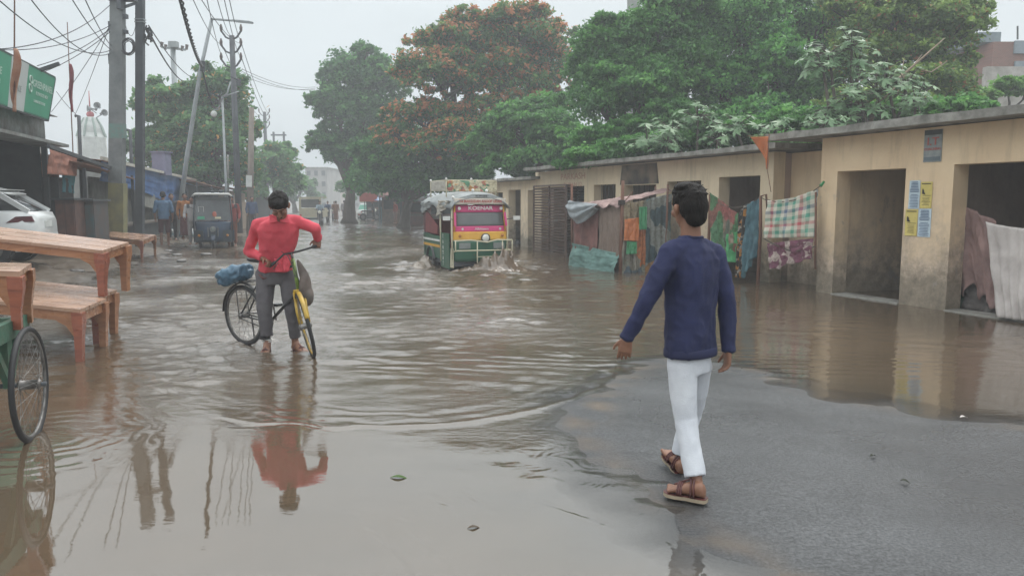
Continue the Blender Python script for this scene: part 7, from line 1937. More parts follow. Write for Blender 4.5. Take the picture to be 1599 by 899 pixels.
def limb(q, pts, rads, seg=16):
    for i in range(len(pts) - 1): q.caps_(pts[i], pts[i + 1], rads[i], rads[i + 1], seg)

def head_mesh(q, c, fwd, upv, s=1.0):
    """skull, jaw, face features; c: skull centre"""
    c = Vector(c); f = Vector(fwd).normalized(); u = Vector(upv); u = (u - f * u.dot(f)).normalized(); r = f.cross(u)
    M = Matrix((r, f, u)).transposed()
    P = lambda x, y, z: c + (r * x + f * y + u * z) * s
    q.ball(P(0, -.012, .018), (.074 * s, .094 * s, .088 * s), M, 22, 16)
    q.ball(P(0, .026, -.035), (.058 * s, .062 * s, .078 * s), M, 18, 14)
    q.ball(P(0, .052, -.088), (.028 * s, .030 * s, .024 * s), M, 12, 8)       # chin
    q.caps_(P(0, .085, .008), P(0, .108, -.034), .010 * s, .015 * s, 8)          # nose
    for x in (-1, 1):
        q.ball(P(x * .013, .098, -.038), .010 * s, None, 8, 6)
        q.ball(P(x * .040, .066, -.028), (.024 * s, .022 * s, .022 * s), M, 10, 8)  # cheeks
        q.caps_(P(x * .012, .090, .022), P(x * .046, .078, .022), .009 * s, .008 * s, 8)  # brow
        q.ball(P(x * .078, -.008, -.018), (.010 * s, .022 * s, .033 * s), M, 12, 10)  # ears
        q.ball(P(x * .086, -.016, -.008), (.010 * s, .020 * s, .024 * s), M, 10, 8)
    q.caps_(P(-.020, .088, -.062), P(.020, .088, -.062), .008 * s, .008 * s, 8)     # lips
    q.caps_(P(-.015, .086, -.072), P(.015, .086, -.072), .008 * s, .008 * s, 8)
    return P, M

def eyes(P, M, s, parent):
    for x in (-1, 1):
        e_ = MB().ball(P(x * .030, .067, .002), .0115 * s, None, 12, 8).build('eye', m_eye, parent, True)
        MB().ball(P(x * .030, .0745, .001), .0055 * s, None, 10, 6).build('pupil', m_bblk, e_, True)
        MB().caps_(P(x * .014, .088, .026), P(x * .046, .076, .026), .0045 * s, .003 * s, 6).build('eyebrow', m_hair, parent, True)

def wrinkle(s, amp, sc=(1, 1, 1), seed=0):
    o = Vector((seed * 3.1, seed * 1.7, seed * .9))
    def f(p):
        w_ = Vector((p.x * sc[0], p.y * sc[1], p.z * sc[2])) * s + o
        a = mnoise.noise(w_); b_ = mnoise.noise(w_ * 2.3 + Vector((5, 1, 2)))
        return amp * ((1 - min(1, abs(a) * 2.0)) ** 1.2 * .9 - .35 + b_ * .45)
    return f

# ---------------------------------------------------------------- boy in navy, seen from behind
boy = thing('person', 'boy seen from behind in navy top and white trousers, walking away on wet asphalt', 'person')
hd = Vector((-.616, .788, 0)); rv = Vector((.788, .616, 0)); UP = Vector((0, 0, 1))
Yb = 4.10
pel = at(1077, 552, Yb); nk = at(1079, 372, Yb)
Ls, Rs = at(1046, 398, 4.0), at(1115, 400, 4.2)
Le, Lw = at(1010, 466, 3.96), at(981, 524, 3.98)
Re, Rw = at(1137, 474, 4.17), at(1137, 543, 4.12)
Lh, Lk, La = at(1064, 574, 4.06), at(1071, 655, 4.03), at(1089, 760, 3.88)
Rh, Rk, Ra = at(1090, 574, 4.17), at(1080, 645, 4.32), at(1062, 722, 4.36)
hc = at(1075, 323, 4.12)
Lheel, Ltoe = gp(1101, 784, .02), gp(1040, 771, .02)
Rheel, Rtoe = at(1065, 740, 4.30), at(1041, 703, 4.47)
Lheel.z = Ltoe.z = .045
q = MB()
P, M = head_mesh(q, hc, (-.33, .94, -.08), (-.03, .02, 1), 1.02)
q.caps_(nk + V(0, 0, -.03), hc + V(.01, -.01, -.07), .056, .052, 16)
q.loft([(pel + V(0, 0, .05), rv * .10, hd * .075), (pel.lerp(nk, .3), rv * .12, hd * .085), (pel.lerp(nk, .7), rv * .145, hd * .095), (pel.lerp(nk, .92), rv * .12, hd * .075)], 20)
limb(q, [Ls, Le, Lw], [.045, .036, .025]); limb(q, [Rs, Re, Rw], [.045, .036, .025])
limb(q, [Lh + V(0, 0, .1), Lh, Lk, La], [.055, .055, .042, .032]); limb(q, [Rh + V(0, 0, .1), Rh, Rk, Ra], [.055, .055, .042, .032])
hand(q, Lw + (Lw - Le).normalized() * .012, (Lw - Le).normalized() * .5 + V(.05, .05, -.6), rv * .6 + hd * .5, hd, .32, .90)
hand(q, Rw + V(0, 0, -.012), V(-.02, .02, -1), V(-.75, -.1, 0), hd + V(0, 0, 0), .38, .90)
foot(q, La, Lheel, Ltoe, 1.0, (0, 0, 1), (0, 1, 0)); foot(q, Ra, Rheel, Rtoe, 1.0, (0, -.25, 1), (-1, -1, 0))
blob('body', q, .0052, m_skin, boy, 2)
eyes(P, M, 1.02, boy)
# hair
q = MB()
q.ball(P(0, -.018, .038), (.083, .100, .078), M, 22, 16); q.ball(P(0, -.050, .000), (.082, .070, .085), M, 20, 14); q.ball(P(0, -.066, -.052), (.066, .042, .058), M, 16, 12)
q.ball(P(0, .050, .080), (.062, .052, .036), M, 16, 12); q.ball(P(.03, .03, .09), (.05, .06, .036), M); q.ball(P(-.02, -.01, .10), (.06, .07, .03), M)
for x in (-1, 1): q.ball(P(x * .066, .008, .030), (.018, .032, .045), M, 12, 10)
rr = random.Random(4)
for i in range(210):
    a = rr.uniform(0, 2 * PI); t = rr.uniform(.05, 1.25); dv = (math.sin(t) * math.cos(a), math.sin(t) * math.sin(a) , math.cos(t))
    if dv[1] > .55 and dv[2] < .55: continue
    p0 = P(dv[0] * .078, -.018 + dv[1] * .092, .035 + dv[2] * .082); p1 = P(dv[0] * .092 + rr.uniform(-.02, .02), -.018 + dv[1] * .108 + rr.uniform(-.01, .02), .035 + dv[2] * .097 - rr.uniform(0, .02))
    q.caps_(p0, p1, .008, .003, 6)
blob('hair', q, .0056, m_hair, boy, 3, lambda p: .0012 * mnoise.noise(p * 60) + .0022 * mnoise.noise(Vector((p.x * 120, p.y * 120, p.z * 22))))
# navy top
m_navy = mat('navy_knit', (.022, .028, .088), .85, (.015, .019, .062), 7, .35, 220)
q = MB(); bx = pel + V(0, 0, -.005); ax_ = nk - pel; ax_.normalize()
def tor(t, rx, ry, off=V(0, 0, 0)): c = pel.lerp(nk, t) + off; return (c, rv * rx, hd * ry)
q.loft([tor(-.015, .158, .112, V(.004, 0, 0)), tor(.08, .160, .115), tor(.3, .157, .112), tor(.5, .162, .112), tor(.7, .176, .114), tor(.82, .184, .108), tor(.90, .160, .092), tor(.955, .105, .07), tor(1.0, .066, .058)], 28, .88)
limb(q, [Ls + V(.02, .02, -.02), Ls, Le, Lw], [.07, .064, .051, .036], 18); limb(q, [Rs - V(.02, .0, .02), Rs, Re, Rw], [.07, .064, .050, .036], 18)
limb(q, [pel.lerp(nk, .93), Ls + V(0, 0, .01)], [.07, .06]); limb(q, [pel.lerp(nk, .93), Rs + V(0, 0, .01)], [.07, .06])
q.tube([Lw, Lw + (Lw - Le).normalized() * .022], .038, 16); q.tube([Rw, Rw + (Rw - Re).normalized() * .022], .038, 16)
q.tube([nk + V(0, 0, -.01), nk + V(0, 0, .008)], [.067, .061], 20)
w1_ = wrinkle(15, .005, (1, 1, .8), 1); w2_ = wrinkle(7, .011, (1.1, 1.1, .55), 2)
top_ = blob('navy_top', q, .0075, m_navy, boy, 3, lambda p: w1_(p) + w2_(p) - .002)
cN = pel + V(.004, 0, -.008)
MB().loft([(cN, rv * .160, hd * .114), (cN + V(0, 0, .010), rv * .164, hd * .118), (cN + V(0, 0, .040), rv * .163, hd * .117), (cN + V(0, 0, .046), rv * .155, hd * .11)], 28, .88).build('hem', mat('navy_rib', (.018, .022, .07), .85), top_, True)
MB().ring(nk + V(0, 0, .006), (0, 0, 1), .060, .0075, 28, 8).build('collar', mat('navy_rib', (.018, .022, .07), .85), top_, True)
# white trousers
m_wtr = mat('white_trousers', (.70, .72, .76), .85, (.60, .62, .67), 5, .3, 180)
q = MB()
q.loft([(pel + V(0, 0, .06), rv * .130, hd * .092), (pel + V(0, 0, -.02), rv * .132, hd * .095), (pel + V(0, 0, -.10), rv * .128, hd * .092)], 24, .9)
Lhem, Rhem = at(1086, 744, 3.90), at(1062, 708, 4.345)
limb(q, [Lh + V(0, 0, .02), Lh.lerp(Lk, .5), Lk, Lk.lerp(Lhem, .6)], [.080, .072, .061, .054], 20)
limb(q, [Rh + V(0, 0, .02), Rh.lerp(Rk, .5), Rk, Rk.lerp(Rhem, .6)], [.078, .071, .060, .052], 20)
ul = (Lhem - Lk).normalized(); ur = (Rhem - Rk).normalized()
def tube_el(q, a, b_, ra, rb):
    d = (Vector(b_) - Vector(a)).normalized(); x = d.cross(hd).normalized(); y = x.cross(d)
    q.loft([(a, x * ra, y * ra * 1.05), (Vector(a).lerp(b_, .5), x * (ra + rb) / 2, y * (ra + rb) / 2 * 1.05), (b_, x * rb, y * rb * 1.1)], 22)
tube_el(q, Lk, Lhem, .061, .054); tube_el(q, Rk, Rhem, .060, .050)
w3_ = wrinkle(12, .0022, (1, 1, .9), 4); w4_ = wrinkle(5.5, .0075, (1.3, 1.3, .4), 6)
tr_ = blob('white_trousers', q, .0072, m_wtr, boy, 3, lambda p: w3_(p) + w4_(p) - .002)
# sandals
m_sole = mat('sandal_sole', (.42, .34, .24), .7, (.33, .26, .18), 12); m_strap = mat('sandal_strap', (.12, .035, .03), .5, (.07, .03, .03), 20)
def sandal(parent, heel, toe, up_, s=1.0, inner=(0, 1, 0)):
    heel, toe = Vector(heel), Vector(toe); d = (toe - heel); L_ = d.length; d.normalize(); up_ = Vector(up_); up_ = (up_ - d * up_.dot(d)).normalized(); sd = d.cross(up_)
    poly = []
    for t, w_ in ((-.05, .018), (0, .032), (.2, .037), (.45, .036), (.7, .049), (.9, .046), (1.0, .030), (1.05, .012)): poly.append((t, w_))
    top = [heel + d * L_ * t + sd * w_ - up_ * .004 for t, w_ in poly] + [heel + d * L_ * t - sd * w_ - up_ * .004 for t, w_ in reversed(poly)]
    so_ = MB().prism([p - up_ * .020 for p in top], up_ * .019).build('sandal', m_sole, parent)
    MB().prism([p - up_ * .0015 for p in top], up_ * .003).build('insole', m_strap, so_)
    def arc(t, h, w_, dt=0, r_=.006):
        pts = [heel + d * L_ * (t + dt * abs(math.cos(a))) + sd * w_ * math.cos(a) + up_ * h * math.sin(a) for a in [PI * i / 12 for i in range(13)]]
        return pts
    q = MB()
    for off in (-.02, 0, .02): q.tube(arc(.60 + off / L_ * .5, .060, .044), .0055, 6)
    for off in (-.012, .004): q.tube(arc(.34 + off / L_, .088, .040, -.05), .0055, 6)
    q.tube([heel + d * L_ * .62 + up_ * .058, heel + d * L_ * .36 + up_ * .088], .006, 6)
    q.tube([heel + d * L_ * .84 + sd * .018, heel + d * L_ * .80 + sd * .02 + up_ * .035, heel + d * L_ * .62 + up_ * .056], .005, 6)
    q.build('strap', m_strap, so_, True)
sandal(boy, Lheel, Ltoe, (0, 0, 1)); sandal(boy, Rheel, Rtoe, (0, -.25, 1))

# ---------------------------------------------------------------- man in the pink shirt with the bicycle
man = thing('person', 'man in pink-red shirt and grey trousers looking down at his bicycle in the flood', 'person')
gR = Mw @ (hright + (stv(head_top + V(.03, -.20, .13)) - hright) * -.0); gL = Mw @ hleft
fw = Vector((.25, -.97, 0)).normalized(); rt_ = Vector((-fw.y, fw.x, 0)) * -1   # his right = image left
rt_ = Vector((-.97, -.25, 0))
mpel = at(431, 424, 8.12); mnk = at(436, 341, 7.86)
mRs, mLs = at(403, 352, 7.93), at(465, 348, 7.95)
mRe, mLe = at(388, 392, 8.08), at(492, 356, 7.92)
mRh, mRk, mRa = at(415, 430, 8.12), at(413, 482, 8.03), at(417, 532, 8.02)
mLh, mLk, mLa = at(449, 430, 8.14), at(456, 482, 8.02), at(461, 534, 8.1)
RG = Mw @ (hright.lerp(stv(head_top + V(.03, -.20, .06)), .35)); LG = Mw @ (hleft.lerp(stv(head_top + V(.03, .20, .06)), .3))
mRw = RG + V(-.085, .05, .035); mLw = LG + V(.02, .03, .085)
mhc = at(436, 321, 7.72)
Rhl, Rt = V(mRa.x, mRa.y + .03, -.012), V(mRa.x + .03, mRa.y - .235, -.018)
Lhl, Lt = V(mLa.x - .03, mLa.y + .02, -.010), V(mLa.x + .17, mLa.y - .17, -.016)
q = MB()
hf = Vector((.14, -.70, -.69)).normalized(); hu = Vector((.05, -.69, .71))
mP, mM = head_mesh(q, mhc, hf, hu, 1.12)
q.caps_(mnk + V(0, .02, -.03), mhc + V(0, .05, -.06), .062, .060, 16)
q.loft([(mpel, rt_ * .15, fw * .11), (mpel.lerp(mnk, .35), rt_ * .15, fw * .11), (mpel.lerp(mnk, .75), rt_ * .17, fw * .11), (mpel.lerp(mnk, .95), rt_ * .12, fw * .08)], 20)
limb(q, [mRs, mRe, mRw], [.05, .042, .029]); limb(q, [mLs, mLe, mLw], [.05, .042, .029])
limb(q, [mRh, mRk, mRa], [.08, .055, .036]); limb(q, [mLh, mLk, mLa], [.08, .055, .036])
hand(q, mRw, RG - mRw, V(.3, -.5, -.8), V(.2, -1, .2), .95, 1.05, .2)
hand(q, mLw, LG - mLw + V(0, -.01, -.02), V(-.2, .6, -.2), V(-1, -.3, 0), .95, 1.05, .2)
foot(q, mRa, Rhl, Rt, 1.08, (0, 0, 1), (1, 0, 0)); foot(q, mLa, Lhl, Lt, 1.08, (0, 0, 1), (-1, -1, 0))
blob('body', q, .0062, m_skin2, man, 2)
for x in (-1, 1):
    MB().ball(mP(x * .030, .0805, .0), .0125 * 1.12, None, 12, 8).build('eyelid', m_skin2, man, True)
    MB().caps_(mP(x * .018, .092, -.007), mP(x * .042, .087, -.007), .0025, .002, 6).build('eyelash', m_hair, man, True)
    MB().caps_(mP(x * .014, .096, .026), mP(x * .048, .084, .026), .0045, .003, 6).build('eyebrow', m_hair, man, True)
q = MB(); s_ = 1.12
q.ball(mP(0, -.018, .040), (.088 * s_, .104 * s_, .080 * s_), mM, 20, 14); q.ball(mP(0, -.055, .0), (.080 * s_, .066 * s_, .08 * s_), mM, 18, 12); q.ball(mP(0, .045, .080), (.060 * s_, .050 * s_, .034 * s_), mM)
for x in (-1, 1): q.ball(mP(x * .068, .010, .032), (.017 * s_, .030 * s_, .040 * s_), mM)
for i in range(70):
    a = rr.uniform(0, 2 * PI); t = rr.uniform(.05, 1.2); dv = (math.sin(t) * math.cos(a), math.sin(t) * math.sin(a), math.cos(t))
    if dv[1] > .6 and dv[2] < .5: continue
    q.caps_(mP(dv[0] * .078, -.018 + dv[1] * .092, .035 + dv[2] * .082), mP(dv[0] * .092, -.018 + dv[1] * .106, .035 + dv[2] * .096), .012, .004, 6)
blob('hair', q, .008, m_hair, man, 2, lambda p: .004 * mnoise.noise(p * 50))
MB().caps_(mP(-.018, .104, -.050), mP(.018, .104, -.050), .006, .004, 6).build('moustache', m_hair, man, True)
m_pink = mat('pink_red_shirt', (.68, .085, .115), .8, (.56, .06, .085), 5, .3, 120)
q = MB()
def mt(t, rx, ry, off=V(0, 0, 0)): c = mpel.lerp(mnk, t) + off; return (c, rt_ * rx, fw * ry)
q.loft([mt(.0, .175, .135), mt(.05, .180, .140), mt(.2, .172, .135), mt(.4, .180, .135), mt(.6, .198, .135), mt(.78, .210, .128), mt(.9, .185, .105), mt(.97, .12, .085), mt(1.02, .080, .075)], 26, .88)
limb(q, [mRs + V(.04, 0, -.03), mRs, mRe, mRw + (mRe - mRw) * .2], [.074, .064, .054, .045], 18)
limb(q, [mLs + V(-.04, 0, -.03), mLs, mLe, mLw + (mLe - mLw) * .2], [.074, .064, .052, .044], 18)
limb(q, [mpel.lerp(mnk, .95), mRs + V(0, 0, .01)], [.078, .062]); limb(q, [mpel.lerp(mnk, .95), mLs + V(0, 0, .01)], [.078, .062])
for w_, e_ in ((mRw, mRe), (mLw, mLe)):
    a = w_ + (e_ - w_).normalized() * .015; b_ = w_ + (e_ - w_) * .3; q.tube([b_, a], [.05, .052], 16)
w1_ = wrinkle(11, .004, (1, 1, 1), 8); w2_ = wrinkle(5.2, .014, (1.1, 1.1, .75), 9)
sh_ = blob('shirt', q, .0085, m_pink, man, 3, lambda p: w1_(p) + w2_(p) - .003)
# collar with points, button placket, hanging front tail
cb = mnk + V(.0, -.01, .012)
q = MB()
for sg in (-1, 1):
    q.hexa([cb + rt_ * sg * .012 + fw * .085 + V(0, 0, -.045), cb + rt_ * sg * .085 + fw * .080 + V(0, 0, -.06), cb + rt_ * sg * .082 + fw * .045 + V(0, 0, .02), cb + rt_ * sg * .020 + fw * .085 + V(0, 0, .005)],
           [cb + rt_ * sg * .014 + fw * .095 + V(0, 0, -.040), cb + rt_ * sg * .087 + fw * .090 + V(0, 0, -.055), cb + rt_ * sg * .088 + fw * .050 + V(0, 0, .028), cb + rt_ * sg * .022 + fw * .094 + V(0, 0, .012)])
q.tube([cb + rt_ * .075 * math.cos(a) + fw * .068 * math.sin(a) + V(0, 0, .012) for a in [PI * k / 10 + PI for k in range(11)]], .014, 8)
q.build('collar', m_pink, sh_)
c0 = at(441, 405, 7.90)
cloth_sheet(c0 + V(-.07, 0, -.13), c0 + V(.06, -.01, -.12), c0 + V(.10, .04, .06), c0 + V(-.10, .04, .05), m_pink, 'shirt_tail', man, 2, .012, seed=91, th=.004)
m_gtr = mat('grey_trousers', (.115, .108, .115), .85, (.085, .078, .085), 6, .3, 120)
q = MB()
q.loft([(mpel + V(0, 0, .05), rt_ * .165, fw * .125), (mpel + V(0, 0, -.04), rt_ * .172, fw * .13), (mpel + V(0, 0, -.13), rt_ * .17, fw * .125)], 24, .9)
Rhem_, Lhem_ = mRa + V(0, 0, .05), mLa + V(0, 0, .05)
limb(q, [mRh, mRh.lerp(mRk, .5), mRk, mRk.lerp(Rhem_, .6)], [.108, .098, .080, .068], 18); limb(q, [mLh, mLh.lerp(mLk, .5), mLk, mLk.lerp(Lhem_, .6)], [.105, .095, .078, .066], 18)
q.tube([mRk, mRk.lerp(Rhem_, .5), Rhem_], [.078, .070, .064], 20); q.tube([mLk, mLk.lerp(Lhem_, .5), Lhem_], [.075, .068, .062], 20)
w3_ = wrinkle(11, .004, (1, 1, 1), 14); w4_ = wrinkle(5, .010, (1.2, 1.2, .6), 16)
blob('trousers', q, .0085, m_gtr, man, 3, lambda p: w3_(p) + w4_(p) - .003)
q = MB()
for dz in (.028, .048): q.ring(mRa + V(0, 0, dz - .03), (0.05, 0, 1), .046, .007, 20, 6)
q.build('sandal_strap', m_wl, man, True)
sandal(man, Rhl, Rt, (0, 0, 1), inner=(1, 0, 0)); sandal(man, Lhl, Lt, (0, 0, 1))
MB().tube([mRh + rt_ * .06 + fw * .09 + V(0, 0, .02), mRh + rt_ * .02 + fw * .13 + V(0, 0, -.02), mRh - rt_ * .05 + fw * .14 + V(0, 0, -.01)], .012, 6).build('pouch_strap', m_strap, man, True)

# ---------------------------------------------------------------- smaller figures
def small_person(name_label, base, h, fwd, top_c, low_c, skin=m_skin2, pose='stand', skirt=False, hairc=m_hair, arm=0.0, group='people along the flooded street', bare_low=False, scarf=None, seat_z=None, detail=1):
    base = Vector(base); f = Vector(fwd).normalized(); r = f.cross(UP).normalized(); s = h / 1.7
    rt = thing('person', name_label, 'person', base, 0, group)
    G = lambda x, y, z: (r * x + f * y + UP * z) * s
    sit = pose == 'sit'; rr_ = random.Random(hash(name_label) % 999 if False else len(name_label))
    hz_ = .90
    hip = G(0, 0, hz_); neck = G(0, .03 + (.05 if sit else 0), hz_ + .55); hc_ = G(0, .07, hz_ + .70)
    hips = [G(x * .09, 0, hz_) for x in (-1, 1)]
    if sit:
        kn = [G(x * .13, .42, hz_ - .05) for x in (-1, 1)]; an = [G(x * .13, .36, hz_ - .46) for x in (-1, 1)]
    else:
        st = .10 if pose == 'walk' else .02
        kn = [G(x * .10, .04 + x * st * .5, .48) for x in (-1, 1)]; an = [G(x * .10, x * st, .08) for x in (-1, 1)]
    shd = [G(x * .19, 0.02, hz_ + .48) for x in (-1, 1)]
    if sit: el = [G(x * .24, .18, hz_ + .24) for x in (-1, 1)]; wr = [G(x * .22, .42, hz_ + .22) for x in (-1, 1)]
    else: el = [G(x * .26, -.02 + arm * .12, hz_ + .20) for x in (-1, 1)]; wr = [G(x * .25, .06 + arm * .3, hz_ - .04 + arm * .2) for x in (-1, 1)]
    q = MB(); Pq, Mq = head_mesh(q, hc_, f, UP, 1.05 * s)
    q.caps_(neck, hc_ - UP * .06 * s, .055 * s, .05 * s, 10)
    q.loft([(hip, r * .14 * s, f * .1 * s), (hip.lerp(neck, .6), r * .15 * s, f * .1 * s), (hip.lerp(neck, .9), r * .12 * s, f * .08 * s)], 14)
    for i in (0, 1):
        limb(q, [shd[i], el[i], wr[i]], [.05 * s, .04 * s, .028 * s], 10); limb(q, [hips[i], kn[i], an[i]], [.085 * s, .055 * s, .035 * s], 10)
        sg = (-1, 1)[i]
        if detail: hand(q, wr[i], (wr[i] - el[i]), -r * sg, f, .6, 1.0 * s)
        else: q.ball(wr[i] + (wr[i] - el[i]).normalized() * .06 * s, (.035 * s, .03 * s, .07 * s))
        hl = an[i] - f * .05 * s - UP * .07 * s; foot(q, an[i], hl, hl + f * .25 * s, s, (0, 0, 1), -r * sg)
    blob('body', q, (.010 if detail else .016) * s, skin, rt, 2)
    q = MB(); q.ball(Pq(0, -.02, .04), (.086 * s, .1 * s, .08 * s), Mq); q.ball(Pq(0, -.06, -.005), (.078 * s, .06 * s, .075 * s), Mq)
    blob('hair', q, .013 * s, hairc, rt, 2)
    q = MB()
    q.loft([(hip - UP * .05 * s, r * .175 * s, f * .135 * s), (hip.lerp(neck, .5), r * .17 * s, f * .13 * s), (hip.lerp(neck, .85), r * .19 * s, f * .11 * s), (neck, r * .08 * s, f * .07 * s)], 18, .9)
    for i in (0, 1): limb(q, [shd[i], el[i], el[i].lerp(wr[i], .1 if bare_low else .75)], [.072 * s, .056 * s, .048 * s], 12)
    blob('shirt', q, .014 * s, top_c, rt, 3, lambda p: .009 * mnoise.noise(p * 8))
    q = MB()
    if skirt:
        q.loft([(hip + UP * .05 * s, r * .16 * s, f * .12 * s), (hip - UP * .25 * s, r * .19 * s, f * .16 * s), (G(0, 0, .16), r * .22 * s, f * .2 * s)], 20)
    else:
        q.loft([(hip + UP * .06 * s, r * .16 * s, f * .12 * s), (hip - UP * .1 * s, r * .165 * s, f * .125 * s)], 16, .9)
        for i in (0, 1): limb(q, [hips[i], kn[i], kn[i].lerp(an[i], .85 if not bare_low else .1)], [.098 * s, .075 * s, .06 * s], 12)
    blob('lower_garment', q, .014 * s, low_c, rt, 3, lambda p: .010 * mnoise.noise(p * 7))
    return rt
mk = lambda n, c, c2=None: mat(n, c, .85, c2 or tuple(x * .7 for x in c), 5)
small_person('man in blue shirt and maroon shorts by the blue tarpaulin shed, facing away', gp(258, 384, .0) + V(0, 0, .0), 1.90, (-.35, .9, 0), mk('shirt_blue', (.09, .17, .28)), mk('wrap_maroon', (.11, .045, .05)), skirt=False, bare_low=True)
pb2 = at(296, 384, 25.5); pb2.z = .0
small_person('woman in orange and dark red clothes standing left of the blue rickshaw', at(291, 372, 27.5).xy.to_3d() + V(0, 0, .22), 1.62, (.4, -.9, 0), mk('orange_top', (.40, .16, .05)), mk('dark_red_skirt', (.15, .05, .05)), skirt=True)
small_person('man in white leaning out of the left side of the blue rickshaw', at(302, 372, 26.4).xy.to_3d() + V(0, 0, .10), 1.62, (.3, -.95, 0), mk('white_shirt', (.50, .48, .48)), mk('pale_trousers', (.40, .38, .38)), arm=.4)
small_person('man in a red shirt standing at the right side of the blue rickshaw', at(363, 375, 27.0).xy.to_3d() + V(0, 0, .0), 1.75, (.2, -.98, 0), mk('red_shirt', (.30, .07, .06)), mk('rust_trousers', (.22, .09, .06)), arm=.3)
small_person('person in dark clothes standing by the leaning lamp post', at(270, 375, 27.8).xy.to_3d() + V(0, 0, .18), 1.66, (.5, -.8, 0), mk('dark_clothes', (.05, .05, .06)), mk('dark_lower', (.06, .05, .05)))
small_person('person in dark blue with a pale shawl right of the blue rickshaw', at(394, 350, 38).xy.to_3d() + V(0, 0, .1), 1.7, (.6, -.8, 0), mk('dark_blue_shirt', (.05, .08, .16)), mk('dark_lower', (.06, .05, .05)))
small_person('person in brown standing in the road among the far motorcycles', gp(525, 345.5), 1.6, (.1, 1, 0), mk('brown_shawl', (.22, .11, .07)), mk('brown_lower', (.20, .10, .07)), skirt=True, detail=0)
small_person('small figure walking beside the far motorcycles', gp(538, 343.5), 1.65, (-.2, 1, 0), mk('grey_shirt', (.25, .24, .25)), mk('dark_lower', (.06, .05, .05)), pose='walk', detail=0)
small_person('person standing before the dark shack by the kiosk', gp(583, 345), 1.65, (-.9, -.2, 0), mk('dark_clothes', (.05, .05, .06)), mk('dark_lower', (.06, .05, .05)), detail=0)
small_person('person in red beside the brown shack on the right', gp(618, 349), 1.6, (-.8, -.6, 0), mk('red_shirt', (.30, .07, .06)), mk('brown_lower', (.20, .10, .07)), detail=0)
# driver and passenger of the green auto
def seat_pt(P, rz, x, y, z): return (Matrix.Translation((P.x, P.y, -.07)) @ Matrix.Rotation(rz, 4, 'Z')) @ V(x, y, z)
fa = Vector((math.sin(ga_rz), -math.cos(ga_rz), 0))
b0 = seat_pt(ga_P, ga_rz, 0, .82, 0); b0.z = -.07 + .62 - .80
small_person('driver in a pale green shirt at the bar of the green auto-rickshaw', b0, 1.48, fa, mk('pale_green_shirt', (.30, .36, .24)), mk('dark_lower', (.06, .05, .05)), pose='sit')
b0 = Matrix.Translation((br_P.x, br_P.y, 0)) @ Matrix.Rotation(br_rz, 4, 'Z') @ V(0, .88, 0); b0.z = -.05 + .66 - .80
small_person('driver in dark clothes behind the screen of the blue rickshaw', b0, 1.48, (math.sin(br_rz), -math.cos(br_rz), 0), mk('maroon_shirt', (.15, .05, .05)), mk('dark_lower', (.06, .05, .05)), pose='sit')
# far motorcycles
def motorbike(label, P, rz, paint, rider=None, par=None):
    rt = thing('motorcycle', label, 'motorcycle', (P.x, P.y, -.03), rz, 'motorcycles in the far street')
    wheel_s(rt, (0, -.62, .30), (1, 0, 0), .31, .09); wheel_s(rt, (0, .62, .30), (1, 0, 0), .31, .11)
    q = MB(); q.ball((0, -.10, .82), (.15, .26, .14)).caps_(V(0, .05, .66), V(0, -.25, .55), .12, .1); blob('tank', q, .03, paint, rt, 2)
    MB().box((0, .38, .80), (.24, .66, .10)).build('seat', m_bblk, rt)
    MB().box((0, .0, .46), (.26, .36, .30)).build('engine', m_psteel, rt)
    for x in (-.09, .09): MB().tube([V(x, -.62, .30), V(x, -.40, .95)], .03, 7).build('fork_leg', m_steel, rt)
    MB().tube([V(-.35, -.28, 1.02), V(0, -.40, .98), V(.35, -.28, 1.02)], .018, 7).build('handlebar', m_bblk, rt, True)
    MB().ball((0, -.50, .86), (.11, .08, .12)).build('headlight', mat('pale_headlamp_glass', (.85, .82, .72), .1), rt, True)  # pale glass coloured as if the lamp were on; no emission
    MB().box((0, -.62, .63), (.12, .36, .03)).build('front_mudguard', paint, rt)
    MB().tube([V(.12, .0, .30), V(.14, .75, .36)], .04, 8).build('exhaust', m_steel, rt, True)
    MB().box((0, .78, .70), (.12, .10, .08)).build('tail_light', mat('tail_red', (.5, .04, .03), .3), rt)
    if rider:
        f = Vector((math.sin(rz), -math.cos(rz), 0)); b0 = P - f * .28; b0 = V(b0.x, b0.y, .86 - .88)
        small_person(rider[0], b0, 1.6, f, rider[1], mk('dark_lower', (.06, .05, .05)), pose='sit', detail=0, group='motorcycle riders')
m_mb = mat('bike_paint_black', (.03, .03, .035), .3); m_mr = mat('bike_paint_red', (.25, .03, .03), .3)
motorbike('motorcycle ridden towards the camera just right of the pale truck', gp(512, 345.5), R(8), m_mb, ('rider in dark blue on the motorcycle right of the pale truck', mk('dark_blue_shirt', (.05, .08, .16))))
motorbike('motorcycle with a bright headlamp behind the person in brown', gp(522, 343.5), R(4), m_mr, ('rider in brown on the motorcycle behind the standing person', mk('brown_shawl', (.22, .11, .07))))
motorbike('motorcycle ridden up the middle of the far street', gp(550, 344.5), R(10), m_mb, ('rider in black on the middle motorcycle of the far street', mk('dark_clothes', (.05, .05, .06))))
motorbike('motorcycle parked side-on before the dark shack', gp(578, 344), R(75), m_mb)
motorbike('motorcycle standing behind the pale truck on its right', gp(500, 350), R(12), m_mb, ('rider in pale blue close behind the pale truck', mk('pale_blue_shirt', (.30, .38, .45))))

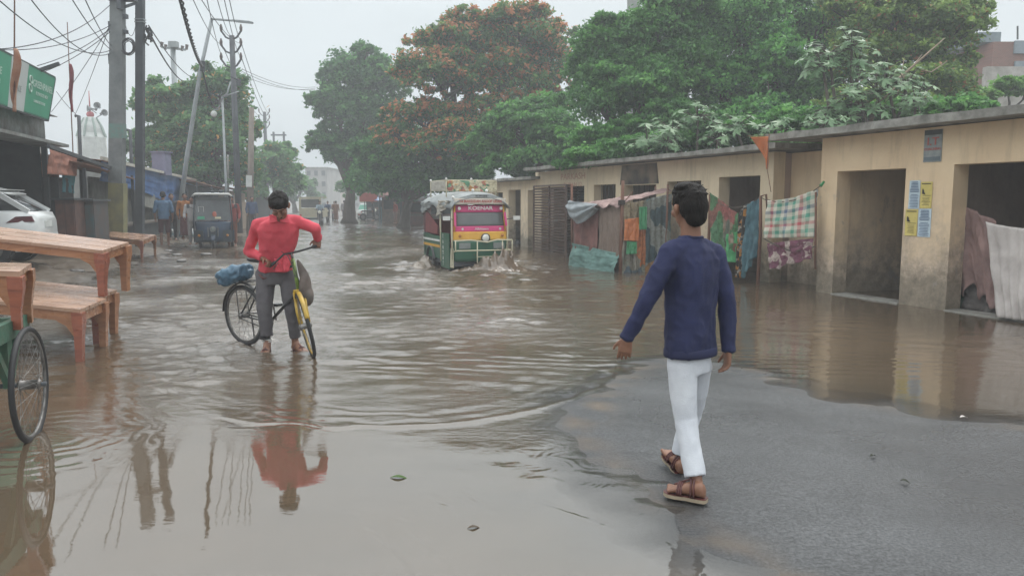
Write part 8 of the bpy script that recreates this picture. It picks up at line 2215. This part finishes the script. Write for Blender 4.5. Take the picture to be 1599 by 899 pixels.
# ================================================================ litter
def leaf_on(px, py, L_, w_, ang_, m, label, name='fallen_leaf', cat='leaf', z=.003):
    p = gp(px, py, z); rt = MB()
    def f(u, v):
        x = (u - .5) * L_; ww = w_ * math.sin(PI * min(.98, max(.02, u))) ** .8 * (v - .5); return Vector((x, ww, .006 * math.sin(u * 4) + .25 * abs(ww)))
    o = rt.sheet(f, 12, 4).build(name, m, None, True); o.location = p; o.rotation_euler = (0, 0, ang_)
    md = o.modifiers.new('s', 'SOLIDIFY'); md.thickness = .0015; tag(o, label, cat); return o
m_lf = mat('leaf_green_wet', (.06, .12, .03), .9, (.05, .09, .02), 20); m_lfd = mat('leaf_dark_wet', (.03, .035, .02), .9)
leaf_on(623, 745, .10, .034, R(-4), m_lf, 'green leaf floating in the shallow water at the bottom centre')
leaf_on(740, 823, .065, .022, R(15), mat('leaf_brown', (.09, .065, .045), .9), 'brown scrap of leaf in the shallow water near the bottom', 'fallen_leaf')
leaf_on(1363, 711, .045, .025, R(30), m_lfd, 'small dark leaf on the asphalt, upper of two on the right', z=.036)
leaf_on(1413, 751, .05, .03, R(-30), m_lfd, 'small dark leaf on the asphalt, lower of two on the right', z=.036)
leaf_on(1505, 651, .06, .035, R(5), m_white, 'white scrap of paper at the water edge on the right', 'paper_scrap', 'litter', .02)
rr = random.Random(9)
labs = [('grey stone lying at the water edge by the tan bench', 262, 392), ('dark stone in the shallows left of the blue rickshaw', 276, 398), ('flat dark scrap floating below the blue rickshaw', 282, 407), ('stone on the muddy bank under the stacked table', 120, 423), ('pale stone on the muddy bank beside the stacked table leg', 104, 418), ('small stone on the muddy bank behind the low tables', 138, 412), ('pale scrap floating in front of the blue rickshaw', 322, 397)]
for lab, px, py in labs:
    p = gp(px, py, .03); q = MB(); q.ball((0, 0, 0), (.16 * rr.uniform(.6, 1.2), .10, .05)).ball((.07, .03, .0), (.08, .07, .05))
    o = blob('stone', q, .02, mat('wet_stone', (.16, .15, .14), .4, (.09, .085, .08), 8), None, 2, lambda v_: .02 * mnoise.noise(v_ * 12)); o.location = p; tag(o, lab, 'stone')

# ================================================================ put every group's Empty at its base
bpy.context.view_layer.update()
for o in list(scene.objects):
    if o.type == 'EMPTY' and o.parent is None and o.location.length < 1e-6 and abs(o.rotation_euler.z) < 1e-6:
        lo = Vector((1e9,) * 3); hi = Vector((-1e9,) * 3)
        for c in o.children_recursive:
            if c.type != 'MESH': continue
            for k in c.bound_box:
                p = c.matrix_world @ Vector(k)
                for i in range(3): lo[i] = min(lo[i], p[i]); hi[i] = max(hi[i], p[i])
        if lo.x > 1e8: continue
        b_ = Vector(((lo.x + hi.x) / 2, (lo.y + hi.y) / 2, lo.z)); o.location = b_
        for c in o.children: c.location = c.location - b_
